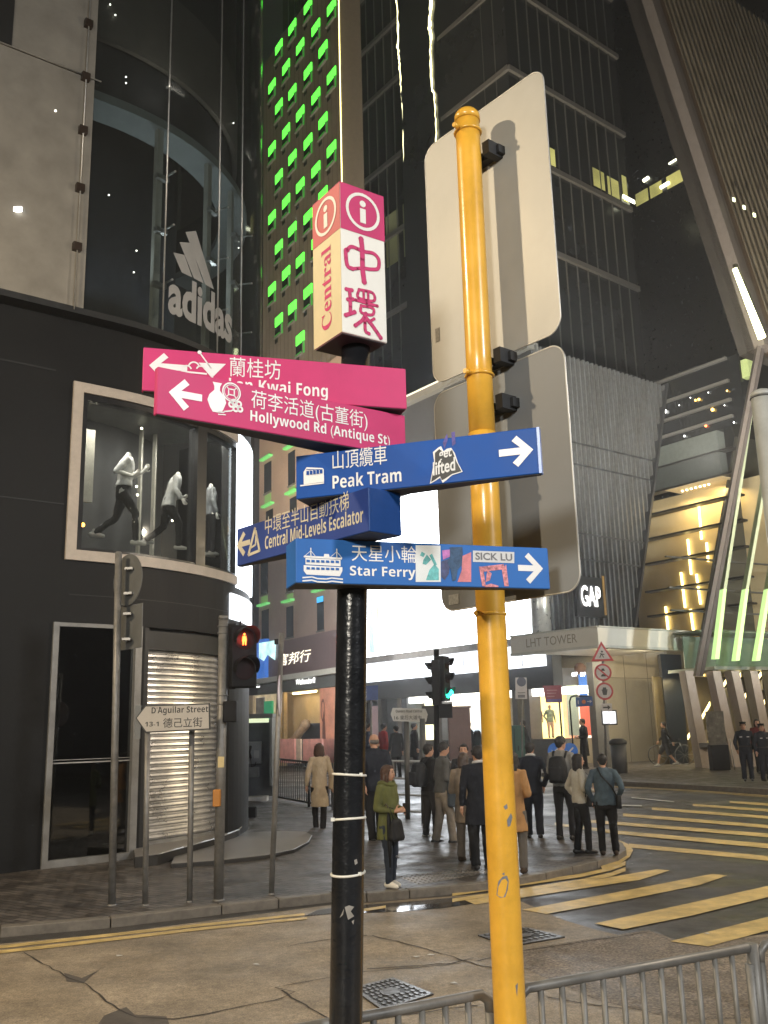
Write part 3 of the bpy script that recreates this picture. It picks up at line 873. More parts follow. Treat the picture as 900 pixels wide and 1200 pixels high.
# vinyl lettering and three-bar mark on the drum glass
q = MB()
sa, za = W_px(193, 372, .15); sb, zbm = W_px(247, 398, .15)
unit = (sb - sa) / 4.15
zl = W_px(200, 360, .15)[1]
put_text(q, 'adidas', (0, 0, 0), (1, 0, 0), (0, 1, 0), w=unit * 6.2, h=.84, bold=.035, warp=lambda a, b: WP(sa + a, zl + b - .18, .24))
for k, (b0, top) in enumerate(((1.0, .55), (2.05, 1.0), (3.1, 1.45))):
    s = sa + b0 * unit; base = zl + .72
    # slanted bar
    V = []
    for (ds, dz) in ((0, 0), (.9 * unit, 0), (.9 * unit - .35 * top, top), (-.35 * top, top * .86)):
        V.append(WP(s + ds, base + dz * .68, .24))
    q.quad(*V)
q.build('lettering', mat('white_vinyl', (.34, .34, .335), .5, var=.08), store)
# small interior lights seen through the drum
q = MB()
for px, py in ((65, 130), (137, 103), (137, 110), (120, 20), (126, 32), (147, 303), (144, 328), (118, 240), (253, 146), (268, 282), (271, 290)):
    s, z = W_px(px, py, -.7 if px > 100 else .26)
    a = WP(s, z, -.3 if px > 100 else .265); q = MB(); q.ball(a, .018, 6)
    q.build('ceiling_light', glow('small_ceiling_light', (1, .95, .8), 5, False), store)
q = MB(); s, z = W_px(14, 254); q.box(WP(s, z, .28), (.16, .03, .08)); q.build('ceiling_light', glow('reflected_lamp', (1, .98, .92), 4, False), store)  # glowing block stands in for a lamp's reflection on the panel
# ================================================================== FAR BUILDINGS along the main street
def D(deg): a = math.radians(deg); return (math.sin(a), math.cos(a))
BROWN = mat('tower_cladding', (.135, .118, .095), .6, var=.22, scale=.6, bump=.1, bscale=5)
PINKW = mat('tower_lower_wall', (.27, .205, .165), .65, var=.12, scale=.8)
GREENL = glow('green_window_light', (.10, 1.0, .06), 1.5, True)
GREENS = glow('green_window_reveal', (.04, .5, .04), .22, False)  # reveals glow themselves, in place of green lamp light falling on them
DGLASS = mat('dark_window_glass', (.010, .012, .014), .12, var=.3, spec=.6)
GREYF = mat('grey_window_frame', (.10, .10, .09), .5)

# ---- tower with green-lit windows
Y0 = 45.0
near = at(412, 850, Y0)
TW = Facade((near.x, near.y), D(-30.8))                 # s grows away to the left
tower = thing('hotel_tower', 'brown tower block with staggered small windows lit bright green', 'building', (near.x, near.y, road_z(near.y) + FARZ))
sF, zRoof = TW.sz(309, 77)
zg0 = road_z(near.y) + FARZ - .05
zfas0 = TW.sz(380, 786)[1]; zfas1 = TW.sz(380, 742)[1]
zmid = TW.sz(350, 452)[1]
q = MB(); TW.box(q, 0, sF, zmid, zRoof + 14, -12, 0)
# the roof line: the tower steps down at its far end
q = MB()
q.prism([TW.P(0, zmid), TW.P(sF, zmid), TW.P(sF, zRoof), TW.P(0, zRoof)], Vector((-.35, 9, 0)))
q.build('wall', BROWN, tower)
q = MB(); q.prism([TW.P(0, zfas1, .1), TW.P(sF + .2, zfas1, .1), TW.P(sF + .2, zmid, .1), TW.P(0, zmid, .1)], Vector((-.35, 9, 0))); q.build('lower_wall', PINKW, tower)
# board joints on the cladding
q = MB()
for k in range(1, 20):
    s = sF * k / 20.0; TW.box(q, s - .012, s + .012, zmid + .05, zRoof - .2, 0, .008)
q.build('cladding_joints', mat('joint_dark', (.05, .042, .034), .7), tower)
# side face of the near corner and the LED line on it
q = MB(); a = TW.P(0, zg0 + 8); 
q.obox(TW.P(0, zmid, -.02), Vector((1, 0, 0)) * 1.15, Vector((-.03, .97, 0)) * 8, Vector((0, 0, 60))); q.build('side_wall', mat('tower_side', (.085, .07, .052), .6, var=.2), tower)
q = MB(); q.obox(TW.P(-.02, zmid, .06), Vector((.055, 0, 0)), Vector((0, .05, 0)), Vector((0, 0, 60))); q.build('light_strip', glow('yellow_led_line', (1.0, .86, .35), 3.2, False), tower)

# green-lit windows: staggered columns read off the facade
cols9 = {0: (50, [300, 500, 720, 950]), 1: (72, [175 - 0, 365, 590, 815, 1050]), 2: (95, [240, 445, 670, 900]), 3: (115, [112, 320, 530, 760, 1010]), 4: (140, [175, 390, 620, 860, 1110]),
         5: (165, [45, 255, 480, 720, 960]), 6: (190, [115, 335, 570, 800]), 7: (213, [185, 415, 650]), 8: (240, [50, 270, 505]), 9: (267, [120, 350]), 10: (283, [225, 470])}
nwin = 0
for c, (zx, zys) in cols9.items():
    for zy in zys:
        px, py = 300 + zx * .3667, zy * .3667
        s, z = TW.sz(px, py)
        if z > zRoof - .2 or s < .25 or s > sF - .1: continue
        w, h = .92, .74
        q = MB()
        TW.box(q, s - w / 2, s + w / 2, z - h * .62, z + h * .25, .01, .03, 0)
        TW.box(q, s - w / 2 - .05, s - w / 2, z - h * .62, z + h * .25, .0, .09, 1); TW.box(q, s - w / 2 - .05, s + w / 2 + .05, z - h * .62 - .06, z - h * .62, .0, .13, 1)
        TW.box(q, s + w * .1, s + w / 2, z - h * .62 - .36, z - h * .62 - .07, .0, .03, 0)
        wi = q.build('window', [DGLASS, GREYF], tower)
        q = MB()
        TW.box(q, s - w * .66, s + w * .42, z + h * .27, z + h * .27 + .58, .0, .06)
        q.build('green_lamp', GREENL, wi)
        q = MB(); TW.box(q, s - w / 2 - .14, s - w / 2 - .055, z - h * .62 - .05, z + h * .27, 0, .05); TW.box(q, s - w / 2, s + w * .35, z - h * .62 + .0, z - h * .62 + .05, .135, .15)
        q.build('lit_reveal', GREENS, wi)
# lower windows with green ledges
BLUEB = glow('blue_window_panel', (.05, .45, .95), .8, False)
GREENP = glow('pale_green_light', (.16, .62, .16), .55, False)
for (wx, wy0, wy1, lit) in ((312, 660, 695, 0), (342, 645, 692, 0), (378, 700, 738, 1), (342, 712, 746, 0), (313, 716, 748, 0), (318, 600, 640, 0), (346, 585, 625, 0), (316, 545, 575, 0), (344, 532, 566, 0)):
    s0, za = TW.sz(wx - 4, wy0); s1, zb_ = TW.sz(wx + 4, wy1)
    q = MB(); TW.box(q, s0, s1, zb_, za, .10, .13, 0); TW.box(q, s1 - .05, s0 + .05, zb_ - .08, zb_ - .001, .1, .18, 1)
    wi = q.build('window', [DGLASS, GREYF], tower)
    q = MB(); TW.box(q, s0 + .25, s1 - .15, za + .25, za + .36, .1, .35); q.build('green_ledge', GREENP, wi)
    q = MB(); TW.box(q, s0 - .05, s1 + .05, zb_ - .62, zb_ - .12, .1, .12); q.build('lit_reveal', glow('green_reveal_low', (.22, .42, .12), .30, False), wi)  # glowing strip paints in green light on the wall below the sill
    if lit:
        q = MB(); TW.box(q, s0, s1, za - .3, za - .02, .131, .14); q.build('blue_panel', BLUEB, wi)
# shop floor of the tower
FASC = mat('mauve_fascia', (.13, .09, .09), .5, var=.12)
q = MB(); TW.box(q, -.0, sF + 1, zfas0, zfas1 - .01, -.5, .30); q.build('fascia', FASC, tower)
q = MB()
s0, z0_ = TW.sz(327, 781, .3); s1, z1_ = TW.sz(365, 760, .3)
put_text(q, '富邦行', TW.P(s0, z0_, .3), -TW.d, Vector((0, 0, 1)), w=abs(s1 - s0), h=z1_ - z0_, off=.03, bold=.0, shear=.2)
q.build('lettering', glow('lit_lettering', (1, .93, .75), 1.4, False), tower)
zc = TW.sz(380, 797)[1]
q = MB(); TW.box(q, -.3, sF + 1, zfas0 - .28, zfas0 - .02, -.3, .75); q.build('awning_strip', mat('pale_awning', (.42, .44, .40), .4, var=.1), tower)
zo = TW.sz(380, 806)[1]
q = MB(); TW.box(q, -.3, sF + 1, zo, zfas0 - .3, -.3, .2); q.build('shop_header', mat('green_grey_header', (.09, .10, .095), .5), tower)
q = MB(); s0, z0_ = TW.sz(347, 803, .2); s1, z1_ = TW.sz(370, 796, .2)
put_text(q, 'Wellendorff', TW.P(s0, z0_, .2), -TW.d, Vector((0, 0, 1)), w=abs(s1 - s0), h=.32, off=.02)
q.build('lettering', glow('lit_small_lettering', (1, 1, .95), 2.2, False), tower)
# shop interior: back wall, floor, side poster, sofa shapes
zgr = zg0
DV = Vector((-.10, 1, 0))
def TQ(sv, z, dep): return TW.P(sv, z) + DV * dep
q = MB(); q.prism([TQ(-.2, zgr, 3.4), TQ(sF + 1, zgr, 3.4), TQ(sF + 1, zo + .1, 3.4), TQ(-.2, zo + .1, 3.4)], DV * .1); q.build('shop_back_wall', mat('warm_shop_wall', (.50, .38, .20), .6, var=.15, scale=1.2), tower)
q = MB(); q.prism([TQ(-.1, zo - .02, .2), TQ(sF + 1, zo - .02, .2), TQ(sF + 1, zo - .02, 3.4), TQ(-.1, zo - .02, 3.4)], Vector((0, 0, .1))); q.prism([TQ(-.1, zgr, .1), TQ(.0, zgr, .1), TQ(.0, zgr, 3.4), TQ(-.1, zgr, 3.4)], Vector((0, 0, zo - zgr - .03))); q.build('shop_side_wall', mat('shop_cream', (.5, .45, .36), .6), tower)
s0 = TW.sz(343, 795)[0]; s1 = TW.sz(372, 795)[0]
q = MB(); q.prism([TQ(s1, zo - .1, 1.0), TQ(s0, zo - .1, 1.0), TQ(s0, zo - .1, 2.2), TQ(s1, zo - .1, 2.2)], Vector((0, 0, .05))); q.build('ceiling_light', glow('warm_shop_light', (1, .78, .42), 5), tower)
q = MB(); s0 = TW.sz(329, 830)[0]; TW.box(q, s0 + .12, s0 - .12, zgr, zo, -.1, .12); s0 = TW.sz(334, 830)[0]; TW.box(q, s0 + .08, s0 - .08, zgr, zo, -.1, .12); q.build('door_jamb', mat('brass_jamb', (.45, .33, .16), .35, metal=.5), tower)
s0 = TW.sz(378, 830)[0]; s1 = TW.sz(393, 830)[0]
q = MB(); TW.box(q, s1 - 1.0, s0, zgr + .8, zo - .03, .05, .15); q.build('poster', mat('salmon_poster', (.62, .30, .20), .5, var=.25, scale=1.5), tower)
F_ = Face(TW.P(s0, zgr + .8, .15), -TW.d, Vector((0, 0, 1)))
q = MB(); F_.ring(q, (.34, 1.9), .16, .22, sy=2.6); F_.poly(q, [(.2, .2), (.62, .2), (.55, 1.4), (.42, 1.9), (.3, 1.5)], m=0); q.build('poster_figure', mat('poster_brown', (.16, .07, .05), .5), tower)
sofa = thing('shop_sofa', 'dark blue sofa inside the beige lit shop left of the black pole', 'sofa', tuple(TQ(TW.sz(358, 860)[0], zgr, 1.4)))
q = MB(); c = sofa.location
q.obox(Vector(c) - TW.d * 1.7 + TW.n * .4, TW.d * 3.4, -TW.n * .9, Vector((0, 0, 1.15))); q.build('base', mat('navy_upholstery', (.012, .016, .03), .7), sofa, bevel=.06)
q = MB(); q.obox(Vector(c) - TW.d * 1.7 - TW.n * .5 + Vector((0, 0, 1.15)), TW.d * 3.4, -TW.n * .3, Vector((0, 0, 1.0))); q.build('backrest', MATS['navy_upholstery'], sofa, bevel=.06)
q = MB(); q.capsule([Vector(c) + TW.d * 1.0 + TW.n * .5 + Vector((0, 0, 1.2)), Vector(c) + TW.n * .5 + Vector((0, 0, 1.45)), Vector(c) - TW.d * 1.1 + TW.n * .5 + Vector((0, 0, 2.1))], [.16, .2, .26]); q.build('blanket', mat('tan_fur', (.38, .27, .16), .8, var=.3), sofa)
# advertisement boards below the shop opening
AD = mat('pink_ad_board', (.62, .30, .25), .5, var=.22, scale=3)
for i, (xa, xb) in enumerate(((328, 345), (347, 352), (355, 377), (379, 396))):
    s0, za = TW.sz(xa, 866, 1.2); s1, zb_ = TW.sz(xb, 892, 1.2)
    q = MB(); TW.box(q, s1, s0, zb_ - .1, za, 1.1, 1.2)
    o = q.build('advertisement_board', AD if i != 1 else mat('cream_ad_board', (.5, .4, .3), .5, var=.3), tower)

# ---- dark shop range between the corner store and the tower
P0 = TW.P(sF + 1.2, 0, .0)
BK = Facade((P0.x, P0.y), D(-36))
back = thing('side_street_shops', 'row of dark shops with a lit beige window seen behind the phone booth', 'building', (P0.x, P0.y, .3))
q = MB(); BK.box(q, 0, 14, .2, 30, -8, 0); q.build('wall', mat('back_shop_wall', (.016, .016, .017), .6, var=.3), back)
q = MB(); BK.pbox(q, 288, 816, 329, 858, .01, .06); q.build('shop_window', glow('beige_shop_glow', (.75, .6, .36), .35, False, .5, 2), back)
q = MB(); BK.pbox(q, 293, 812, 300, 856, .06, .22); q.build('door_jamb', mat('cream_jamb', (.5, .42, .28), .5), back)
q = MB(); BK.pbox(q, 313, 822, 322, 850, .07, .2); q.build('display', mat('green_display', (.03, .30, .14), .4, emit=(.02, .3, .12), es=.35), back)
q = MB(); BK.pbox(q, 302, 818, 312, 850, .07, .12); q.build('display', mat('marble_display', (.3, .27, .22), .4, var=.5, scale=2), back)
q = MB(); BK.pbox(q, 285, 796, 330, 812, .0, .3); q.build('shop_header', mat('black_header', (.015, .015, .016), .5), back)
q = MB()
for body, xa, xb, ya, yb in (('景心堂', 303, 320, 795, 801), ('BELSOM', 301, 321, 802, 806)):
    s0, z0_ = BK.sz(xa, yb, .3); s1, z1_ = BK.sz(xb, ya, .3); put_text(q, body, BK.P(s0, z0_, .3), -BK.d, Vector((0, 0, 1)), w=abs(s1 - s0), h=abs(z1_ - z0_), off=.03, bold=.01)
q.build('lettering', glow('white_shop_lettering', (1, 1, .98), 2.0, False), back)
q = MB(); BK.pbox(q, 303, 753, 325, 794, .5, .8); box_ = q.build('lightbox_sign', mat('lightbox_blue', (.02, .08, .30), .4, emit=(.03, .12, .42), es=.7), back)
q = MB(); s0, z0_ = BK.sz(308, 770, .8); F_ = Face(BK.P(BK.sz(303, 794, .8)[0], BK.sz(303, 794, .8)[1], .8), -BK.d, Vector((0, 0, 1)))
W_, H_ = abs(BK.sz(303, 794, .8)[0] - BK.sz(325, 794, .8)[0]), BK.sz(303, 753, .8)[1] - BK.sz(303, 794, .8)[1]
F_.poly(q, [(0.05, H_ * .55), (W_ * .3, H_ * .45), (W_ * .5, H_ * .6), (W_ * .9, H_ * .42), (W_ * .95, H_ * .98), (.05, H_ * .98)], off=.01)
q.build('lightbox_picture', glow('lightbox_pale', (.55, .85, .85), .9, False, .4, 2), box_)
q = MB(); BK.pbox(q, 274, 812, 283, 823, .4, .5); q.build('lit_sign_panel', glow('red_white_sign', (1.0, .45, .35), 1.4, False, .4, 3), back)
q = MB(); BK.pbox(q, 271, 845, 284, 849, .4, .5); q.build('lit_sign_panel', glow('teal_sign', (.05, .8, .55), 1.2, False), back)

# ---- podium with the LED screen: corner K, left face towards the tower, right face ribbed
Kp = at(652, 850, 40.0)
PL = Facade((Kp.x, Kp.y), D(-37)); PR = Facade((Kp.x, Kp.y), D(52.5))
GRD = road_z(40) + FARZ - .05
podium = thing('shopping_podium', 'dark shopping block with ribbed corner and a blazing white LED screen', 'building', (Kp.x, Kp.y, GRD))
PODM = mat('podium_dark', (.030, .032, .034), .5, var=.2)
zTop = PL.sz(630, 407)[1]; sLft = PL.sz(426, 780)[0]
zSc0 = PL.sz(600, 749)[1]; zSc1 = PL.sz(490, 578)[1]
zBd0 = PL.sz(600, 784)[1]
q = MB(); PL.box(q, .03, sLft + 4, zBd0 - .9, zTop, -.6, -.02); q.build('wall', PODM, podium)
q = MB(); PL.box(q, -.1, sLft + 4, zTop, zTop + .35, -.3, .35); q.build('parapet', mat('podium_parapet', (.12, .12, .11), .5), podium)
q = MB(); PL.box(q, .2, sLft + 4, zTop + .36, zTop + .48, .15, .3); q.build('light_strip', glow('ledge_light', (1, .97, .75), .55, False), podium)
SCREEN = glow('led_screen_white', (.88, .94, 1.0), 6.5, True, .10, .35)
q = MB(); PL.box(q, .5, sLft, zSc0, zSc1, .0, .25); scr = q.build('led_screen', SCREEN, podium)
q = MB(); PL.box(q, .1, sLft + .3, zSc0 - .35, zSc0 - .03, -.02, .42); q.build('screen_ledge', mat('screen_ledge', (.35, .36, .36), .5), podium)
q = MB(); s0, _ = PL.sz(640, 770); PL.box(q, s0, sLft + .2, zBd0, zSc0 - .36, .0, .3); q.build('lightbox_band', glow('lightbox_band', (.90, .94, 1.0), 1.5, True), podium)
q = MB()
for px in (452, 478, 500, 524, 549, 574, 596, 618):
    s = PL.sz(px, 775)[0]; PL.box(q, s - .02, s + .02, zBd0 + .02, zSc0 - .38, .3, .315)
q.build('band_joints', mat('band_joint', (.4, .42, .44), .5), podium)
q = MB(); PL.pbox(q, 437, 700, 444, 765, .26, .3, 0); q.build('screen_detail', mat('screen_blue_detail', (.25, .35, .5), .5, emit=(.45, .6, .85), es=.9), scr)
q = MB(); PL.pbox(q, 446, 709, 449, 725, .26, .3, 0); q.build('screen_detail', mat('screen_tan_detail', (.4, .35, .2), .5, emit=(.8, .72, .45), es=.9), scr)
# lit column at the corner
q = MB(); c = PL.P(.25, 0, .25); q.cyl((c.x, c.y, zSc0 - .4), (c.x, c.y, zSc0 + 3.2), .42, .42, 20); q.build('corner_column', mat('steel_column', (.5, .5, .47), .3, metal=.6), podium)

# ribbed right face: trapezoid leaning away, with fins
rTop = PR.sz(776, 447)[0]; rBot = PR.sz(732, 690)[0]
zRt = zTop + .2; zRb = PR.sz(690, 742)[1]
q = MB(); q.prism([PR.P(-.1, zRb), PR.P(rBot, zRb), PR.P(rTop, zRt), PR.P(-.1, zRt)], -PR.n * 6); q.build('ribbed_wall', mat('rib_backing', (.035, .037, .038), .5, var=.15), podium)
RIB = mat('steel_rib', (.15, .155, .155), .4, metal=.4, var=.2)
q = MB()
N_ = 30
for k in range(N_):
    s = .1 + (rTop - .2) * k / (N_ - 1)
    zlo = zRb if s < rBot else zRb + (zRt - zRb) * (s - rBot) / (rTop - rBot)
    PR.box(q, s - .045, s + .045, zlo + .02, zRt, .0, .16)
q.build('rib', RIB, podium)
for py in (520, 545, 625, 655):
    q = MB(); z = PR.sz(672, py)[1]; e = min(rTop, rBot + (rTop - rBot) * (z - zRb) / (zRt - zRb)); PR.box(q, 0, e, z - .04, z + .04, .161, .175)
    q.build('rib_joint', PODM, podium)
q = MB(); q.prism([PR.P(rBot, zRb, .0), PR.P(rBot + .14, zRb, .0), PR.P(rTop + .14, zRt + .1, .0), PR.P(rTop, zRt + .1, .0)], PR.n * .3); q.build('edge_trim', PODM, podium)
# illuminated shop sign hung on the ribs
s0, z0_ = PR.sz(676, 722, .3); s1, z1_ = PR.sz(706, 678, .3)
q = MB(); PR.box(q, s0, s1, z0_, z1_, .2, .34); sgn = q.build('shop_sign', mat('black_sign_board', (.012, .012, .013), .4), podium)
q = MB(); a0, b0 = PR.sz(681, 710, .34); a1, b1 = PR.sz(702, 688, .34)
put_text(q, 'GAP', PR.P(a0, b0, .34), PR.d, Vector((0, 0, 1)), w=a1 - a0, h=b1 - b0, off=.05, bold=.012)
q.build('lettering', glow('white_lettering', (1, .97, .93), 3.5, False), sgn)
q = MB(); PR.pbox(q, 698, 676, 704, 722, .345, .36); q.build('amber_strip', mat('amber_strip', (.25, .15, .04), .4, emit=(.6, .35, .08), es=.15), sgn)

# street level under the canopy: beige wall, shop fronts with bright windows
BEIGE = mat('beige_stone', (.33, .29, .215), .6, var=.14, scale=.7, bump=.1, bscale=8)
sB0 = PR.sz(716, 850)[0]; sB1 = PR.sz(806, 850)[0]
q = MB(); PR.box(q, sB0, sB1 + 4, GRD, zRb - .05, -5, -.4); q.build('stone_wall', BEIGE, podium)
q = MB()
for px in (735, 762, 785): s = PR.sz(px, 830, -.4)[0]; PR.box(q, s - .012, s + .012, GRD, zRb - .1, -.4, -.392)
z = PR.sz(760, 795, -.4)[1]; PR.box(q, sB0, sB1 + 4, z - .012, z + .012, -.4, -.392)
q.build('stone_joints', mat('stone_joint', (.10, .09, .07), .7), podium)
zSh1 = PL.sz(640, 803, -.4)[1]; zPl = PL.sz(640, 866)[1]
q = MB(); PL.box(q, .9, sLft + 4, zSh1 - .1, zBd0 - .02, -3.8, -.3); q.build('shop_ceiling', mat('shop_soffit', (.16, .16, .165), .5), podium)
q = MB(); PL.box(q, 1.2, sLft + 4, GRD, zSh1, -4.4, -4.2); q.build('shop_back_wall', mat('shop_back', (.45, .36, .24), .6, var=.2), podium)
q = MB(); PL.box(q, -.2, sLft + 4, GRD, zPl, -.6, -.1); q.build('plinth', mat('plinth_grey', (.10, .10, .10), .5, var=.2), podium)
# window bays (x0, x1, colour, strength)
for i, (xa, xb, colr, es) in enumerate(((622, 652, (1.0, .80, .30), 1.5), (653, 668, (1.0, .45, .22), 1.1), (669, 690, (1.0, .86, .70), 1.6), (596, 604, (1, .95, .95), 1.6), (545, 572, (.72, .84, .9), .95), (521, 544, (1.0, .9, .72), 1.5), (480, 500, (1.0, .88, .55), 1.5), (500, 512, (.9, .95, .5), .9), (428, 446, (.55, .38, .38), .25))):
    s0, _ = PL.sz(xa, 840, -1.0); s1, _ = PL.sz(xb, 840, -1.0)
    q = MB(); PL.box(q, s1, s0, zPl + .0, zSh1 - .4, -1.5, -1.4); q.build('lit_backdrop', glow('shop_backdrop_%d' % i, colr, es, True, .25, .9), podium)
for i, (xa, xb) in enumerate(((620, 654), (655, 691), (480, 512), (520, 600))):
    s0, _ = PL.sz(xa, 805, -.5); s1, _ = PL.sz(xb, 805, -.5)
    q = MB(); PL.box(q, s1, s0, zSh1 - .42, zSh1 - .12, -.7, -.4); q.build('window_light', glow('shop_tube_light', (1, .96, .88), 3.5), podium)
q = MB()
for px in (606, 620, 697, 517, 470, 447):
    s = PL.sz(px, 840, -.3)[0]; q = MB(); PL.box(q, s - .16, s + .16, GRD, zBd0, -.9, -.2)
    q.build('column', mat('shopfront_column', (.11, .105, .10), .45, var=.15), podium)
q = MB(); s0, _ = PL.sz(455, 840, -.3); s1 = PL.sz(478, 840, -.3)[0]; PL.box(q, s1, s0, GRD, zBd0 - .1, -2, -.25); q.build('entrance_wall', mat('blue_grey_wall', (.06, .07, .085), .4, var=.3), podium)
q = MB(); 
for xa, xb in ((674, 680.5), (684, 690)):
    s0, z0_ = PL.sz(xa, 793, -.05); s1, z1_ = PL.sz(xb, 787.5, -.05)
    put_text(q, 'GAP', PL.P(s0, z0_, -.05), -PL.d, Vector((0, 0, 1)), w=abs(s1 - s0), h=abs(z1_ - z0_), off=.2, bold=.03)
q.build('lettering', MATS['white_lettering'], podium)
# tall picture panels inside the right bay
q = MB(); s0 = PL.sz(678, 840, -1.2)[0]; s1 = PL.sz(690, 840, -1.2)[0]
PL.box(q, s1, s0, zPl + .1, zPl + 1.5, -1.35, -1.3, 0); PL.box(q, s1 + .1, s0 - .05, zPl + 1.5, zPl + 2.6, -1.35, -1.3, 1); 
c = PL.P((s0 + s1) / 2 + .1, zPl + 2.85, -1.3); q.ball(c, .26, 10, 2); PL.box(q, s0 + .1, s0 + .7, zPl + .1, zPl + 2.2, -1.35, -1.3, 3)
q.build('fashion_poster', [mat('coral_cloth', (.75, .16, .09), .6, emit=(.8, .18, .1), es=.5), mat('denim_blue', (.05, .16, .45), .6, emit=(.1, .25, .7), es=.35), mat('poster_hair', (.10, .05, .03), .6), mat('sage_cloth', (.35, .38, .26), .6, emit=(.4, .42, .3), es=.4)], podium)
# orange-lit poster and white notice behind the traffic signs
q = MB(); PL_s, PL_z = PR.sz(706, 826, -.35); PR.pbox(q, 706, 796, 717, 826, -.39, -.33); q.build('lit_poster', glow('orange_poster', (1.0, .40, .12), 1.6, False, .5, 1.2), podium)

# ---- canopy with carved tower name
c0 = at(700, 735, 35.5); zc0 = c0.z; 
CL = Facade((c0.x, c0.y), D(-42)); CR = Facade((c0.x, c0.y), D(55))
zc1 = CL.sz(699, 756)[1]
lL = CL.sz(598, 748)[0]; lR = CR.sz(812, 748)[0]
canopy = thing('entrance_canopy', 'flat cream entrance canopy with LHT TOWER lettering over the shop corner', 'canopy', (c0.x, c0.y, zc1))
q = MB()
a, b, c_, d_ = CL.P(0, zc1), CL.P(lL, zc1), CR.P(lR, zc1), None
d_ = b + (c_ - a)
q.prism([a, b, d_, c_], Vector((0, 0, zc0 - zc1)))
CREAM = mat('cream_canopy', (.52, .49, .41), .5, var=.08, scale=.8)
q.build('slab', CREAM, canopy)
q = MB(); CL.box(q, .0, lL, zc1 - .10, zc1 - .005, -.3, .06); CR.box(q, .0, lR, zc1 - .10, zc1 - .005, -.3, .06); CL.box(q, .0, lL, zc0 + .005, zc0 + .06, -.3, .06); CR.box(q, .0, lR, zc0 + .005, zc0 + .06, -.3, .06); q.build('edge_trim', mat('canopy_trim', (.40, .39, .33), .4), canopy)
q = MB(); s0, z0_ = CL.sz(617, 754.5); s1, z1_ = CL.sz(676, 741)
put_text(q, 'LHT TOWER', CL.P(s0, zc1 + (zc0 - zc1) * .26, 0), -CL.d, Vector((0, 0, 1)), w=abs(s1 - s0), h=(zc0 - zc1) * .52, off=.02, bold=.004)
q.build('lettering', mat('carved_lettering', (.22, .19, .13), .5), canopy)
# dark blue-black column standing under it
q = MB(); s0 = CR.sz(776, 840, -1.5)[0]; b0 = CR.P(s0, GRD, -2.2)
q.prism([CR.P(CR.sz(785, 880, -1.5)[0], GRD, -1.5), CR.P(CR.sz(806, 880, -1.5)[0], GRD, -1.5), CR.P(CR.sz(797, 760, -1.5)[0], zc1 - .1, -1.5), CR.P(CR.sz(773, 760, -1.5)[0], zc1 - .1, -1.5)], Vector((.05, .6, 0)))
q.build('column', mat('blue_black_column', (.010, .014, .022), .35, var=.3), canopy)

# ---- beige glazed wing with lit hall, right of the ribbed wall
e0 = PR.P(rTop, 0, .0)
BW = Facade((e0.x, e0.y), D(143))                        # comes towards the viewer to the right
wing = thing('glazed_hall', 'cream banded hall with a warm lit lobby and vertical light tubes', 'building', (e0.x, e0.y, GRD))
zA = BW.sz(790, 588)[1]
def bwp(x, y, off=0): return BW.px(x, y, off)
WING = mat('cream_band', (.44, .36, .21), .55, var=.10, scale=.7)
GREENG = mat('green_grey_panel', (.11, .125, .115), .4, var=.15)
# bands: each lies between two dark rails, following the photo's storey lines
sEnd = BW.sz(850, 600)[0]
zS1 = BW.sz(800, 568)[1]; zS2 = BW.sz(800, 540)[1]; zS3 = BW.sz(800, 516)[1]
rails = [BW.sz(800, y)[1] for y in (717, 687, 653, 623, 594)]
q = MB(); BW.box(q, -4.0, sEnd + 2, zRb - 8, zS1 - .02, -1.7, -1.6); wall_ = q.build('wall', WING, wing)
q = MB(); BW.box(q, -2, sEnd, zS1 + .04, zS2 - .03, -.6, .0, 0); BW.box(q, -2, sEnd, zS2 + .03, zS3, -.6, .0, 1); q.build('upper_panel', [mat('dark_green_panel', (.06, .068, .064), .4), GREENG], wing)
q = MB()
for z in rails + [zS1, zS2]: BW.box(q, -2.2, sEnd + .8, z - .045, z + .045, -.5, .03)
q.build('rail', mat('black_rail', (.015, .014, .013), .4), wing)
q = MB(); BW.box(q, -.5, sEnd, zS1 - .06, zS1 - .03, -1.59, -.05); q.build('lobby_ceiling', mat('lobby_ceiling', (.6, .5, .32), .6), wing)
LT = glow('warm_tube_light', (1.0, .78, .30), 5.0)
for (xa, ya, xb, yb) in ((819, 592, 822, 632), (806, 632, 810, 673), (828, 636, 830, 658), (798, 671, 803, 712), (816, 673, 821, 708), (780, 711, 783, 738), (809, 714, 813, 741), (839, 679, 842, 707), (833, 714, 835, 738), (851, 616, 853, 635), (861, 668, 862, 690), (797, 758, 801, 792), (821, 768, 824, 792)):
    a = BW.px(xa, ya, -1.5); b = BW.px(xb, yb, -1.5)
    q = MB(); q.cyl(a, b, .06, .06, 8); q.build('tube_light', LT, wing)
for k in range(7):
    s, z = BW.sz(800 + k * 5.2, 578 - k * .9, -.8); c = BW.P(s, zS1 - .08, -.8); q = MB(); q.ball(c, .06, 6); q.build('spot_lamp', glow('hall_spot', (1, .85, .5), 8, False), wing)
lv_mid = at(830, 150, 38)
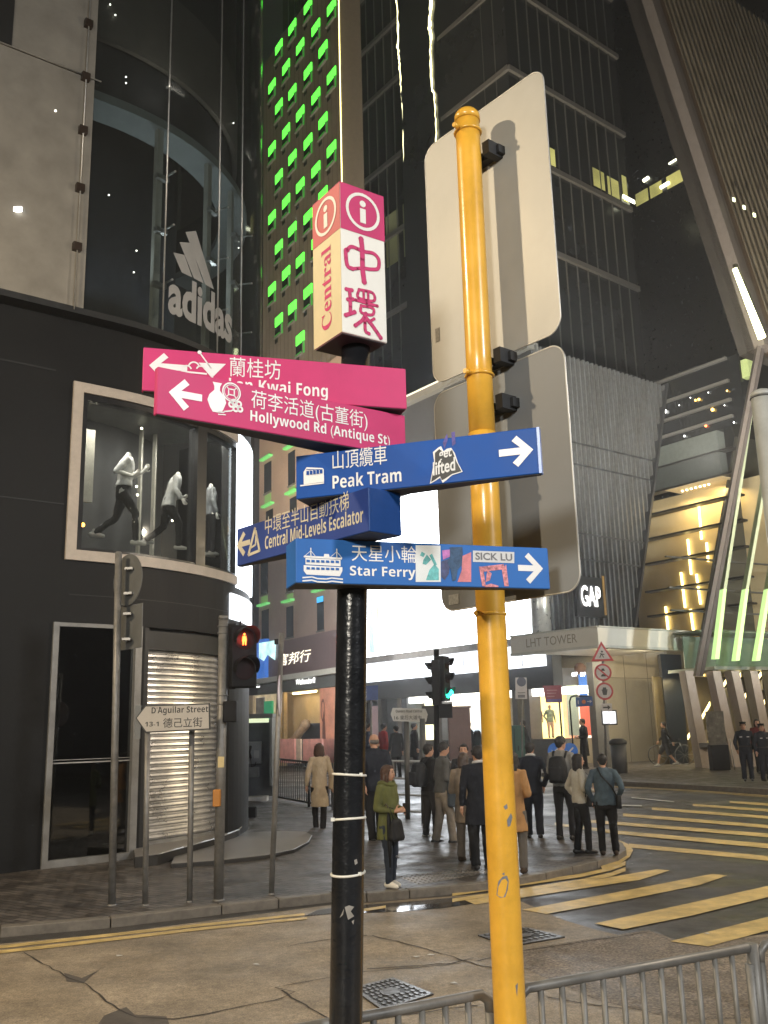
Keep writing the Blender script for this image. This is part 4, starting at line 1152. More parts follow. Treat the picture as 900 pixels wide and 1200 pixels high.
# unseen spot lights added to brighten the facades
def fill_spot(name, loc, target, energy, color, spot, owner):
    o = lamp(name, loc, target, energy, color, .4, 'SPOT', spot); o.parent = owner; o.location = Vector(loc) - Vector(owner.location)
fill_spot('tower_fill', (-8.0, 33, 8), tuple(TW.P(4.5, 26)), 26000, (1, .80, .55), 80, tower)
fill_spot('tower_fill', (-6, 37, 5), tuple(TW.P(5, 10)), 3600, (1, .90, .82), 110, tower)
fill_spot('podium_fill', (20, 24, 7), tuple(PR.P(4, 12)), 7500, (.88, .95, 1.0), 70, podium)
fill_spot('podium_fill', (8, 22, 8), (10, 49, 34), 30000, (1, .93, .80), 85, podium)
fill_spot('louvre_fill', (13, 20, 3), tuple(lv_mid), 4000, (1, .84, .62), 80, wing)
fill_spot('hall_fill', (17, 27, 6), tuple(BW.P(.6, 8)), 1500, (1, .85, .6), 60, wing)
fill_spot('canopy_front_fill', (-2.5, 27, 7), tuple(CL.P(2, zc0)), 900, (1, .95, .85), 40, canopy)
for sv in (1.4, 3.6):  # unseen area lights added to brighten the stone wall
    o = lamp('canopy_fill', tuple(CR.P(sv, zc1 - .12, -.6)), tuple(PR.P(sv + 2.6, GRD + 1.2, -.4)), 130, (1, .88, .62), .5); o.parent = canopy; o.location -= Vector(canopy.location)
o = lamp('hall_light', tuple(BW.P(.2, zS1 - .5, -.7)), tuple(BW.P(-.2, zS1 - 5, -1.6)), 60, (1, .74, .34), 1.0); o.parent = wing; o.location -= Vector(wing.location)  # extra area light added to brighten the left of the lobby wall
o = lamp('hall_light', tuple(BW.P(2.2, zS1 - .4, -.8)), tuple(BW.P(1.2, zS1 - 4, -1.6)), 110, (1, .72, .30), 1.5); o.parent = wing; o.location -= Vector(wing.location)
# glass box on top
gB = [BW.px(771, 446), BW.px(771, 530)]
zb0 = BW.sz(800, 516)[1]; zb1 = BW.sz(800, 437)[1]
q = MB(); BW.box(q, -1.2, BW.sz(866, 440)[0], zb0 + .01, zb1, -4, -.1); q.build('glass_box', mat('black_glass', (.010, .011, .012), .06, var=.3, spec=.7), wing)
q = MB()
for y in (438, 464, 486, 505): z = BW.sz(800, y)[1]; BW.box(q, -1.3, BW.sz(853, 440)[0], z - .07, z + .07, -.1, .06)
q.build('glass_box_rail', mat('box_rail', (.16, .155, .14), .4, metal=.3), wing)
for (x, y, r, cl) in ((779, 482, .11, 0), (819, 468, .07, 1), (815, 469, .06, 1), (835, 480, .09, 1), (827, 499, .07, 2), (809, 466, .03, 0), (796, 475, .03, 0), (802, 511, .05, 0), (852, 458, .05, 1), (830, 460, .03, 0), (860, 495, .04, 0), (849, 475, .03, 0)):
    q = MB(); q.ball(BW.px(x, y, .0), r, 6); q.build('glass_box_lamp', glow('box_lamp_%d' % cl, ((1, 1, .95), (1, .6, .12), (1, .2, .06))[cl], 5, False), wing)
q = MB(); BW.pbox(q, 866, 422, 877, 440, -.5, -.1); q.build('glass_box_lamp', mat('greenish_lamp_housing', (.3, .36, .16), .4, emit=(.5, .6, .2), es=.25), wing)

# ---- leaning louvred tower on the right, its kinked leg and the green glass canopy
lv0 = at(892, 405, 35.0); lv1 = at(760, 0, 35.0)
lv1 = lv0 + (lv1 - lv0) * 1.25
ax = Vector((*D(54), 0))
louv = thing('leaning_tower', 'huge leaning tower of brown louvres cut off by the right edge', 'building', (lv0.x, lv0.y, lv0.z))
UPV = (lv1 - lv0)
nL = UPV.cross(ax).normalized()
if nL.y > 0: nL = -nL
q = MB(); q.obox(lv0 - nL * 1.0, UPV, ax * 16, nL * .7); q.build('wall', mat('louvre_backing', (.018, .015, .012), .6, var=.3), louv)
LOUV = mat('bronze_louvre', (.085, .07, .048), .5, metal=.2, var=.25, scale=.8)
for k in range(24):
    q = MB(); q.obox(lv0 + ax * (1.35 + .42 * k) - nL * .3, UPV, ax * .14, nL * .32); q.build('louvre', LOUV, louv)
EDG = mat('mauve_metal_edge', (.115, .098, .086), .45, metal=.2, var=.12)
q = MB(); q.obox(lv0 - nL * .6, UPV, ax * .42, nL * .75); q.obox(lv0 + ax * .46 - nL * .6, UPV, ax * .30, nL * .68); q.build('edge_beam', EDG, louv)
q = MB(); q.obox(lv0 + ax * .78 - nL * .5, UPV, ax * .5, nL * .5); q.build('soffit_panel', mat('brown_panel', (.07, .045, .025), .5, var=.2), louv)
a = at(893, 396, 34.6); b = at(861, 315, 34.6)
q = MB(); q.tube([a, b], [.16, .10], 8); q.build('light_strip', glow('pale_green_tube', (.95, 1.0, .55), 5.0, True), louv)
for (x, y) in ((860, 234), (872, 243), (884, 252)):
    c = at(x, y, 34.9); q = MB(); q.box(c, (.14, .05, .16), rz=.6); q.build('notch_light', glow('notch_light', (.9, 1, .6), 1.6, False), louv)
# kinked leg going back down to the left
k0 = at(888, 405, 35.0); k1 = at(815, 792, 34.0)
leg = thing('leaning_column', 'mauve steel column slanting down from the louvred tower to the canopy', 'column', tuple(k1))
q = MB(); dv = Vector((*D(54), 0)) * .24
q.prism([k1, k1 + dv, k0 + dv * 1.1, k0], Vector((.02, .35, 0))); q.build('shaft', EDG, leg)
q = MB(); q.prism([k1 + dv + Vector((.03, .05, 0)), k1 + dv * 1.85 + Vector((.03, .05, 0)), k0 + dv * 1.9 + Vector((.03, .05, 0)), k0 + dv * 1.1 + Vector((.03, .05, 0))], Vector((.02, .35, 0))); q.build('shaft_flange', mat('mauve_dark', (.055, .046, .042), .5), leg)
# glazing behind: dark grid with green lit fins
GW0 = at(812, 860, 36.5)
GW = Facade((GW0.x, GW0.y), D(62))
atrium = thing('escalator_atrium', 'glass atrium with pale green lit fins above slanting grey columns', 'building', (GW0.x, GW0.y, GRD))
zAg = GW.sz(850, 783)[1]; zAt = GW.sz(850, 741)[1]
q = MB(); q.prism([GW.px(a_, b_, -4.4) for a_, b_ in ((815, 783), (868, 480), (886, 400), (1150, 400), (1150, 783))], -GW.n * .1); q.build('wall', mat('atrium_back', (.05, .048, .034), .5, var=.4, scale=.4), atrium)
FING = glow('green_fin_light', (.62, .92, .34), .72, True)
FINM = mat('green_fin', (.34, .38, .25), .4, var=.1)
for (xb, yb, xm, ym, xt, yt) in ((838, 772, 848, 690, 880, 478), (862, 774, 874, 690, 912, 470), (886, 774, 900, 690, 940, 470), (909, 776, 926, 690, 966, 470)):
    a, m_, t_ = at(xb, yb, 35.6), at(xm, ym, 35.8), at(xt, yt, 36.3)
    q = MB(); q.prism([a, a + Vector((.19, .1, 0)), m_ + Vector((.15, .1, 0)), m_], Vector((-.05, .3, 0))); 
    f_ = q.build('fin_light', FING, atrium)
    q = MB(); q.prism([m_, m_ + Vector((.15, .1, 0)), t_ + Vector((.15, .1, 0)), t_], Vector((-.05, .3, 0))); q.build('fin', FINM, f_)
q = MB()
for y in (655, 690, 716): z = GW.sz(860, y)[1]; GW.box(q, 0, 16, z - .03, z + .03, -.6, -.5)
q.build('glazing_bar', mat('dark_bar', (.05, .05, .045), .4), atrium)
q = MB(); GW.box(q, .5, 16, zAg - .12, zAg, -1.5, .9); GW.box(q, .7, 16, zAt, zAt + .06, -1.5, .0); q.build('canopy_frame', mat('canopy_steel', (.2, .21, .18), .4, metal=.5), atrium)
q = MB(); GW.box(q, .7, 16, zAg + .02, zAt, .80, .83); q.build('canopy_glass', glass('green_canopy_glass', (.80, .88, .80), .05, .03, .04), atrium)
q = MB(); GW.box(q, .9, 16, zAg + .05, zAt - .1, -1.0, -.95); q.build('canopy_back_panel', mat('green_lit_panel', (.13, .15, .12), .4, emit=(.3, .42, .28), es=.03), atrium)
COLG = mat('grey_atrium_column', (.28, .24, .21), .5, var=.1)
for (xt, xb) in ((803, 821), (835, 857), (857, 879), (879, 898), (901, 920)):
    a = at(xt, 786, 36.0); b = at(xb, 876, 36.0); b.z = GRD
    q = MB(); q.prism([b, b + Vector((.42, .22, 0)), a + Vector((.36, .2, 0)), a], Vector((-.1, .5, 0))); q.build('column', COLG, atrium)
q = MB(); GW.box(q, 1.2, 16, GRD, zAg - .15, -3.2, -3.1); q.build('hall_wall', mat('dim_hall', (.09, .07, .035), .4, var=.5, scale=.8), atrium)
q = MB(); GW.box(q, 3.2, 16, GRD, GRD + .2, -1.3, -.6); q.build('plinth', mat('atrium_plinth', (.03, .028, .026), .5), atrium)
# escalator balustrade light strips
ES = glow('escalator_light', (1.0, .80, .34), 3.0)
for i, (xa, ya, xb, yb) in enumerate(((823, 838, 832, 822), (843, 808, 851, 796), (867, 824, 874, 812), (885, 797, 892, 787), (891, 831, 896, 820), (806, 862, 811, 854), (863, 796, 868, 788), (830, 868, 838, 857))):
    a, b = at(xa, ya, 38.0), at(xb, yb, 38.0)
    dn = Vector((0, 0, -.16))
    q = MB(); q.prism([a, b, b + dn, a + dn], Vector((.02, .12, 0))); q.build('escalator_light', ES, atrium)
    q = MB(); q.prism([a + dn * 1.8, b + dn * 1.8, b + dn * 4.2, a + dn * 4.2], Vector((.02, .12, 0))); q.build('escalator_side', mat('escalator_glass', (.18, .14, .05), .2, var=.4), atrium)
q = MB(); a = at(826, 873, 36.2); q.box(a, (.55, .4, .16)); q.build('escalator_step_plate', mat('chrome_plate', (.6, .6, .6), .2, metal=.9), atrium)
o = lamp('atrium_light', tuple(GW.P(2.5, zAg - .4, -1.8)), tuple(GW.P(2.5, 0, -2.5)), 60, (1, .78, .38), 1.5); o.parent = atrium; o.location -= Vector(atrium.location)

# ---- big dark glass tower over the podium
Tp = at(644, 850, 49.0)
TL_ = Facade((Tp.x, Tp.y), D(-37)); TR_ = Facade((Tp.x, Tp.y), D(51))
big = thing('office_tower', 'tall black glass office tower with grey floor bands and a few lit offices', 'building', (Tp.x, Tp.y, zTop))
CURT = mat('black_curtain_wall', (.030, .032, .032), .16, var=.10, scale=.5, spec=.6)
zb_ = zTop - 1
Rw = TR_.sz(740, 260)[0]
q = MB(); TL_.box(q, .02, 26, zb_, 75, -.5, 0); q.build('wall', CURT, big)
q = MB(); TR_.box(q, .01, Rw, zb_, 75, -9.9, 0); q.build('wall', CURT, big)
BAND = mat('grey_floor_band', (.13, .125, .115), .5, var=.15)
for (yl, yr) in ((15, 15), (110, 110), (202, 202), (300, 300)):
    z = TR_.sz(641 + (yl * .045), yl)[1]
    q = MB(); TL_.box(q, -.1, 26, z - .16, z + .16, .0, .2); TR_.box(q, -.1, Rw, z - .161, z + .161, .0, .2); q.build('floor_band', BAND, big)
zz = TR_.sz(641, 15)[1]
for k in range(1, 4):
    z = zz + 4.6 * k; q = MB(); TL_.box(q, -.1, 26, z - .16, z + .16, .0, .2); TR_.box(q, -.1, Rw, z - .161, z + .161, .0, .2); q.build('floor_band', BAND, big)
q = MB()
for k in range(1, 26): TL_.box(q, k * 1.0 - .03, k * 1.0 + .03, zb_, 75, 0, .07)
for k in range(1, int(Rw / 1.0) + 1): TR_.box(q, k * 1.0 - .03, k * 1.0 + .03, zb_, 75, 0, .07)
q.build('mullions', mat('black_mullion', (.075, .075, .07), .4), big)
OFF = glow('office_light', (.72, .68, .22), .32, False, .5, .6)
for (xa, ya, xb, yb) in ((644, 173, 651, 196), (694, 196, 709, 224), (711, 206, 726, 234), (728, 205, 736, 238)):
    q = MB(); TR_.pbox(q, xa, ya, xb, yb, .01, .03); q.build('lit_window', OFF, big)
q = MB(); TR_.pbox(q, 728, 229, 742, 240, .1, .16); q.build('office_lamp', glow('office_tube', (1, 1, .7), 3.5, False), big)
DIM = glow('dim_office', (.32, .33, .16), .10, False, .7, .5)
for (xa, ya, xb, yb) in ((452, 255, 468, 305), (472, 240, 484, 295), (486, 232, 496, 290)):
    q = MB(); TL_.pbox(q, xa, ya, xb, yb, .01, .03); q.build('lit_window', DIM, big)
# wavering light lines: glowing tubes standing in for reflections in the glass
WAVE = glow('reflection_line', (1.0, .93, .50), 2.6, False)
for pts in ([(465, 0), (467, 30), (466.5, 55), (468, 66), (468.5, 75), (470, 95), (470, 110), (471.5, 130), (473, 170), (473.5, 220)], [(505, 0), (504, 20), (503.5, 33), (505, 45), (504, 60), (505, 90), (506, 105), (509, 109), (510, 130), (511, 150), (511, 175)]):
    P = []
    for x, y in pts: P.append(TL_.px(x, y, .3))
    R = []
    for a, b in zip(P[:-1], P[1:]):
        for j in range(4): R.append(a.lerp(b, j / 4) + TL_.d * random.uniform(-.05, .05))
    R.append(P[-1])
    q = MB(); q.tube(R, [random.uniform(.05, .13) * (1.2 - .9 * (i / len(R)) ) for i in range(len(R))], 6); q.build('reflection_line', WAVE, big)
# ---- further dark block on the right with a lit floor
Qp = at(752, 850, 62.0)
QF = Facade((Qp.x, Qp.y), D(143))
dark2 = thing('distant_office_block', 'unlit office block behind, one row of windows glowing yellow', 'building', (Qp.x, Qp.y, .3))
q = MB(); QF.box(q, -6, 20, .3, 75, -8, 0); q.build('wall', mat('unlit_block', (.008, .008, .009), .3, var=.3), dark2)
for (xa, ya, xb, yb) in ((746, 232, 760, 242), (763, 222, 776, 236), (782, 205, 803, 219)):
    s0, z0_ = QF.sz(xa, yb); s1, z1_ = QF.sz(xb, ya); zt2 = QF.sz(770, 214)[1]; zb2 = QF.sz(770, 229)[1]
    q = MB(); QF.box(q, s0, s1, zb2, zt2, .0, .03); q.build('lit_window', OFF, dark2)
for (xa, ya, xb, yb) in ((774, 220, 784, 214), (807, 200, 819, 192), (784, 192, 800, 182), (754, 212, 760, 208)):
    a, b = QF.px(xa, ya, .1), QF.px(xb, yb, .1); q = MB(); q.cyl(a, b, .12 if xa != 784 else .07, None, 6); q.build('tube_light', glow('far_tube', (1, 1, .72), 3.0 if xa in (774, 807) else .7, False), dark2)
# ================================================================== FINGER POST
PINK = mat('magenta_sign_paint', (.56, .046, .158), .5, var=.10, scale=3, dirt=.12, spec=.22)
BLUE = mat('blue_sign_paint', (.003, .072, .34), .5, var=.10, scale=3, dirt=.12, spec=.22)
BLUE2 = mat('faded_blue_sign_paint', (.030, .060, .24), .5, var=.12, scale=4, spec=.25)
SIGNW = mat('white_sign_vinyl', (.80, .78, .76), .4, var=.05)
SIGNC = mat('ivory_sign_face', (.74, .72, .66), .42, var=.06, scale=4)
BLKP = mat('black_gloss_paint', (.010, .011, .013), .22, var=.3, scale=12, bump=.3, bscale=45, coat=.5, dirt=.2)
SCR = mat('bare_scratch', (.30, .28, .25), .5, var=.3)
TIE = mat('white_cable_tie', (.72, .70, .62), .45, var=.08)
PB, PT_ = Vector((-.240, 4.24, .0)), Vector((-.114, 4.24, 3.84))
post = thing('finger_post', 'black street post with magenta and blue finger signs under a Central box sign', 'signpost', tuple(PB))
q = MB(); q.tube([PB + (PT_ - PB) * t for t in (0, .1, .25, .5, .75, 1)], .0685, 28); q.tube([PB + (PT_ - PB) * t for t in (0, .05)], .085, 28)
pole_ = q.build('pole', BLKP, post)
def pole_at(z): return PB + (PT_ - PB) * ((z - PB.z) / (PT_.z - PB.z))
for z, tail in ((1.865, 0), (1.684, 1), (1.465, 0)):
    c = pole_at(z); q = MB()
    q.tube([c + Vector((.0705 * math.cos(a), .0705 * math.sin(a), .006 * math.sin(a * 1 + z * 9))) for a in [2 * math.pi * i / 28 for i in range(28)]], .0055, 6, closed=True)
    q.box(c + Vector((-.066 if tail else .05, -.045, .002)), (.016, .014, .014))
    q.build('cable_tie', TIE, post)
q = MB()
def onpole(px, py):   # a point of the painted surface of the pole
    p = at(px, py, PB.y - .07); c = pole_at(p.z); dx = max(-.06, min(.06, p.x - c.x)); return Vector((p.x, c.y - math.sqrt(max(.0, .0692 ** 2 - dx * dx)) - .0006, p.z))
for P_ in ([(415, 1008), (418, 1007), (419, 1012), (416, 1014)], [(404, 1063), (409, 1061), (415, 1063), (411, 1068), (415, 1074), (408, 1078), (406, 1071)], [(398, 1076), (403, 1065), (402, 1072)], [(412, 1080), (415, 1078), (414, 1084)]):
    q.quad(*[onpole(*p) for p in P_])
q.build('paint_scratch', SCR, pole_)

TTHIN, TTHICK = .034, .185
def blade(name_mat, x0, y0, x1, y1, zb, H, label, thin='L'):
    """hollow wedge-shaped sign, front face from (x0,y0) to (x1,y1): thin at the arrow, thick where it wraps the post"""
    u = Vector((x1 - x0, y1 - y0, 0)); L_ = u.length; u.normalize(); n = Vector((u.y, -u.x, 0))
    if n.y > 0: n = -n
    o = Vector((x0, y0, zb + CAM_H))
    t0, t1 = (TTHIN, TTHICK) if thin == 'L' else (TTHICK, TTHIN)
    q = MB(); q.prism([o, o + u * L_, o + u * L_ - n * t1, o - n * t0], Vector((0, 0, H)))
    b = q.build('direction_sign', name_mat, post, bevel=.004, label=label)
    F = Face(o, u, Vector((0, 0, 1)))
    d = Vector((0, 0, -.0025))
    q = MB(); q.prism([o + u * .006 - n * .005 + d, o + u * (L_ - .006) - n * .005 + d, o + u * (L_ - .006) - n * (t1 - .006) + d, o + u * .006 - n * (t0 - .006) + d], Vector((0, 0, .002))); q.build('underside', mat('sign_underside_shade', (.02, .018, .02), .6), b)  # near-black sheet: the shade under the sign is put into its colour
    return b, F, L_
def arrow(F, mb, px, py, w, h, left, th):
    """arrow made of three bars, its centre at photo pixel px,py"""
    a, b = F.uv(px, py); s = -1 if left else 1
    tip = (a + s * w / 2, b)
    F.line(mb, [(a - s * w / 2, b), (a + s * w * .34, b)], th)
    hw = h / 2
    for k in (1, -1):
        d = th * .72
        F.poly(mb, [(tip[0], tip[1]), (tip[0] - s * hw * .98, tip[1] + k * hw), (tip[0] - s * (hw * .98 + d), tip[1] + k * (hw - d * .95)), (tip[0] - s * d * 1.7, tip[1])], off=.0012)
def ptext(F, mb, body, xa, yb, xb, ya, bold=0.0, off=.0025):
    """lettering whose box runs from photo pixel (xa,yb) bottom-left; width to (xb, .), height to (xa, ya)"""
    a, b = F.uv(xa, yb); c, d = F.uv(xb, yb); e, f = F.uv(xa, ya)
    F.text(mb, body, a, b, c - a, f - b, bold, off=off)
# --- magenta: Lan Kwai Fong (behind) and Hollywood Rd (front)
b1, F1, L1 = blade(PINK, -1.032, 3.867, .120, 4.202, 1.457, .20, 'magenta sign to Lan Kwai Fong, half covered')
q = MB()
arrow(F1, q, 196, 430, .155, .125, True, .028)
q.build('arrow', SIGNW, b1)
q = MB()
ptext(F1, q, '蘭桂坊', 269, 441, 329, 418, .0); ptext(F1, q, sansb('Lan Kwai Fong'), 268, 462, 384, 442, .0)
q.build('lettering', SIGNW, b1)
q = MB()
a, b = F1.uv(250, 432)
F1.poly(q, [(a - .065, b + .022), (a + .055, b + .026), (a - .006, b - .045)]); F1.line(q, [(a - .004, b - .04), (a - .004, b - .08)], .008); F1.line(q, [(a - .04, b - .082), (a + .035, b - .08)], .008)
F1.line(q, [(a - .01, b + .0), (a - .06, b + .068)], .006); F1.disc(q, (a - .062, b + .07), .009, off=.0035)
for k, (dx, dy, r) in enumerate(((-.115, -.015, .022), (-.085, .0, .026), (-.055, -.012, .022))): F1.ring(q, (a + dx, b + dy), r - .007, r, a0=.2, a1=2.9)
F1.line(q, [(a - .14, b - .025), (a - .03, b - .028)], .008)
q.build('pictogram', SIGNW, b1)
b2, F2, L2 = blade(PINK, -.893, 3.571, .111, 4.266, 1.246, .20, 'magenta sign to Hollywood Rd')
q = MB()
arrow(F2, q, 216, 463, .135, .135, True, .030)
q.build('arrow', SIGNW, b2)
q = MB()
ptext(F2, q, '荷李活道(古董街)', 294, 481, 430, 456, .0); ptext(F2, q, sansb('Hollywood Rd (Antique St)'), 293, 497, 456, 480, .0)
q.build('lettering', SIGNW, b2)
q = MB()
a, b = F2.uv(254, 465)
F2.poly(q, [(a - .020, b + .062), (a + .022, b + .062), (a + .013, b + .045), (a + .013, b + .028), (a + .034, b + .005), (a + .042, b - .02), (a + .03, b - .05), (a + .02, b - .068), (a - .018, b - .068), (a - .03, b - .05), (a - .042, b - .02), (a - .034, b + .005), (a - .012, b + .028), (a - .012, b + .045)])
c, d = F2.uv(271, 463)
F2.ring(q, (c, d + .012), .037, .043); F2.ring(q, (c, d + .012), .031, .034, n=20)
F2.line(q, [(c - .013, d + .0), (c + .013, d + .0), (c + .013, d + .025), (c - .013, d + .025), (c - .013, d + .0)], .005)
for k in range(4):
    w = math.pi / 4 + k * math.pi / 2; F2.line(q, [(c + .02 * math.cos(w), d + .012 + .02 * math.sin(w)), (c + .032 * math.cos(w), d + .012 + .032 * math.sin(w))], .004)
for dx, dy in ((.0, -.042), (.034, -.034), (.02, -.058), (.04, -.056), (.012, -.030)): F2.ring(q, (c + dx, d + dy), .006, .015, n=16)
F2.line(q, [(c - .06, d - .085), (c - .035, d - .083), (c - .03, d - .078), (c + .0, d - .07), (c + .012, d - .062)], .006); F2.line(q, [(c - .058, d - .095), (c - .025, d - .092)], .004)
q.build('pictogram', SIGNW, b2)
# --- blue: Peak Tram
b3, F3, L3 = blade(BLUE, -.391, 4.103, .653, 3.766, 1.0125, .20, 'blue sign to the Peak Tram', 'R')
q = MB()
arrow(F3, q, 606, 529, .135, .135, False, .030)
q.build('arrow', SIGNW, b3)
q = MB()
ptext(F3, q, '山頂纜車', 390, 551, 454, 529, .0); ptext(F3, q, sansb('Peak Tram'), 390, 573, 471, 557, .0)
q.build('lettering', SIGNW, b3)
q = MB(); a, b = F3.uv(367, 557)
F3.poly(q, [(a - .045, b - .038), (a + .052, b - .036), (a + .052, b + .022), (a + .046, b + .028), (a - .03, b + .040), (a - .045, b + .02)])
F3.line(q, [(a - .06, b - .042), (a + .05, b - .041)], .006)
pic = q.build('pictogram', SIGNW, b3)
q = MB()
for k in range(5): F3.poly(q, [(a - .030 + k * .016, b + .004), (a - .018 + k * .016, b + .003), (a - .018 + k * .016, b + .020), (a - .030 + k * .016, b + .023)], off=.004)
F3.line(q, [(a - .03, b + .030), (a + .046, b + .020)], .0025, off=.004)
q.build('pictogram_windows', BLUE, b3)
q = MB(); 
def fp(F, pts): return [F.uv(*p) for p in pts]
F3.poly(q, fp(F3, [(504, 567), (509, 541), (507.5, 530), (514, 524.5), (517, 523), (520, 529), (524, 526), (529, 525), (533, 531), (537, 543), (542.5, 553), (530, 557), (523, 563), (519, 566), (516, 560), (508, 565)]), off=.0012)
stk = q.build('sticker', SIGNW, b3)
q = MB()
BK1 = mat('black_ink', (.012, .012, .012), .5)
F3.poly(q, fp(F3, [(505.5, 565), (510, 543), (510, 531), (515, 526.5), (521, 531), (530, 527.5), (535, 541), (541, 552.3), (530, 555.5), (522, 561), (518, 563), (516, 558), (509, 563)]), off=.0029)
q.build('sticker_print', BK1, b3)
q = MB()
a, b = F3.uv(511, 545); c, _ = F3.uv(531, 545)
put_text(q, 'get', F3.P(*F3.uv(515, 542)), F3.u + F3.v * .12, F3.v - F3.u * .12, w=.062, h=.052, off=.0055, bold=.02, shear=.25); put_text(q, 'lifted', F3.P(*F3.uv(508, 558)), F3.u + F3.v * .14, F3.v - F3.u * .14, w=.108, h=.060, off=.0055, bold=.02, shear=.25)
q.build('sticker_lettering', mat('sticker_white', (.7, .7, .7), .5), b3)
q = MB()
for pts in ([(519, 519), (524, 508), (525, 515), (521, 526)], [(529, 507), (533, 506), (534, 520), (530, 523)]): F3.poly(q, fp(F3, pts), off=.0012, th=.0004)
q.build('torn_sticker', mat('torn_violet_sticker', (.10, .08, .33), .6, var=.5, scale=40), b3)
q = MB(); q.obox(F3.P(L3 - .010, .001, -TTHIN), F3.u * .0115, F3.n * (TTHIN + .0025), Vector((0, 0, .198))); q.build('end_cap', mat('light_blue_edge', (.04, .16, .52), .3), b3)
# --- faded blue: Central Mid-Levels Escalator
k_ = .96
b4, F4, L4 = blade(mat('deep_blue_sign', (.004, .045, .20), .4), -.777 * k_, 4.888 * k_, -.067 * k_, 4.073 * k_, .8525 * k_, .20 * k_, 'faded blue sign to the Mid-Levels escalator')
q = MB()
CREAMV = mat('cream_vinyl', (.62, .56, .42), .45, var=.1)  # cream colour for this sign's lettering
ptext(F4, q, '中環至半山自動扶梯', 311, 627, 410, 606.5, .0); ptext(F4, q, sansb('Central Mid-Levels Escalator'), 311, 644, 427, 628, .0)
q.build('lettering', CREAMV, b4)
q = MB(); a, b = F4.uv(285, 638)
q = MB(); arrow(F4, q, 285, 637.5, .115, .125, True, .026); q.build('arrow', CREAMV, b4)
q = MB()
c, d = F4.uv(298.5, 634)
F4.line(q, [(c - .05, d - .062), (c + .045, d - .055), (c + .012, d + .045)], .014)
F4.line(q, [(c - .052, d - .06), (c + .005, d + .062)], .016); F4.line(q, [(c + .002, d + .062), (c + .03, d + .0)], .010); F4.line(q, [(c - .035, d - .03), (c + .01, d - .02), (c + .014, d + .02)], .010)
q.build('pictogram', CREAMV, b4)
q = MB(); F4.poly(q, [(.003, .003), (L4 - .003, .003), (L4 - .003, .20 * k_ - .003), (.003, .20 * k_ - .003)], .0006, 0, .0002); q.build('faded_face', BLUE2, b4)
# --- blue: Star Ferry
k_ = .97
b5, F5, L5 = blade(mat('blue_sign_paint_lit', (.03, .14, .44), .5, var=.10, scale=3, spec=.22), -.395 * k_, 4.117 * k_, .789 * k_, 4.522 * k_, .639 * k_ + .0, .20 * k_, 'blue sign to the Star Ferry with torn stickers', 'R')  # paler than the other blue boards: screen glare put into the paint
q = MB()
arrow(F5, q, 622.5, 666, .12, .145, False, .028)
q.build('arrow', SIGNW, b5)
q = MB()
ptext(F5, q, '天星小輪', 412, 657.5, 488, 637.5, .0); ptext(F5, q, sansb('Star Ferry'), 410, 678, 487, 663, .0)
q.build('lettering', SIGNW, b5)
q = MB(); a, b = F5.uv(378, 662)
P5 = lambda dx, dy: (a + dx * .0040, b - dy * .0040)
F5.poly(q, [P5(-21, 7), (P5(-18, 11)), P5(19, 12), P5(22, 6), P5(22, 2), P5(-21, 1)]); F5.poly(q, [P5(-19, 0), P5(20, 1), P5(20, -6), P5(-19, -7)])
F5.line(q, [P5(-20, -8.5), P5(21, -7.5)], .008)
for x in (-13, 16): F5.line(q, [P5(x, -8), P5(x, -18)], .004); F5.line(q, [P5(x, -15), P5(x - 8, -8)], .002); F5.line(q, [P5(x, -15), P5(x + 6, -8)], .002)
F5.poly(q, [P5(1, -8), P5(8, -8), P5(7, -12), P5(2, -12)])
for r_ in (14.5, 18): F5.line(q, [P5(-22, r_), P5(-12, r_ - 1), P5(-6, r_ + .6), P5(4, r_ + .8), P5(10, r_ - .4), P5(22, r_ + .6)], .006)
q.build('pictogram', SIGNW, b5)
q = MB()
for k in range(7): x = -18 + k * 5.4; F5.poly(q, [P5(x, 3), P5(x + 3.6, 3.2), P5(x + 3.6, 5.6), P5(x, 5.4)], off=.004); F5.poly(q, [P5(x, -5), P5(x + 3.6, -4.8), P5(x + 3.6, -2.2), P5(x, -2.4)], off=.004)
q.build('pictogram_windows', MATS['blue_sign_paint_lit'], b5)
def patch(name, pix, m, off=.0012, th=.0006): q = MB(); F5.poly(q, fp(F5, pix), th, 0, off); return q.build(name, m, b5)
patch('sticker', [(487, 639), (516, 639.5), (516.5, 682), (487, 682)], mat('white_paper', (.74, .76, .76), .6, var=.06))
q = MB()
for pts in ([(492, 651), (494, 646.5), (498, 649), (496, 653)], [(496, 656), (500, 650), (505, 656), (499, 662), (495, 661)], [(499, 680), (503, 668), (509, 661), (514, 667), (514, 680)], [(503, 651), (506, 649), (512, 662), (509, 663)]): F5.poly(q, fp(F5, pts), .0005, 0, .0022)
q.build('sticker_print', mat('teal_print', (.13, .42, .42), .6, var=.5, scale=30), b5)
patch('sticker', [(518, 645), (527, 644), (528, 652), (519, 656)], mat('violet_paper', (.45, .16, .42), .6, var=.4, scale=30))
patch('sticker', [(517, 658), (528, 654), (526, 672), (521, 680), (517, 676)], mat('navy_print', (.06, .07, .16), .6, var=.5, scale=40))
patch('sticker', [(536, 682), (541, 668), (541, 652), (552, 647), (552, 682)], mat('coral_paper', (.60, .20, .22), .6, var=.3, scale=20))
patch('torn_sticker', [(527, 641.5), (541.5, 641), (542, 648), (541, 662), (536, 668), (534, 680), (530, 681), (528, 668), (524, 659), (527, 653)], mat('slate_residue', (.045, .09, .17), .7, var=.4, scale=50), .0024)
patch('sticker', [(554, 645.3), (602.5, 647), (602.5, 660), (554, 658.5)], mat('grey_paper', (.62, .62, .62), .6, var=.08))
q = MB(); a, b = F5.uv(557, 656); c, _ = F5.uv(600, 656)
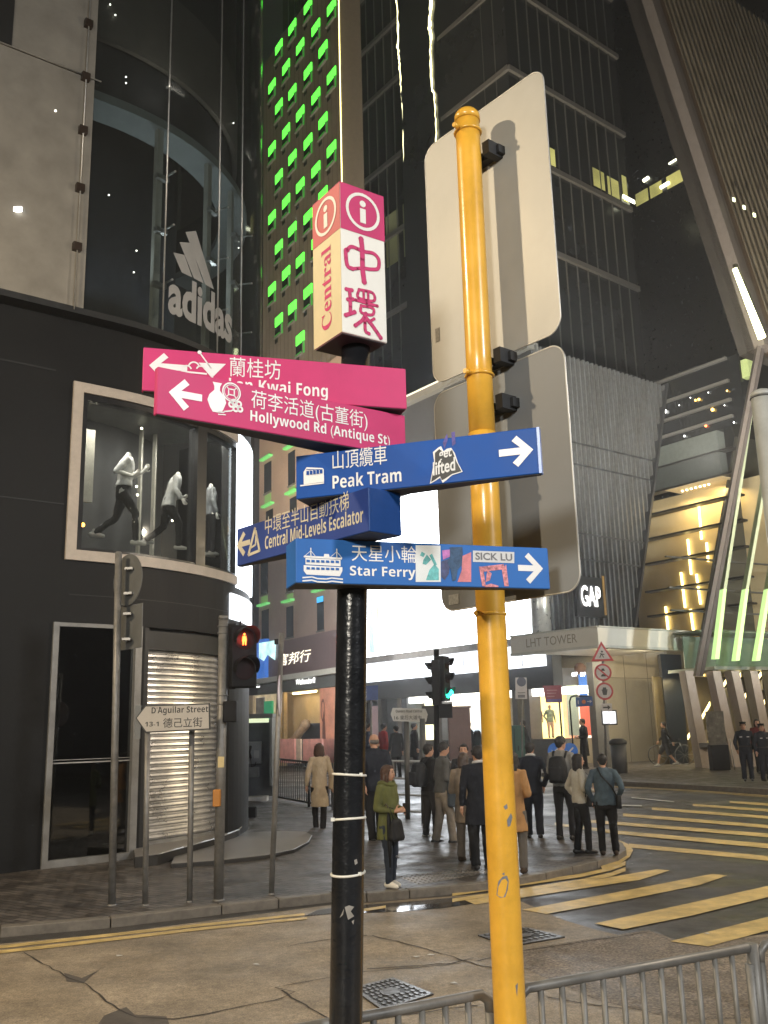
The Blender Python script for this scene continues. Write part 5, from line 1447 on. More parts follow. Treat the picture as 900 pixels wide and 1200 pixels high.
F5.text(q, 'SICK LU', a, b, c - a, .034, .02, off=.0035)
q.build('sticker_lettering', mat('grey_ink', (.16, .16, .17), .6), b5)
for pts in ([(561, 664), (565, 687), (569, 687), (566, 664)], [(565, 664), (590, 661), (592, 667), (566, 670)], [(588, 668), (593, 661.5), (596, 687), (591, 687)], [(568, 686), (575, 684), (584, 686.5), (584, 688), (568, 688)], [(571, 668), (576, 672), (574, 680), (569, 682)]):
    patch('torn_sticker', pts, mat('red_white_paper', (.62, .22, .24), .6, var=.7, scale=60))
# --- illuminated cube on top
k_ = 1.215
th_ = math.radians(35.02); wC = .209 * k_; hC = .633 * k_; zC = 1.469 * k_ + CAM_H
cN = Vector((-.14 * k_, 3.334 * k_, zC)); uR = Vector((math.cos(th_), math.sin(th_), 0)); uL = Vector((-math.sin(th_), math.cos(th_), 0))
q = MB(); q.obox(cN, uR * wC, uL * wC, Vector((0, 0, hC)))
cube = q.build('box_sign', SIGNC, post, bevel=.006)
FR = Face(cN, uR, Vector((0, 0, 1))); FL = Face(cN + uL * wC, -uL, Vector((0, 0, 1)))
hp = hC * .315
q = MB()
for F in (FR,): F.poly(q, [(.001, hC - hp), (wC - .001, hC - hp), (wC - .001, hC - .002), (.001, hC - .002)], .0012)
q.obox(cN + Vector((0, 0, hC + .0005)), uR * wC, uL * wC, Vector((0, 0, .003)))
q.build('box_panel', PINK, cube)
q = MB(); FL.poly(q, [(.001, hC - hp), (wC - .001, hC - hp), (wC - .001, hC - .002), (.001, hC - .002)], .0012); q.build('box_panel', mat('dull_magenta', (.50, .085, .10), .5, var=.12), cube, label='dull magenta panel')  # left panel is duller and more orange than the right one
q = MB(); FL.poly(q, [(.001, .002), (wC - .001, .002), (wC - .001, hC - hp - .001), (.001, hC - hp - .001)], .0006, 0, .0003); q.build('cream_panel', mat('cream_face', (.66, .57, .34), .5, var=.08), cube)  # left face is creamier than the right one
q = MB()
for F in (FR, FL):
    q = MB()
    c = (wC / 2, hC - hp * .5); F.ring(q, c, .082, .098, off=.003); F.disc(q, (c[0], c[1] + .042), .017, off=.003); F.poly(q, [(c[0] - .016, c[1] + .016), (c[0] + .016, c[1] + .016), (c[0] + .016, c[1] - .060), (c[0] - .016, c[1] - .060)], off=.003)
    q.build('information_symbol', SIGNC, cube)
# calligraphy: brush strokes
q = MB()
def brush(F, mb, pts, w, off=.002):
    P = [(x * wC, (1 - y) * (hC - hp)) for x, y in pts]
    n = 6
    S_ = []
    for i in range(len(P) - 1):
        a, b, c, d = P[max(0, i - 1)], P[i], P[i + 1], P[min(len(P) - 1, i + 2)]
        for j in range(n):
            t = j / n
            S_.append(tuple(.5 * (2 * b[e] + (c[e] - a[e]) * t + (2 * a[e] - 5 * b[e] + 4 * c[e] - d[e]) * t * t + (3 * b[e] - a[e] - 3 * c[e] + d[e]) * t ** 3) for e in (0, 1)))
    S_.append(P[-1])
    P = S_
    F.line(mb, P, w, off=off)
    for i, p in enumerate(P): F.disc(mb, p, w * (.56 if i in (0, len(P) - 1) else .5), off=off + .0001 * (i % 3))
# 中 then 環
for pts, w in (([(.14, .20), (.10, .22), (.13, .35), (.24, .37)], .020), ([(.12, .21), (.24, .155), (.50, .165), (.72, .155), (.84, .20), (.82, .29), (.66, .32), (.50, .33)], .018), ([(.24, .37), (.46, .335)], .016), ([(.45, .05), (.47, .16), (.47, .34), (.50, .465)], .026)):
    brush(FR, q, pts, w)
q.build('calligraphy', PINK, cube)
q = MB()
for pts, w in (([(.10, .585), (.22, .58)], .018), ([(.13, .68), (.24, .665)], .018), ([(.17, .585), (.18, .68), (.18, .80)], .018), ([(.08, .835), (.27, .785)], .020),
               ([(.38, .555), (.68, .55), (.70, .625), (.36, .635), (.38, .555)], .014), ([(.48, .555), (.48, .63)], .012), ([(.58, .555), (.58, .63)], .012), ([(.30, .665), (.78, .665)], .015),
               ([(.42, .705), (.68, .70), (.66, .765), (.42, .77), (.42, .705)], .014), ([(.52, .77), (.44, .84), (.28, .91)], .018), ([(.50, .80), (.50, .93), (.58, .955)], .016), ([(.50, .80), (.66, .87), (.84, .965)], .020), ([(.70, .80), (.58, .845)], .014)):
    brush(FR, q, pts, w)
q.build('calligraphy', PINK, cube)
# serif word running upwards on the left face: slab letters with added serifs
q = MB()
hL = (hC - hp)
put_text(q, serifb('Central'), FL.P(wC * .66, hL * .115), Vector((0, 0, 1)), -FL.u, w=hL * .80, h=wC * .35, off=.0025, bold=.0)
q.build('lettering', PINK, cube)
q = MB(); q.obox(cN + Vector((0, 0, -.004)) + uR * .008 + uL * .008, uR * (wC - .016), uL * (wC - .016), Vector((0, 0, .0035))); q.build('underside', MATS['sign_underside_shade'], cube)  # near-black sheet paints in the shade under the box

# ================================================================== YELLOW SIGN POLE with two road signs seen from behind
YP = mat('yellow_gloss_paint', (.74, .40, .045), .32, var=.10, scale=7, bump=.10, bscale=18, coat=.35, dirt=.25)
yb, yt = Vector((.515, 4.75, 0)), Vector((.531, 4.75, 5.475))
ypole = thing('yellow_sign_pole', 'tall glossy yellow pole with chipped paint carrying two big road signs seen from behind', 'sign pole', tuple(yb))
q = MB()
def yat(z): return yb + (yt - yb) * (z / yt.z)
q.tube([yat(z) for z in (0, .5, 1, 1.6, 2.2, 2.8, 3.2, 3.55)] , .0745, 28); q.tube([yat(z) for z in (3.551, 4, 4.6, 5.2, 5.40)], .069, 28)
q.tube([yat(5.40), yat(5.44), yat(5.465), yat(5.475)], [.073, .072, .055, .02], 28)
yp = q.build('pole', YP, ypole)
q = MB()
def onyel(px, py):
    p = at(px, py, yb.y - .07); c = yat(p.z); dx = max(-.072, min(.072, p.x - c.x)); return Vector((c.x + dx, c.y - math.sqrt(max(0, .0750 ** 2 - dx * dx)) - .0008, p.z))
for P_ in ([(584, 1033), (589, 1027), (594, 1026), (596, 1032), (595, 1042), (592, 1051), (586, 1052), (582, 1049)], [(590, 945), (594, 942), (595, 947), (592, 949)], [(594, 961), (599, 953), (601, 958), (598, 968), (595, 969)], [(604, 1155), (607, 1152), (606, 1168)], [(588, 1024), (591, 1022), (591, 1026)]):
    q = MB(); q.quad(*[onyel(*p) for p in P_])
    q.build('bare_patch', mat('bare_grey_undercoat', (.17, .18, .20), .6, var=.2), yp)
for z in (5.33, 3.87, 3.40, 2.60):
    c = yat(z); q = MB(); q.tube([c + Vector((-.06, -.06, 0)), c + Vector((-.085, -.085, 0))], [.014, .014], 6); q.tube([c + Vector((.071 * math.cos(a), .071 * math.sin(a), 0)) for a in [2 * math.pi * i / 24 for i in range(24)]], .010, 6, closed=True)
    q.build('clamp_ring', YP, ypole)
SIGNB = mat('bare_aluminium_sign_back', (.37, .37, .35), .5, metal=.15, var=.10, scale=2.2, bump=.04, bscale=10, dirt=.12)
SIGNB2 = mat('grey_sign_back', (.175, .19, .205), .55, metal=.05, var=.10, scale=2)
def plate(name, P0, P1, z0, h, m, rad, label):
    """rounded-corner plate: bottom edge from P0 to P1 (x, y)"""
    u = Vector((P1[0] - P0[0], P1[1] - P0[1], 0)); L_ = u.length; u.normalize(); F = Face(Vector((P0[0], P0[1], z0)), u, Vector((0, 0, 1)))
    pts = []
    for cx, cy, a0 in ((L_ - rad, rad, -90), (L_ - rad, h - rad, 0), (rad, h - rad, 90), (rad, rad, 180)):
        for k in range(9):
            a = math.radians(a0 + k * 90 / 8); pts.append((cx + rad * math.cos(a), cy + rad * math.sin(a)))
    q = MB(); q.prism([F.P(a, b) for a, b in pts], F.n * -.004)
    o = q.build(name, m, ypole, label=label)
    q = MB()
    R = [F.P(a, b, -.002) for a, b in pts]; q.tube(R, .0045, 6, closed=True)
    q.build('rim', mat('sign_rim', (.45, .45, .43), .4, metal=.4), o)
    return o, F, L_
s_ = 1.253
pA, FA, LA = plate('road_sign', (.249 * s_, 4.2 * s_), (.743 * s_, 3.604 * s_), 1.57 * s_ + CAM_H, 1.241 * s_, SIGNB, .09, 'pale road sign back, upper of two')
pB_, FB, LB = plate('road_sign', (.248 * s_, 4.2 * s_), (.745 * s_, 3.596 * s_), .502 * s_ + CAM_H, 1.016 * s_, SIGNB2, .09, 'dark grey road sign back, lower of two')
q = MB(); a, b = FA.uv(513, 393); FA.poly(q, [(a - .018, b - .04), (a + .018, b - .04), (a + .018, b + .045), (a - .018, b + .045)]); q.build('sticker', mat('grey_label', (.22, .21, .19), .6, var=.4, scale=60), pA)
q = MB(); a, b = FB.uv(532, 703); FB.poly(q, [(a - .04, b - .025), (a + .04, b - .025), (a + .04, b + .03), (a - .04, b + .03)]); q.build('sticker', mat('pale_label', (.35, .37, .38), .6, var=.3, scale=60), pB_)
BRK = mat('black_bracket', (.015, .016, .018), .5)
for (F, pl, z) in ((FA, pA, 5.22), (FA, pA, 3.98), (FB, pB_, 3.72), (FB, pB_, 2.78)):
    c = yat(z); t = (c - F.o).dot(F.u); p = F.o + F.u * t; p.z = z
    q = MB(); q.obox(p - F.u * .13 - Vector((0, 0, .03)) + F.n * .001, F.u * .26, F.n * .05, Vector((0, 0, .05))); q.obox(p + F.u * .06 - Vector((0, 0, .045)) + F.n * .001, F.u * .05, F.n * .11, Vector((0, 0, .08)))
    q.cyl(p, c, .018, .018, 8)
    q.build('bracket', BRK, ypole)

# ================================================================== STREET FURNITURE helpers
GALV = mat('galvanised_steel', (.34, .34, .335), .42, metal=.55, var=.2, scale=14, bump=.08, bscale=60, dirt=.2)
GALVD = mat('weathered_galvanised', (.20, .195, .185), .5, metal=.4, var=.25, scale=10, dirt=.3)
SIGNBK = mat('sign_back_grey', (.13, .135, .135), .5, metal=.2, var=.12)
def pole_px(mb, bot, top, r, r1=None, n=12, dz=PAVE, m=0):
    b = gp(*bot, dz); t = at(*top, b.y); mb.cyl(b, t, r, r1 if r1 else r, n, m)
    mb.cyl(b, b + Vector((0, 0, .025)), r * 1.25, r * 1.1, n, m)
    return b, t
# plain post with a round sign turned away
b0 = gp(131, 1062, PAVE)
t = thing('round_sign_post', 'thin grey post with a round disc and square plate seen from behind', 'road sign', tuple(b0))
q = MB(); b0, t0 = pole_px(q, (131, 1062), (139, 648), .045); q.ball(t0, (.045, .045, .02), 10); q.build('pole', GALVD, t)
nrm = Vector((.68, .73, 0)).normalized(); c = at(145, 678, b0.y) + Vector((.02, .12, 0)); q = MB(); q.disc(c, nrm, .335, .012, 36); q.build('round_plate', SIGNBK, t)
c = at(146, 734, b0.y) + Vector((.02, .12, 0)); u = Vector((nrm.y, -nrm.x, 0)); q = MB(); q.obox(c - u * .3 - Vector((0, 0, .28)), u * .6, nrm * .01, Vector((0, 0, .56))); q.build('square_plate', SIGNBK, t)
q = MB()
for z in (c.z, c.z + .58): 
    for dz in (-.16, .16): q.box((b0.x + .06, b0.y + .03, z + dz), (.1, .09, .03))
q.build('clip', GALV, t)
# street name plate on two posts
b1_, b2_ = gp(170, 1062, PAVE), gp(222, 1058, PAVE)
npl = thing('street_name_sign', "D'Aguilar Street nameplate pointing left on two thin posts by the shutter", 'street sign', tuple(b1_))
for (bx, tx) in (((170, 1062), (173, 850)), ((222, 1058), (225, 850))):
    q = MB(); pole_px(q, bx, tx, .035); q.build('post', GALVD, npl)
yN = min(b1_.y, b2_.y) - .06
oN = at(160, 858, yN); uN = (at(246, 855, yN) - oN); uN.z = 0
FN = Face(oN, uN, Vector((0, 0, 1)))
pts = fp(FN, [(159, 841.5), (170, 826.5), (246, 824), (246.5, 855), (170.5, 859)])
q = MB(); FN.poly(q, [(a, b) for a, b in pts], .02, 0, -.02); npp = q.build('plate', mat('black_plate_edge', (.02, .02, .02), .5), npl)
q = MB(); cx = sum(p[0] for p in pts) / 5; cy = sum(p[1] for p in pts) / 5
FN.poly(q, [(cx + (a - cx) * .965, cy + (b - cy) * .90) for a, b in pts], .001, 0, .001); q.build('plate_face', mat('grey_white_nameplate', (.40, .37, .33), .5, var=.08), npp)
q = MB(); FN.poly(q, fp(FN, [(186.3, 828.6), (187.6, 828.4), (187.2, 831.6), (186.5, 831.6)]), .001, 0, .002); ptext(FN, q, sansb("D'Aguilar Street"), 177.5, 838.5, 244, 828.5, .0); ptext(FN, q, '德己立街', 191, 853, 237, 841.5, .006); ptext(FN, q, sansb('13-1'), 170, 851.5, 186, 846, .0)
q.build('lettering', mat('black_lettering', (.015, .015, .015), .5), npp)
q = MB(); a = FN.P(*FN.uv(161, 850)); q.obox(a + Vector((-.04, .03, -.16)), Vector((.07, 0, 0)), Vector((0, .01, 0)), Vector((0, 0, .40))); q.build('back_plate', SIGNBK, npl)

# pedestrian signal on a thick post
bS = gp(256, 1056, PAVE)
sig = thing('pedestrian_signal', 'black pedestrian signal on thick grey post showing a red standing man', 'pedestrian signal', tuple(bS))
q = MB(); b0, t0 = pole_px(q, (256, 1056), (262, 726), .060, n=18)
q.cyl(t0, t0 + Vector((0, 0, .05)), .07, .06, 16)
for py in (716 + 18, 742, 815, 825): p = at(261, py, b0.y); q.tube([p + Vector((.064 * math.cos(a), .064 * math.sin(a), 0)) for a in [2 * math.pi * i / 16 for i in range(16)]], .008, 6, closed=True)
sp_ = q.build('post', GALVD, sig)
q = MB(); p = at(259, 893, b0.y - .062); q.box(p, (.075, .006, .13)); q.build('sticker', mat('cream_label', (.55, .44, .22), .6, var=.2), sig)
BLKB = mat('signal_black', (.006, .006, .007), .6, var=.2, spec=.2)
ang = math.radians(28)                       # signal head looks to the viewer's right
fdir = Vector((math.sin(ang), -math.cos(ang), 0)); rdir = Vector((math.cos(ang), math.sin(ang), 0))
hc = at(285, 768, b0.y - .05)
q = MB(); q.obox(hc - rdir * .16 - fdir * -.02 - Vector((0, 0, .40)), rdir * .34, fdir * -.24, Vector((0, 0, .78))); hd = q.build('signal_head', BLKB, sig, bevel=.02)
q = MB(); q.obox(at(272, 768, b0.y) + Vector((-.05, -.04, -.42)), Vector((.10, 0, 0)), Vector((0, .1, 0)), Vector((0, 0, .82))); q.tube([at(281, 735, b0.y), at(282, 728, b0.y)], [.015, .012], 6); q.build('back_bracket', BLKB, sig)
for k, dz in enumerate((.20, -.17)):
    c = hc + rdir * .01 + fdir * .03 + Vector((0, 0, dz))
    vis = MB(); R0 = []
    n = 18
    for i in range(n + 1):
        a = math.radians(-20 + 220 * i / n); e = rdir * math.cos(a) * .150 + Vector((0, 0, math.sin(a) * .150)); R0.append((c + e, c + e + fdir * (.25 * (.55 + .45 * math.sin(a)))))
    for i in range(n): vis.quad(R0[i][0], R0[i + 1][0], R0[i + 1][1], R0[i][1])
    vis.build('visor', BLKB, hd)
    lens = MB(); lens.disc(c - fdir * .005, fdir, .135, .01, 28); lens.build('lens', mat('dark_lens', (.02, .008, .008), .2), hd)
Fm = Face(hc + fdir * .04 + Vector((0, 0, .20)), rdir, Vector((0, 0, 1)))
q = MB()
Fm.disc(q, (0, .060), .016); Fm.poly(q, [(-.026, .038), (.026, .038), (.030, -.014), (.024, -.075), (.009, -.075), (.0, -.02), (-.009, -.075), (-.024, -.075), (-.030, -.014)])
q.build('red_man', glow('signal_red_man', (1.0, .13, .02), 5), hd)
o = lamp('red_light', tuple(hc + fdir * .10 + Vector((0, 0, .20))), tuple(hc + fdir * .4 + Vector((0, 0, .28))), 1.1, (1, .05, .02), .08, 'POINT'); o.parent = sig; o.location -= Vector(sig.location)
q = MB(); a = at(270, 834, b0.y - .05); q.box(a, (.17, .14, .26)); q.build('push_button_box', BLKB, sig, bevel=.015)
q = MB(); a = at(250, 930, b0.y - .06); q.box((b0.x - .02, b0.y - .09, a.z - .05), (.09, .08, .2)); q.build('push_button_box', mat('orange_button_box', (.40, .16, .02), .5), sig, bevel=.01)

# thin post with a narrow plate edge-on
bE = gp(318, 1049, PAVE)
t = thing('parking_sign_post', 'thin grey post with one white sign turned edge on', 'road sign', tuple(bE))
q = MB(); b0, t0 = pole_px(q, (318, 1049), (330, 742), .034); q.build('pole', GALVD, t)
c = at(327.5, 815, b0.y - .03); q = MB(); nrm = Vector((.995, .02, 0)).normalized(); u = Vector((-nrm.y, nrm.x, 0))
F_ = Face(c, u, Vector((0, 0, 1))); F_.disc(q, (0, 0), .26, .01, n=30); q.build('round_plate', mat('white_enamel', (.55, .50, .56), .4, var=.1), t)
q = MB(); q.box(at(324, 752, b0.y) , (.05, .05, .07)); q.build('cap_lamp', BLKB, t)

# second post pair with a small nameplate by the crowd
bN = gp(478, 962, PAVE)
t = thing('street_name_sign', "small grey hexagonal Queen's Road Central nameplate on two dark posts behind the crowd", 'street sign', tuple(bN))
for bx, tx in (((478, 962), (476, 842)), ((497, 968), (495, 842))):
    q = MB(); pole_px(q, bx, tx, .055); q.build('post', mat('dark_post', (.06, .06, .058), .5), t)
F_ = Face(at(459, 846, bN.y - .1), at(501, 846, bN.y - .1) - at(459, 846, bN.y - .1), Vector((0, 0, 1)))
q = MB(); F_.poly(q, fp(F_, [(458, 837), (460.5, 829.5), (499, 829.5), (501.5, 836), (499.5, 845), (461, 845)]), .03, 0, -.03); npp = q.build('plate', mat('grey_nameplate', (.34, .34, .33), .5, var=.1), t)
q = MB(); ptext(F_, q, sansb("Queen's Road Central"), 464, 835.5, 495, 831.5, .0); ptext(F_, q, '皇后大道中', 469, 843, 494, 838, .006); ptext(F_, q, '16', 462, 843, 467, 839, .006); q.build('lettering', MATS['black_lettering'], npp)
q = MB(); a = at(504, 838, bN.y + .1); q.box(a, (.35, .05, .40)); q.build('back_plate', mat('black_plate_edge', (.02, .02, .02), .5), t)

# central traffic light
bT = gp(514, 985, PAVE)
bT.y = 19.5; bT = at(512, 985, 19.5); bT.z = PAVE
tl = thing('traffic_light', 'black traffic light pair in front of the LED screen with green lamp lit', 'traffic light', tuple(bT))
q = MB(); top = at(511.5, 761, 19.5); q.cyl(bT, top, .055, .055, 12); q.build('pole', BLKB, tl)
for k, (xc, yc, ang) in enumerate(((524, 795, 62), (507, 800, -100))):
    a = math.radians(ang); fd = Vector((math.sin(a), -math.cos(a), 0)); rd = Vector((math.cos(a), math.sin(a), 0)); c = at(xc, yc, 19.45)
    q = MB(); q.obox(c - rd * .15 - Vector((0, 0, .45)), rd * .30, -fd * .16, Vector((0, 0, .90))); hd = q.build('signal_head', BLKB, tl, bevel=.02)
    for j, dz in enumerate((.29, 0, -.29)):
        cc = c + Vector((0, 0, dz)) + fd * .01
        vis = MB(); R0 = []
        for i in range(15):
            b_ = math.radians(-15 + 210 * i / 14); e = rd * math.cos(b_) * .115 + Vector((0, 0, math.sin(b_) * .115)); R0.append((cc + e, cc + e + fd * (.15 * (.5 + .5 * math.sin(b_)))))
        for i in range(14): vis.quad(R0[i][0], R0[i + 1][0], R0[i + 1][1], R0[i][1])
        vis.build('visor', BLKB, hd)
        q = MB(); q.disc(cc, fd, .10, .012, 20)
        if k == 0 and j == 2: q.ball(cc + fd * .02, .085, 12)
        q.build('lens', glow('signal_green', (.02, 1.0, .55), 6, False) if (k == 0 and j == 2) else MATS['dark_lens'], hd)
q = MB(); a = at(522, 833, 19.4); q.box(a, (.26, .2, .28)); q.build('signal_box', BLKB, tl)

# stack of prohibition signs across the road
bR = gp(712, 905, FARZ); bR = at(711, 905, 33.5); bR.z = road_z(33.5) + FARZ
rs = thing('prohibition_sign_post', 'grey post with triangular warning sign above two red ring signs and an arrow plate', 'road sign', tuple(bR))
q = MB(); tp = at(706, 757, 33.5); q.cyl(bR, tp, .045, .045, 10); q.build('pole', GALVD, rs)
REDS = mat('sign_red', (.42, .03, .04), .5, var=.1)
WHS = mat('sign_white', (.48, .46, .46), .5, var=.1)
Fq = Face(at(706, 773, 33.42), Vector((1, 0, 0)), Vector((0, 0, 1)))
def tri(c, r): return [(c[0] + r * math.cos(math.radians(90 + 120 * i)), c[1] + r * math.sin(math.radians(90 + 120 * i))) for i in range(3)]
c = Fq.uv(705.5, 767); q = MB(); Fq.poly(q, tri(c, .46), .01, 0); tr_ = q.build('warning_triangle', REDS, rs)
q = MB(); Fq.poly(q, tri(c, .32), .004, 0, .012); q.build('sign_face', WHS, tr_)
q = MB(); Fq.line(q, [(c[0] - .09, c[1] - .10), (c[0] - .02, c[1] + .02), (c[0] + .04, c[1] - .10)], .03, off=.017); Fq.disc(q, (c[0] - .0, c[1] + .1), .035, off=.017); Fq.line(q, [(c[0] - .07, c[1] + .03), (c[0] + .07, c[1] + .0)], .03, off=.017); q.build('sign_symbol', MATS['black_lettering'], tr_)
for j, (cx, cy) in enumerate(((706.5, 788), (708.5, 810))):
    c = Fq.uv(cx, cy); q = MB(); Fq.disc(q, c, .30, .01, n=30); rg = q.build('ring_sign', REDS, rs)
    q = MB(); Fq.disc(q, c, .235, .004, 0, .012, 30); q.build('sign_face', WHS, rg)
    q = MB()
    if j == 0: Fq.poly(q, [(c[0] - .09, c[1] - .14), (c[0] + .11, c[1] - .14), (c[0] + .06, c[1] - .06), (c[0] - .04, c[1] - .06)], off=.017); Fq.poly(q, [(c[0] - .07, c[1] + .06), (c[0] + .08, c[1] + .05), (c[0] + .03, c[1] + .14), (c[0] - .03, c[1] + .13)], off=.017)
    else: Fq.poly(q, [(c[0] - .06, c[1] - .13), (c[0] + .06, c[1] - .13), (c[0] + .09, c[1] + .0), (c[0] + .05, c[1] + .13), (c[0] - .05, c[1] + .13), (c[0] - .09, c[1] + .0)], off=.017); Fq.line(q, [(c[0] - .1, c[1] + .04), (c[0] + .1, c[1] + .04)], .03, off=.018)
    q.build('sign_symbol', MATS['black_lettering'], rg)
    if j == 0:
        q = MB(); Fq.line(q, [(c[0] - .17, c[1] + .15), (c[0] + .17, c[1] - .16)], .05, off=.018); q.build('slash', REDS, rg)
q = MB(); c = Fq.uv(711, 829); Fq.poly(q, [(c[0] - .18, c[1] - .13), (c[0] + .18, c[1] - .13), (c[0] + .18, c[1] + .13), (c[0] - .18, c[1] + .13)], .01); ap = q.build('arrow_plate', WHS, rs)
q = MB(); Fq.line(q, [(c[0] - .11, c[1]), (c[0] + .06, c[1])], .05, off=.012); Fq.poly(q, [(c[0] + .13, c[1]), (c[0] + .03, c[1] + .085), (c[0] + .03, c[1] - .085)], off=.0125); q.build('arrow', MATS['black_lettering'], ap)
NOTE = glow('lit_notice', (.9, .92, .95), .95, False)
q = MB()
for xa, xb in ((707, 712.5), (714, 721)): a, b = Fq.uv(xa, 848); c_, d_ = Fq.uv(xb, 833.5); Fq.poly(q, [(a, b), (c_, b), (c_, d_), (a, d_)], .02)
a, b = Fq.uv(705.5, 850); c_, d_ = Fq.uv(722.5, 832); q2 = MB(); Fq.poly(q2, [(a, b), (c_, b), (c_, d_), (a, d_)], .01, 0, -.012); nb = q2.build('notice_board', MATS['black_plate_edge'], rs); q.build('notice', NOTE, nb)
# litter bin beneath
bB = at(725, 882, 34.0); bB.z = road_z(34) + FARZ
t = thing('litter_bin', 'dark grey litter bin beside the prohibition sign post', 'bin', tuple(bB))
q = MB(); q.tube([bB, bB + Vector((0, 0, .95))], [.26, .28], 16); q.build('body', mat('bin_grey', (.05, .05, .05), .5), t); q = MB(); q.tube([bB + Vector((0, 0, .96)), bB + Vector((0, 0, 1.08)), bB + Vector((0, 0, 1.16))], [.31, .31, .18], 16); q.build('lid', mat('bin_lid', (.03, .03, .03), .5), t)

def sign_on_post(name, label, cat, base, Y, poly_px, m, polem, top=None, r=.035, face=None, dz=FARZ):
    b = at(*base, Y); b.z = road_z(Y) + dz
    t = thing(name, label, cat, tuple(b))
    q = MB(); tt = at(*(top or poly_px[0]), Y); q.cyl(b, tt, r, r, 8); q.build('pole', polem, t)
    F = Face(at(poly_px[0][0], poly_px[0][1], Y - .06), Vector((1, 0, 0)), Vector((0, 0, 1)))
    q = MB(); F.poly(q, fp(F, poly_px), .015, 0, -.01); pl = q.build('plate', m, t)
    return t, F, pl
MAROON = mat('maroon_board', (.25, .05, .06), .5, var=.15)
t, F_, pl = sign_on_post('notice_sign', 'maroon notice board on a black post in front of the bright shop window', 'sign', (660, 880), 37.0, [(636, 803.5), (658, 803), (659, 823), (640, 823.5)], MAROON, BLKB, top=(654, 803))
q = MB()
for k in range(3): a, b = F_.uv(641, 809 + k * 3.6); F_.line(q, [(a, b), (a + .38 - .05 * k, b)], .035, off=.008)
q.build('text_lines', mat('pale_red_print', (.42, .2, .2), .5), pl)
q = MB(); a, b = F_.uv(641, 822.5); c_, d_ = F_.uv(658.5, 819); F_.poly(q, [(a, b), (c_, b), (c_, d_), (a, d_)], .004, 0, .006); q.build('blue_strip', mat('violet_strip', (.12, .10, .30), .5), pl)
t, F_, pl = sign_on_post('no_waiting_sign', 'white parking restriction sign with a dark disc above a text plate', 'road sign', (612, 905), 33.0, [(604, 794), (617, 794), (618, 819), (604, 819)], WHS, GALVD, top=(611, 794))
q = MB(); F_.disc(q, F_.uv(611, 799), .16, off=.008); q.build('disc', mat('slate_disc', (.07, .08, .12), .5), pl)
q = MB(); a, b = F_.uv(607, 812); F_.line(q, [(a, b), (a + .24, b)], .03, off=.008); a, b = F_.uv(608, 816); F_.line(q, [(a, b), (a + .06, b)], .1, off=.008); F_.line(q, [(a + .12, b), (a + .18, b)], .1, off=.008); q.build('text_lines', mat('grey_print', (.12, .12, .12), .5), pl)
# blue arrow sign on a curved tube frame
b = at(672, 878, 36.0); b.z = road_z(36) + FARZ
t = thing('bus_stop_sign', 'blue direction sign with orange emblem on a bent tube frame by the poster', 'sign', tuple(b))
q = MB(); q.tube([b, at(668, 830, 36), at(667.5, 822, 36), at(669, 817, 36), at(673, 815.5, 36), at(690, 816, 36)], .03, 8); q.build('tube_frame', BLKB, t)
F_ = Face(at(675, 828, 35.9), Vector((1, 0, 0)), Vector((0, 0, 1)))
q = MB(); F_.poly(q, fp(F_, [(675, 828.5), (694.5, 827), (694, 816), (674.5, 817)]), .02); pl = q.build('plate', mat('mid_blue_plate', (.02, .07, .22), .4), t)
q = MB(); a, b = F_.uv(684, 822.5); F_.disc(q, (a, b), .075, off=.024); q.build('emblem', mat('orange_emblem', (.55, .17, .05), .5), pl)
q = MB(); a, b = F_.uv(691, 822); F_.line(q, [(a - .09, b), (a + .03, b)], .03, off=.024); F_.poly(q, [(a + .08, b), (a, b + .06), (a, b - .06)], off=.024); a, b = F_.uv(677.5, 823); F_.line(q, [(a, b - .06), (a, b + .06)], .03, off=.024); q.build('arrow', WHS, pl)
# blue sign board left
t, F_, pl = sign_on_post('blue_notice_sign', 'small plain blue sign on a thin post right of the black post', 'sign', (436, 905), 30.0, [(427, 804), (443, 803), (443, 820), (427, 821)], mat('plain_blue_plate', (.02, .06, .26), .45), GALVD, top=(434, 804))
# two round blue keep-left discs low behind the tall man
for k, xc in enumerate((651, 668)):
    b = at(xc, 905, 26.5); b.z = road_z(26.5)
    t = thing('keep_left_bollard', 'blue round traffic disc on low post, %s the head of the tall man' % ('left of' if k == 0 else 'right of'), 'bollard', tuple(b), group='blue traffic discs on the refuge')
    q = MB(); q.cyl(b, b + Vector((0, 0, .9)), .05, .05, 10); q.build('post', GALVD, t)
    c = at(xc, 880, 26.4); q = MB(); q.disc(c, (0, -1, 0), .21, .02, 24); dsc = q.build('disc', mat('traffic_blue', (.01, .12, .50), .4), t)
    F_ = Face(c + Vector((0, -.012, 0)), Vector((1, 0, 0)), Vector((0, 0, 1))); q = MB(); F_.line(q, [(.08, .08), (-.04, -.04)], .04); F_.poly(q, [(-.1, -.1), (-.1, .03), (.03, -.1)]); q.build('arrow', WHS, dsc)

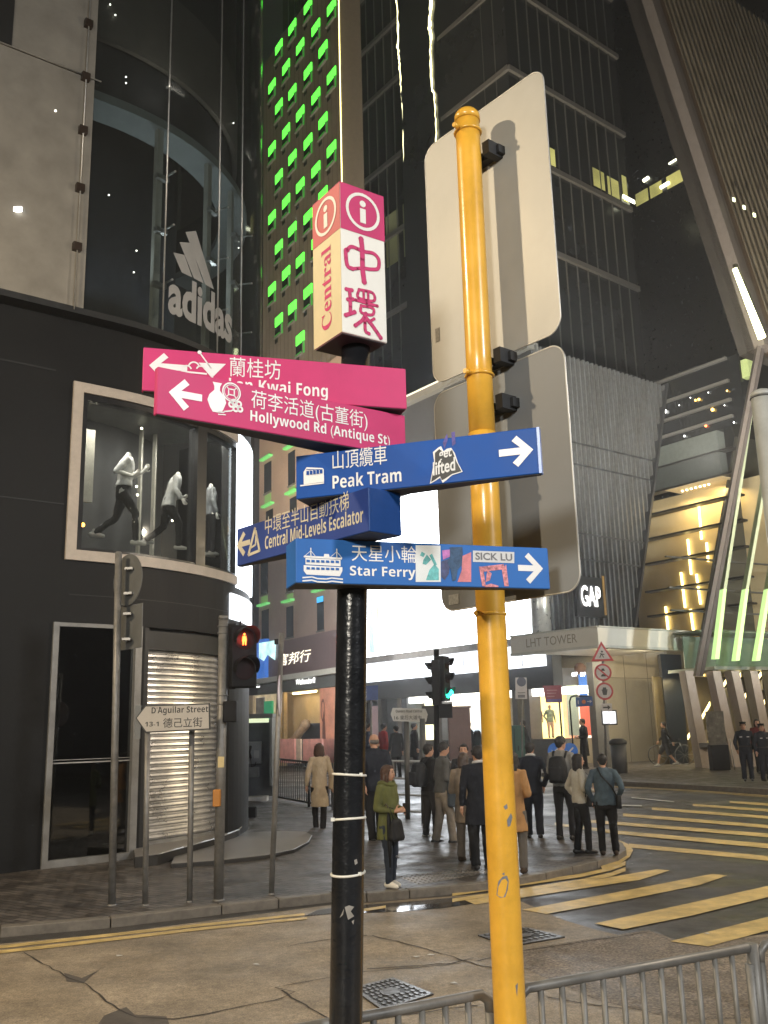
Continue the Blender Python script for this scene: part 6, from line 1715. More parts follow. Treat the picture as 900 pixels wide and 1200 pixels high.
# white tall pole at the right edge
b = at(888, 462, 7.0); base = Vector((b.x + .03, 7.0, 0)); topw = at(889, 466, 7.0)
t = thing('white_lamp_pole', 'thick whitish pole with a domed cap at the right edge', 'pole', tuple(base))
WPM = mat('dirty_white_paint', (.42, .43, .41), .42, var=.15, scale=5, dirt=.25, coat=.1)
q = MB(); topw.x = base.x - .0; q.cyl(base, topw, .085, .085, 24); q.build('pole', WPM, t)
q = MB(); q.tube([topw + Vector((0, 0, .004)), topw + Vector((0, 0, .03)), topw + Vector((0, 0, .055)), topw + Vector((0, 0, .07))], [.088, .086, .06, .02], 24); q.build('cap', WPM, t)
q = MB(); q.tube([topw + Vector((.0875 * math.cos(a), .0875 * math.sin(a), -.006)) for a in [2 * math.pi * i / 24 for i in range(24)]], .004, 6, closed=True); q.build('cap_seam', mat('seam_dark', (.06, .06, .06), .6), t)

# ================================================================== RAILINGS
RAILM = mat('railing_galvanised', (.17, .166, .155), .48, metal=.25, var=.2, scale=9, bump=.05, bscale=50, dirt=.25)
rA, rB = Vector((.60, 4.93, 0)), Vector((2.22, 5.79, 0))
HR = .825
def railing(label, p, e, n, group, straight=False):
    t = thing('guard_railing', label, 'railing', tuple(p), group=group)
    u = (e - p); L_ = u.length; u.normalize()
    tail = [e + Vector((0, 0, HR))] if straight else [e - u * .05 + Vector((0, 0, HR)), e - u * .01 + Vector((0, 0, HR - .03)), e + Vector((0, 0, HR - .09))]
    q = MB(); q.tube([p + Vector((0, 0, HR - .09)), p + u * .01 + Vector((0, 0, HR - .03)), p + u * .05 + Vector((0, 0, HR))] + tail, .024, 12); q.build('top_rail', RAILM, t)
    q = MB(); q.cyl(p + u * .03 + Vector((0, 0, .13)), e - u * .03 + Vector((0, 0, .13)), .02, .02, 10); q.build('bottom_rail', RAILM, t)
    for w in (p, e): q = MB(); q.cyl(w, w + Vector((0, 0, HR - .08)), .026, .026, 12); q.build('post', RAILM, t)
    for k in range(1, n):
        c = p + u * (L_ * k / n); q = MB(); q.cyl(c + Vector((0, 0, .14)), c + Vector((0, 0, HR - .015)), .0155, .0155, 8); q.build('bar', RAILM, t)
    return t
ur = (rB - rA).normalized()
railing('grey guard railing panel right of the yellow pole', rA - ur * .02, Vector((1.945, 5.648, 0)), 12, 'grey guard railings in the foreground', True)
railing('grey guard railing panel cut off by the right edge', Vector((2.02, 5.69, 0)), Vector((3.5, 6.48, 0)), 13, 'grey guard railings in the foreground')
ul = (Vector((.41, 4.88, 0)) - Vector((-.16, 4.56, 0))).normalized()
railing('grey guard railing panel behind the black post', Vector((.44, 4.88, 0)) - ul * 1.5, Vector((.44, 4.88, 0)), 12, 'grey guard railings in the foreground')
# thick shared post
t = thing('railing_post', 'stout grey railing post with bolt holes near the right edge', 'post', (1.975, 5.665, 0))
q = MB(); q.cyl((1.975, 5.665, 0), (1.975, 5.665, HR + .02), .036, .034, 16); q.build('shaft', RAILM, t)
q = MB()
for z in (.60, .68): q.cyl((1.955, 5.628, z), (1.955, 5.636, z), .009, .009, 8)
q.build('bolt', mat('dark_bolt', (.05, .05, .05), .5), t)

def far_rail(label, P, h, step, m, r=.022, bars=True, rails=(.1, 1.0)):
    """railing along a polyline of ground points"""
    t = thing('street_railing', label, 'railing', tuple(P[0]))
    q = MB()
    for f in rails: q.tube([p + Vector((0, 0, h * f)) for p in P], r * 1.2, 6)
    q.build('rails', m, t)
    q = MB()
    for a, b in zip(P[:-1], P[1:]):
        n = max(1, int((b - a).length / 1.6))
        for k in range(n + 1): c = a.lerp(b, k / n); q.cyl(c, c + Vector((0, 0, h)), r * 1.5, r * 1.5, 8)
    q.build('posts', m, t)
    if bars:
        q = MB()
        for a, b in zip(P[:-1], P[1:]):
            n = max(1, int((b - a).length / step))
            for k in range(1, n): c = a.lerp(b, k / n); q.cyl(c + Vector((0, 0, h * .1)), c + Vector((0, 0, h)), r * .55, r * .55, 6)
        q.build('bars', m, t)
    return t
dk = mat('dark_railing_paint', (.05, .05, .05), .45)
P_ = [gp(322, 938, PAVE), gp(362, 946, PAVE), gp(390, 950, PAVE)]
far_rail('dark barred railing behind the woman in the cream coat', P_, 1.05, .13, dk)
P_ = [gp(425, 948, PAVE), gp(462, 955, PAVE), gp(515, 958, PAVE), gp(560, 960, PAVE)]
far_rail('pale four-rail street barrier behind the waiting crowd', P_, 1.15, .2, mat('pale_barrier', (.42, .43, .44), .45, var=.1), .022, False, (.08, .38, .68, 1.0))
P_ = [at(x, 893, 34.0) for x in (322, 352, 400)]
for p in P_: p.z = road_z(34) + FARZ

# phone booth
bP = gp(298, 938, PAVE)
ph = thing('phone_booth', 'grey open payphone booth with a lit header beside the drum store', 'phone booth', tuple(bP))
wB, hB = .95, 2.35
o = Vector((bP.x - .50, bP.y, PAVE))
GB = mat('booth_grey', (.16, .17, .17), .45, metal=.3, var=.15)
q = MB(); q.obox(o, Vector((.10, 0, 0)), Vector((0, .8, 0)), Vector((0, 0, hB))); q.build('side_panel', GB, ph)
q = MB(); q.obox(o + Vector((.9, 0, .6)), Vector((.06, 0, 0)), Vector((0, .8, 0)), Vector((0, 0, hB - .6))); q.build('side_panel', GB, ph)
q = MB(); q.obox(o + Vector((.102, .7, .3)), Vector((.79, 0, 0)), Vector((0, .06, 0)), Vector((0, 0, hB - .35))); q.build('back_panel', mat('booth_back', (.07, .08, .09), .4), ph)
q = MB(); q.obox(o + Vector((0, -.05, hB + .004)), Vector((.98, 0, 0)), Vector((0, .9, 0)), Vector((0, 0, .10))); q.build('roof', GB, ph)
q = MB(); q.obox(o + Vector((.22, -.06, hB - .13)), Vector((.66, 0, 0)), Vector((0, .04, 0)), Vector((0, 0, .11))); q.build('lit_header', glow('booth_header', (.75, .85, .55), .7, False), ph)
q = MB(); q.obox(o + Vector((.25, .50, 1.15)), Vector((.36, 0, 0)), Vector((0, .19, 0)), Vector((0, 0, .58))); pho = q.build('telephone', mat('payphone_steel', (.28, .29, .30), .35, metal=.5), ph, bevel=.02)
q = MB(); q.capsule([o + Vector((.33, .46, 1.32)), o + Vector((.31, .44, 1.45)), o + Vector((.33, .46, 1.60))], [.035, .022, .035], 8); q.tube([o + Vector((.33, .46, 1.30)), o + Vector((.36, .42, 1.08)), o + Vector((.45, .46, 1.10)), o + Vector((.47, .5, 1.2))], .012, 6); q.build('handset', BLKB, pho)
q = MB(); q.obox(o + Vector((.42, .485, 1.30)), Vector((.135, 0, 0)), Vector((0, .012, 0)), Vector((0, 0, .20)))
q.build('keypad', mat('keypad_grey', (.4, .4, .4), .5), pho)
q = MB(); q.obox(o + Vector((.28, .55, .80)), Vector((.26, 0, 0)), Vector((0, .1, 0)), Vector((0, 0, .26))); q.build('directory_box', GB, ph)
q = MB(); q.obox(o + Vector((.30, .2, PAVE + .1)), Vector((.5, 0, 0)), Vector((0, .4, 0)), Vector((0, 0, .12))); q.build('foot_plate', mat('pale_plate', (.5, .5, .5), .4), ph)
# glass edge panel just in front of the booth
b = gp(272, 955, PAVE); t = thing('glass_screen_panel', 'tall narrow glass screen leaning by the payphone booth', 'glass screen', tuple(b))
q = MB(); tp = at(276, 850, b.y); q.prism([b, b + Vector((.32, .1, 0)), Vector((tp.x + .08, tp.y + .1, tp.z)), tp], Vector((0, .02, 0))); q.build('pane', glass('grey_screen_glass', (.45, .5, .5), .1, .05, .25), t)
q = MB(); q.tube([b, tp], .012, 6); q.tube([b + Vector((.32, .1, 0)), Vector((tp.x + .08, tp.y + .1, tp.z))], .012, 6); q.build('edge', STEEL, t)
b = gp(293, 961, PAVE); t = thing('planter_box', 'small black box bin standing at the edge of the curved step', 'box', tuple(b))
q = MB(); q.prism([b + Vector((-.13, -.1, 0)), b + Vector((.13, -.1, 0)), b + Vector((.13, .14, 0)), b + Vector((-.13, .14, 0))], Vector((0, 0, .26))); q.build('body', BLKB, t); q = MB(); q.box(b + Vector((0, .02, .275)), (.30, .28, .022)); q.build('rim', mat('dark_rim', (.03, .03, .03), .4), t)

# cabinets on the far side
b = at(540, 885, 34.5); b.z = road_z(34.5) + FARZ
t = thing('utility_cabinet', 'pinkish brown utility cabinet below the traffic light', 'utility cabinet', tuple(b))
w_ = (at(553, 850, 34.5) - at(527, 850, 34.5)).x; h_ = at(540, 830, 34.5).z - b.z
q = MB(); q.obox(b + Vector((-w_ / 2, 0, 0)), Vector((w_, 0, 0)), Vector((0, .5, 0)), Vector((0, 0, h_))); q.build('body', mat('rose_cabinet', (.22, .13, .11), .5, var=.12), t, bevel=.02)
q = MB(); q.obox(b + Vector((-w_ / 2 - .04, -.05, h_ + .005)), Vector((w_ + .08, 0, 0)), Vector((0, .6, 0)), Vector((0, 0, .07))); q.build('lid', mat('rose_lid', (.26, .16, .14), .5), t)
b = at(604, 885, 33.5); b.z = road_z(33.5) + FARZ
t = thing('utility_cabinet', 'dark green utility cabinet just right of the yellow pole', 'utility cabinet', tuple(b))
w_ = (at(616, 850, 33.5) - at(592, 850, 33.5)).x; h_ = at(604, 850, 33.5).z - b.z
q = MB(); q.obox(b + Vector((-w_ / 2, 0, 0)), Vector((w_, 0, 0)), Vector((0, .5, 0)), Vector((0, 0, h_))); q.build('body', mat('green_cabinet', (.03, .11, .085), .5, var=.12), t, bevel=.02)
q = MB(); q.obox(b + Vector((-.01, -.012, .1)), Vector((.02, 0, 0)), Vector((0, .01, 0)), Vector((0, 0, h_ - .2))); q.obox(b + Vector((.1, -.03, h_ * .5)), Vector((.03, 0, 0)), Vector((0, .028, 0)), Vector((0, 0, .16))); q.build('door_seam', BLKB, t)
# kiosk in front of the atrium
b = at(846, 893, 34.0); b.z = road_z(34) + FARZ
t = thing('information_stand', 'black information stand with a glass top in front of the lit columns', 'stand', tuple(b))
q = MB(); q.obox(b + Vector((-.32, 0, 0)), Vector((.60, 0, 0)), Vector((0, .4, 0)), Vector((0, 0, .85))); q.build('base', BLKB, t); 
q = MB(); q.obox(b + Vector((-.36, .1, .852)), Vector((.62, -.0, 0)), Vector((0, .06, 0)), Vector((0, 0, 1.15))); q.build('display_panel', mat('dim_display', (.13, .125, .11), .25, var=.4), t)
q = MB(); q.cyl(b + Vector((.42, 0, 0)), b + Vector((.36, 0, 1.05)), .022, .022, 8); q.build('pole', STEEL, t)
# bicycles
def bicycle(label, x, yb_, Y, dirx, scale=1.0):
    b = at(x, yb_, Y); b.z = road_z(Y) + FARZ
    t = thing('bicycle', label, 'bicycle', tuple(b))
    R = .33 * scale; u = Vector(dirx).normalized()
    c1, c2 = b + u * -.52 + Vector((0, 0, R)), b + u * .52 + Vector((0, 0, R))
    for c in (c1, c2):
        q = MB(); q.tube([c + u * R * math.cos(a) + Vector((0, 0, R * math.sin(a))) for a in [2 * math.pi * i / 28 for i in range(28)]], .020, 6, closed=True); w = q.build('wheel', mat('tyre_rubber', (.03, .03, .03), .6), t)
        q = MB()
        for i in range(10): a = math.pi * i / 5; q.cyl(c, c + (u * math.cos(a) + Vector((0, 0, math.sin(a)))) * R, .003, .003, 4)
        q.build('spokes', STEEL, w)
    seat = b + u * -.18 + Vector((0, 0, .92)); bb = b + u * -.02 + Vector((0, 0, .28)); hd = b + u * .36 + Vector((0, 0, .86))
    q = MB()
    for p0, p1 in ((bb, seat), (bb, hd - Vector((0, 0, .12))), (seat - Vector((0, 0, .1)), hd), (c1, bb), (c1, seat - Vector((0, 0, .12))), (c2, hd)): q.cyl(p0, p1, .017, .017, 8)
    q.build('frame', mat('bike_frame', (.06, .065, .07), .3, metal=.4), t)
    q = MB(); q.capsule([seat + u * -.1 + Vector((0, 0, .03)), seat + u * .12 + Vector((0, 0, .04))], [.06, .03], 8); q.build('saddle', BLKB, t)
    s = Vector((-u.y, u.x, 0)); q = MB(); q.tube([hd + s * -.28 + Vector((0, 0, .12)), hd + Vector((0, 0, .1)), hd + s * .28 + Vector((0, 0, .12))], .014, 8); q.build('handlebar', BLKB, t)
    return t
bicycle('bicycle leaning behind the walker under the canopy', 786, 876, 39.5, (1, -.25, 0), 1.15)
# ================================================================== PEOPLE
def remeshed(mb, voxel, smooth=3, fold=0.0, fscale=9.0, seed=0.0):
    me = mb.mesh('body')
    o = bpy.data.objects.new('body', me); COL.objects.link(o)
    r = o.modifiers.new('r', 'REMESH'); r.mode = 'VOXEL'; r.voxel_size = voxel; r.use_smooth_shade = True
    if smooth: s = o.modifiers.new('s', 'SMOOTH'); s.iterations = smooth; s.factor = .5
    bpy.context.view_layer.update()
    out = bpy.data.meshes.new_from_object(o.evaluated_get(bpy.context.evaluated_depsgraph_get()))
    bpy.data.objects.remove(o); bpy.data.meshes.remove(me)
    if fold:
        out.update()
        ns = [v.normal.copy() for v in out.vertices]
        for v, n in zip(out.vertices, ns):
            p = v.co
            q = Vector((p.x * fscale, p.y * fscale, p.z * fscale * .55 + seed))
            v.co = p + n * (noise.noise(q) * fold + noise.noise(q * 2.3) * fold * .5)
    out.polygons.foreach_set('use_smooth', [True] * len(out.polygons))
    return out

SKIN = mat('skin', (.44, .245, .16), .5, var=.08, scale=12)
def cloth(name, col, rough=.8, var=.14): return mat('cloth_' + name, col, rough, var=var, scale=9, bump=.15, bscale=220, spec=.25)
HAIRB = mat('black_hair', (.009, .0075, .007), .62, var=.3, scale=30, bump=.3, bscale=90)
HAIRR = mat('brown_hair', (.050, .022, .012), .55, var=.3, scale=30, bump=.3, bscale=90)
HAIRG = mat('grey_hair', (.12, .11, .10), .5, var=.3, scale=30)
EYE = mat('eye_dark', (.012, .009, .008), .2)
LIP = mat('lip', (.30, .085, .07), .4)

ARMS = {   # elbow, wrist and finger direction for a right arm (x to the person's right, y forwards, z up)
    'hang': ((.245, -.03, 1.12), (.255, .04, .88), (0, .15, -1)),
    'hold': ((.235, -.03, 1.10), (.10, .21, 1.06), (-.5, .6, .15)),
    'phone': ((.225, .02, 1.10), (.07, .27, 1.15), (-.4, .5, .5)),
    'pocket': ((.29, -.10, 1.13), (.215, .06, .92), (-.1, .3, -1)),
    'strap': ((.25, .05, 1.12), (.14, .16, 1.32), (-.4, .2, .7)),
    'back': ((.255, -.12, 1.12), (.22, -.16, .90), (-.2, -.1, -1)),
    'swingf': ((.23, .06, 1.13), (.23, .22, .97), (0, .5, -.8)),
    'swingb': ((.23, -.16, 1.14), (.235, -.25, .92), (0, -.3, -1)),
}
def person(label, pos, H, yaw, top=None, sleeve='same', hem=.82, flare=1.0, bottom=None, legw=1.0, skirt=None, shoes=None, hair='short', hairm=None, arms=('hang', 'hang'),
           feet=((.10, .0), (-.10, .0)), head_yaw=0.0, head_pitch=0.0, slim=1.0, face=False, extra=None, cat='person', name='person', skin=None, headless=False, knee=None, collar=None, lean=0.0, group=None, bare_legs=False, foot_lift=(0, 0)):
    k = H / 1.70
    t = thing(name, label, cat, tuple(pos), yaw, group)
    sk = skin or SKIN
    V = lambda x, y, z: Vector((x, y + lean * max(0, z - .9), z)) * k
    sw = .175 * slim
    # ---------------- body: one continuous figure
    b = MB()
    b.eloft([(p[0], p[1] + lean * k * max(0, z - .9), z * k, rx * k * slim, ry * k) for p, z, rx, ry in (((0, 0), .82, .145, .10), ((0, 0), .92, .160, .108), ((0, 0), 1.05, .130, .092), ((0, .0), 1.18, .150, .105), ((0, 0), 1.30, .165, .105), ((0, -.01), 1.39, .135, .085), ((0, -.01), 1.44, .06, .06))])
    b.capsule([V(0, -.012, 1.40), V(0, .0, 1.50)], [.055 * k, .050 * k])
    hands = []
    for s, pose in ((1, arms[0]), (-1, arms[1])):
        e, w, fd = ARMS[pose] if isinstance(pose, str) else pose
        sh = V(s * sw, -.01, 1.385); el = V(s * e[0] * slim ** .5, e[1], e[2]); wr = V(s * w[0], w[1], w[2])
        b.capsule([sh, sh.lerp(el, .5), el], [.052 * k, .046 * k, .039 * k]); b.capsule([el, el.lerp(wr, .35), wr], [.039 * k, .038 * k, .026 * k])
        f = Vector((s * fd[0], fd[1], fd[2])).normalized(); 
        side = f.cross(Vector((s, 0.2, 0)).normalized()); side = side.normalized() if side.length > .2 else Vector((0, 1, 0))
        nrm = f.cross(side).normalized()
        palm = wr + f * .085 * k
        b.capsule([wr, wr + f * .04 * k, palm], [.025 * k, .034 * k, .032 * k], 10)
        for i, (off, ln) in enumerate(((-.030, .062), (-.010, .075), (.010, .070), (.029, .054))):
            p0 = wr + f * .075 * k + side * off * k; p1 = p0 + f * ln * .6 * k + side * off * .15 * k; p2 = p1 + (f * .75 - nrm * .5 * s).normalized() * ln * .55 * k
            b.capsule([p0, p1, p2], [.0105 * k, .0095 * k, .008 * k], 7)
        p0 = wr + f * .03 * k + side * -.03 * k; p1 = p0 + (f * .6 - side).normalized() * .045 * k; b.capsule([p0, p1, p1 + f * .03 * k], [.013 * k, .011 * k, .009 * k], 7)
        hands.append((wr, palm, f))
    ank = []; kn = []
    for i, s in enumerate((1, -1)):
        fx, fy = feet[i]; lift = foot_lift[i]
        hip = V(s * .085, 0, .86); an = Vector((fx, fy, .085 + lift)) * k
        mid = hip.lerp(an, .48) + Vector((s * .01, .035, 0)) * k
        if knee and knee[i]: mid = Vector(knee[i]) * k
        b.capsule([hip, hip.lerp(mid, .45), mid], [.082 * k, .074 * k, .052 * k]); b.capsule([mid, mid.lerp(an, .32), an], [.050 * k, .052 * k, .034 * k])
        b.capsule([an + Vector((0, -.03, -.035)) * k, an + Vector((0, .06, -.045)) * k, an + Vector((0, .14, -.06)) * k], [.036 * k, .036 * k, .024 * k], 10)
        ank.append(an); kn.append(mid)
    hc = V(0, .015, 1.585)
    Hd = Matrix.Rotation(head_yaw, 4, 'Z') @ Matrix.Rotation(head_pitch, 4, 'X')
    hd = MB()
    if not headless:
        hd.eloft([(0, .030, -.112, .026, .022), (0, .026, -.098, .046, .044), (0, .016, -.07, .060, .068), (0, .006, -.035, .069, .084), (0, 0, 0, .074, .093), (0, -.004, .035, .075, .096), (0, -.008, .07, .069, .088), (0, -.008, .095, .052, .067), (0, -.006, .112, .022, .03)], 22)
        hd.capsule([(0, .090, .012), (0, .104, -.018)], [.009, .014], 8); hd.capsule([(-.028, .078, .022), (.028, .078, .022)], [.012, .012], 8)
        hd.capsule([(-.016, .086, -.052), (.016, .086, -.052)], [.010, .010], 8); hd.capsule([(-.030, .060, -.015), (-.036, .05, -.03)], [.018, .018], 8); hd.capsule([(.030, .060, -.015), (.036, .05, -.03)], [.018, .018], 8)
        for s in (1, -1): hd.capsule([(s * .074, -.005, .018), (s * .076, -.008, -.022)], [.013, .009], 8)
        M_ = Matrix.Translation(hc) @ Hd @ Matrix.Scale(k, 4)
        hd.v = [M_ @ v for v in hd.v]
        b.v_off = len(b.v); b.f += [[i + len(b.v) for i in f] for f in hd.f]; b.m += hd.m; b.s += hd.s; b.v += hd.v
    me = remeshed(b, .0085 if face else .0105, 2)
    body = link_mesh('body', me, sk, t, True)
    HM = lambda p: M_ @ Vector(p)
    if not headless:
        for s in (1, -1):
            q = MB(); q.ball((s * .030, .0835, .012), (.012, .006, .0065), 8); q.v = [M_ @ v for v in q.v]; q.build('eye', EYE, t, True)
            q = MB(); q.capsule([(s * .016, .092, .032), (s * .030, .0915, .036), (s * .045, .080, .030)], [.0035, .004, .003], 6); q.v = [M_ @ v for v in q.v]; q.build('eyebrow', HAIRB, t, True)
        q = MB(); q.capsule([(-.020, .093, -.054), (0, .0975, -.053), (.020, .093, -.054)], [.004, .0065, .004], 6); q.v = [M_ @ v for v in q.v]; q.build('mouth', LIP, t, True)
        # hair
        q = MB()
        if hair != 'bald':
            q.ball((0, -.020, .030), (.085, .096, .096), 18)
            q.ball((0, .030, .082), (.064, .058, .036), 14)
            for s in (1, -1): q.capsule([(s * .070, .030, .045), (s * .074, .0, .0)], [.020, .016], 8)
            if hair == 'short': q.ball((0, -.055, -.02), (.064, .050, .06), 12)
            if hair in ('long', 'mid'):
                d = -.30 if hair == 'long' else -.16
                q.eloft([(0, -.035, .04, .084, .075), (0, -.045, -.05, .088, .066), (0, -.052, -.13, .096, .055), (0, -.055, d * .8, .10, .048), (0, -.055, d, .075, .03)], 18)
                for s in (1, -1): q.capsule([(s * .074, .035, .05), (s * .083, .020, -.03), (s * .086, .012, -.10), (s * .082, .012, d * .85)], [.022, .026, .030, .020], 10)
            if hair == 'bob':
                q.eloft([(0, -.03, .04, .084, .08), (0, -.035, -.05, .094, .080), (0, -.035, -.115, .096, .080), (0, -.035, -.135, .075, .06)], 18)
        else:
            q.ball((0, -.030, -.005), (.080, .082, .052), 16)
        q.v = [M_ @ v for v in q.v]
        hm = remeshed(q, .009, 2, .006, 40)
        link_mesh('hair', hm, hairm or HAIRB, t, True)
    # ---------------- trousers
    if bottom:
        q = MB()
        q.eloft([(0, lean * k * .05, z * k, rx * k * slim, ry * k) for z, rx, ry in ((.78, .155, .115), (.88, .172, .125), (.98, .155, .115), (1.02, .142, .105))])
        for i, s in enumerate((1, -1)):
            hip = V(s * .085, 0, .86); an = ank[i] + Vector((0, 0, -.015 if not bare_legs else 0)) * k
            mid = kn[i]
            if bare_legs: q.capsule([hip, hip.lerp(mid, .5), mid.lerp(hip, .08)], [.100 * k, .098 * k, .088 * k])
            else:
                q.tube([hip, hip.lerp(mid, .5), mid, mid.lerp(an, .5), an], [.096 * k * legw ** .5, .088 * k * legw ** .5, .068 * k * legw, .062 * k * legw, .056 * k * legw], 16)
        link_mesh('trousers', remeshed(q, .0105, 2, .010, 13, H), bottom, t, True)
    if skirt:
        z0, m_ = skirt
        q = MB(); q.eloft([(0, 0, z * k, rx * k, ry * k) for z, rx, ry in ((z0, .20, .17), (.75, .185, .15), (.95, .15, .11), (1.02, .135, .10))]); link_mesh('skirt', remeshed(q, .011, 2, .008, 10), m_, t, True)
    # ---------------- shoes
    if shoes:
        for i in range(2):
            an = ank[i]; q = MB()
            q.capsule([an + Vector((0, -.045, -.035)) * k, an + Vector((0, .05, -.037)) * k, an + Vector((0, .135, -.052)) * k], [.046 * k, .045 * k, .032 * k], 12)
            q.capsule([an + Vector((0, 0, .02)) * k, an + Vector((0, 0, -.03)) * k], [.043 * k, .045 * k], 10)
            m_ = remeshed(q, .008, 2)
            for v in m_.vertices:
                lim = an.z - .083 * k
                if v.co.z < lim: v.co.z = lim
            link_mesh('shoe', m_, shoes, t, True)
    # ---------------- coat, jacket or shirt
    if top:
        q = MB()
        L = lambda z: lean * k * max(0, z - .9)
        rows = []
        if hem < .80: rows += [(hem, .205 * flare, .155 * flare), ((hem + .92) / 2, .192 * flare ** .6, .145 * flare ** .6)]
        else: rows += [(hem, .178 * flare, .135)]
        rows += [(max(.95, hem + .04), .176, .132), (1.06, .160, .122), (1.18, .174, .130), (1.30, .190, .128), (1.385, .172, .108), (1.435, .105, .088), (1.475, .070, .072)]
        q.eloft([(0, L(z), z * k, rx * k * slim, ry * k) for z, rx, ry in rows], 24)
        for s, pose in ((1, arms[0]), (-1, arms[1])):
            e, w, fd = ARMS[pose] if isinstance(pose, str) else pose
            sh = V(s * sw, -.01, 1.385); el = V(s * e[0] * slim ** .5, e[1], e[2]); wr = V(s * w[0], w[1], w[2])
            q.capsule([V(s * sw * .55, -.01, 1.40), sh, sh.lerp(el, .5), el], [.055 * k, .066 * k, .060 * k, .054 * k])
            if sleeve != 'short': q.tube([el, el.lerp(wr, .05), el.lerp(wr, .5), wr], [.054 * k, .054 * k, .048 * k, .040 * k], 14)
        me = remeshed(q, .0105, 2, .011, 11, H * 3)
        o = link_mesh('coat' if hem < .8 else 'jacket', me, top, t, True)
        if collar:
            c = MB(); c.tube([V(.075 * math.cos(a), .075 * math.sin(a) - .01, 1.47 + .015 * math.sin(a + 3.1)) for a in [2 * math.pi * i / 16 for i in range(16)]], .022 * k, 8, closed=True); c.build('collar', collar, t, True)
    if extra: extra(t, k, V, hands, M_ if not headless else None)
    return t

def backpack(m, w=.30, h=.44, dz=1.16, d=.15):
    def f(t, k, V, hands, M_):
        q = MB(); q.eloft([(0, -.155 * k - d * k * .35, (dz + z * h) * k, w / 2 * k * a, d * k * b) for z, a, b in ((-.5, .80, .55), (-.46, .98, .8), (-.2, 1, 1), (.15, .98, .9), (.4, .85, .7), (.5, .55, .4))], 20, 0, 3.2)
        bp = link_mesh('backpack', remeshed(q, .012, 2, .008, 12), m, t, True)
        q = MB()
        for s in (1, -1): q.tube([V(s * .10, -.13, dz + .18), V(s * .115, -.06, 1.45), V(s * .115, .06, 1.43), V(s * .125, .135, 1.28), V(s * .15, .06, 1.05), V(s * .13, -.12, .98)], .018 * k, 8)
        q.build('strap', m, bp, True)
        q = MB(); q.eloft([(0, -.155 * k - d * k * 1.25, (dz + z) * k, w * .36 * k, .04 * k) for z in (-.18, -.15, .02, .05)], 16, 0, 3); q.build('pocket', m, bp, True)
    return f
def shoulder_bag(m, s=1, w=.16, h=.26, z=.88, y=.05, strapm=None):
    def f(t, k, V, hands, M_):
        q = MB(); q.eloft([(s * .235 * k, y * k, (z + dz) * k, .055 * k * a, w * k * b) for dz, a, b in ((-h / 2, .8, .9), (-h / 2 + .03, 1, 1.0), (h / 2 - .05, .9, .95), (h / 2, .35, .9))], 18, 0, 3)
        bg = link_mesh('shoulder_bag', remeshed(q, .012, 1, .006, 12), m, t, True)
        q = MB(); q.tube([V(s * .235, y - .12, z + h / 2 - .02), V(s * .21, y - .09, 1.2), V(s * .15, -.02, 1.46), V(s * .20, y + .08, 1.25), V(s * .235, y + .12, z + h / 2 - .02)], .010 * k, 6); q.build('strap', strapm or m, bg, True)
    return f
def crossbody(m, s=1):
    def f(t, k, V, hands, M_):
        q = MB(); q.tube([V(s * .20, -.02, .98), V(s * .12, -.14, 1.15), V(-s * .05, -.145, 1.34), V(-s * .10, -.06, 1.46), V(-s * .06, .12, 1.34), V(s * .10, .145, 1.12), V(s * .20, .02, .98)], .014 * k, 6, closed=True); st = q.build('bag_strap', m, t, True)
        q = MB(); q.eloft([(s * .225 * k, .0, (.90 + dz) * k, .05 * k, .11 * k * b) for dz, b in ((-.12, .9), (-.09, 1), (.08, 1), (.1, .9))], 16, 0, 3); q.build('shoulder_bag', m, t, True)
    return f

def put(px, py, head_py, dz=PAVE, Y=None):
    if Y is None: p = gp(px, py, dz)
    else: p = at(px, py, Y); p.z = road_z(Y) + dz
    x0, y0 = px_of(p); lo, hi = 1.0, 2.4
    for _ in range(30):
        m_ = (lo + hi) / 2
        if px_of(p + Vector((0, 0, m_)))[1] > head_py: lo = m_
        else: hi = m_
    return p, max(1.5, min(1.88, lo))
R_ = math.radians
BLACKC = cloth('black', (.010, .010, .011)); NAVY = cloth('navy', (.012, .015, .024)); CHAR = cloth('charcoal', (.028, .028, .030)); BSHOE = mat('black_leather', (.012, .011, .010), .35)
BAGB = cloth('bag_black', (.010, .011, .013), .6)

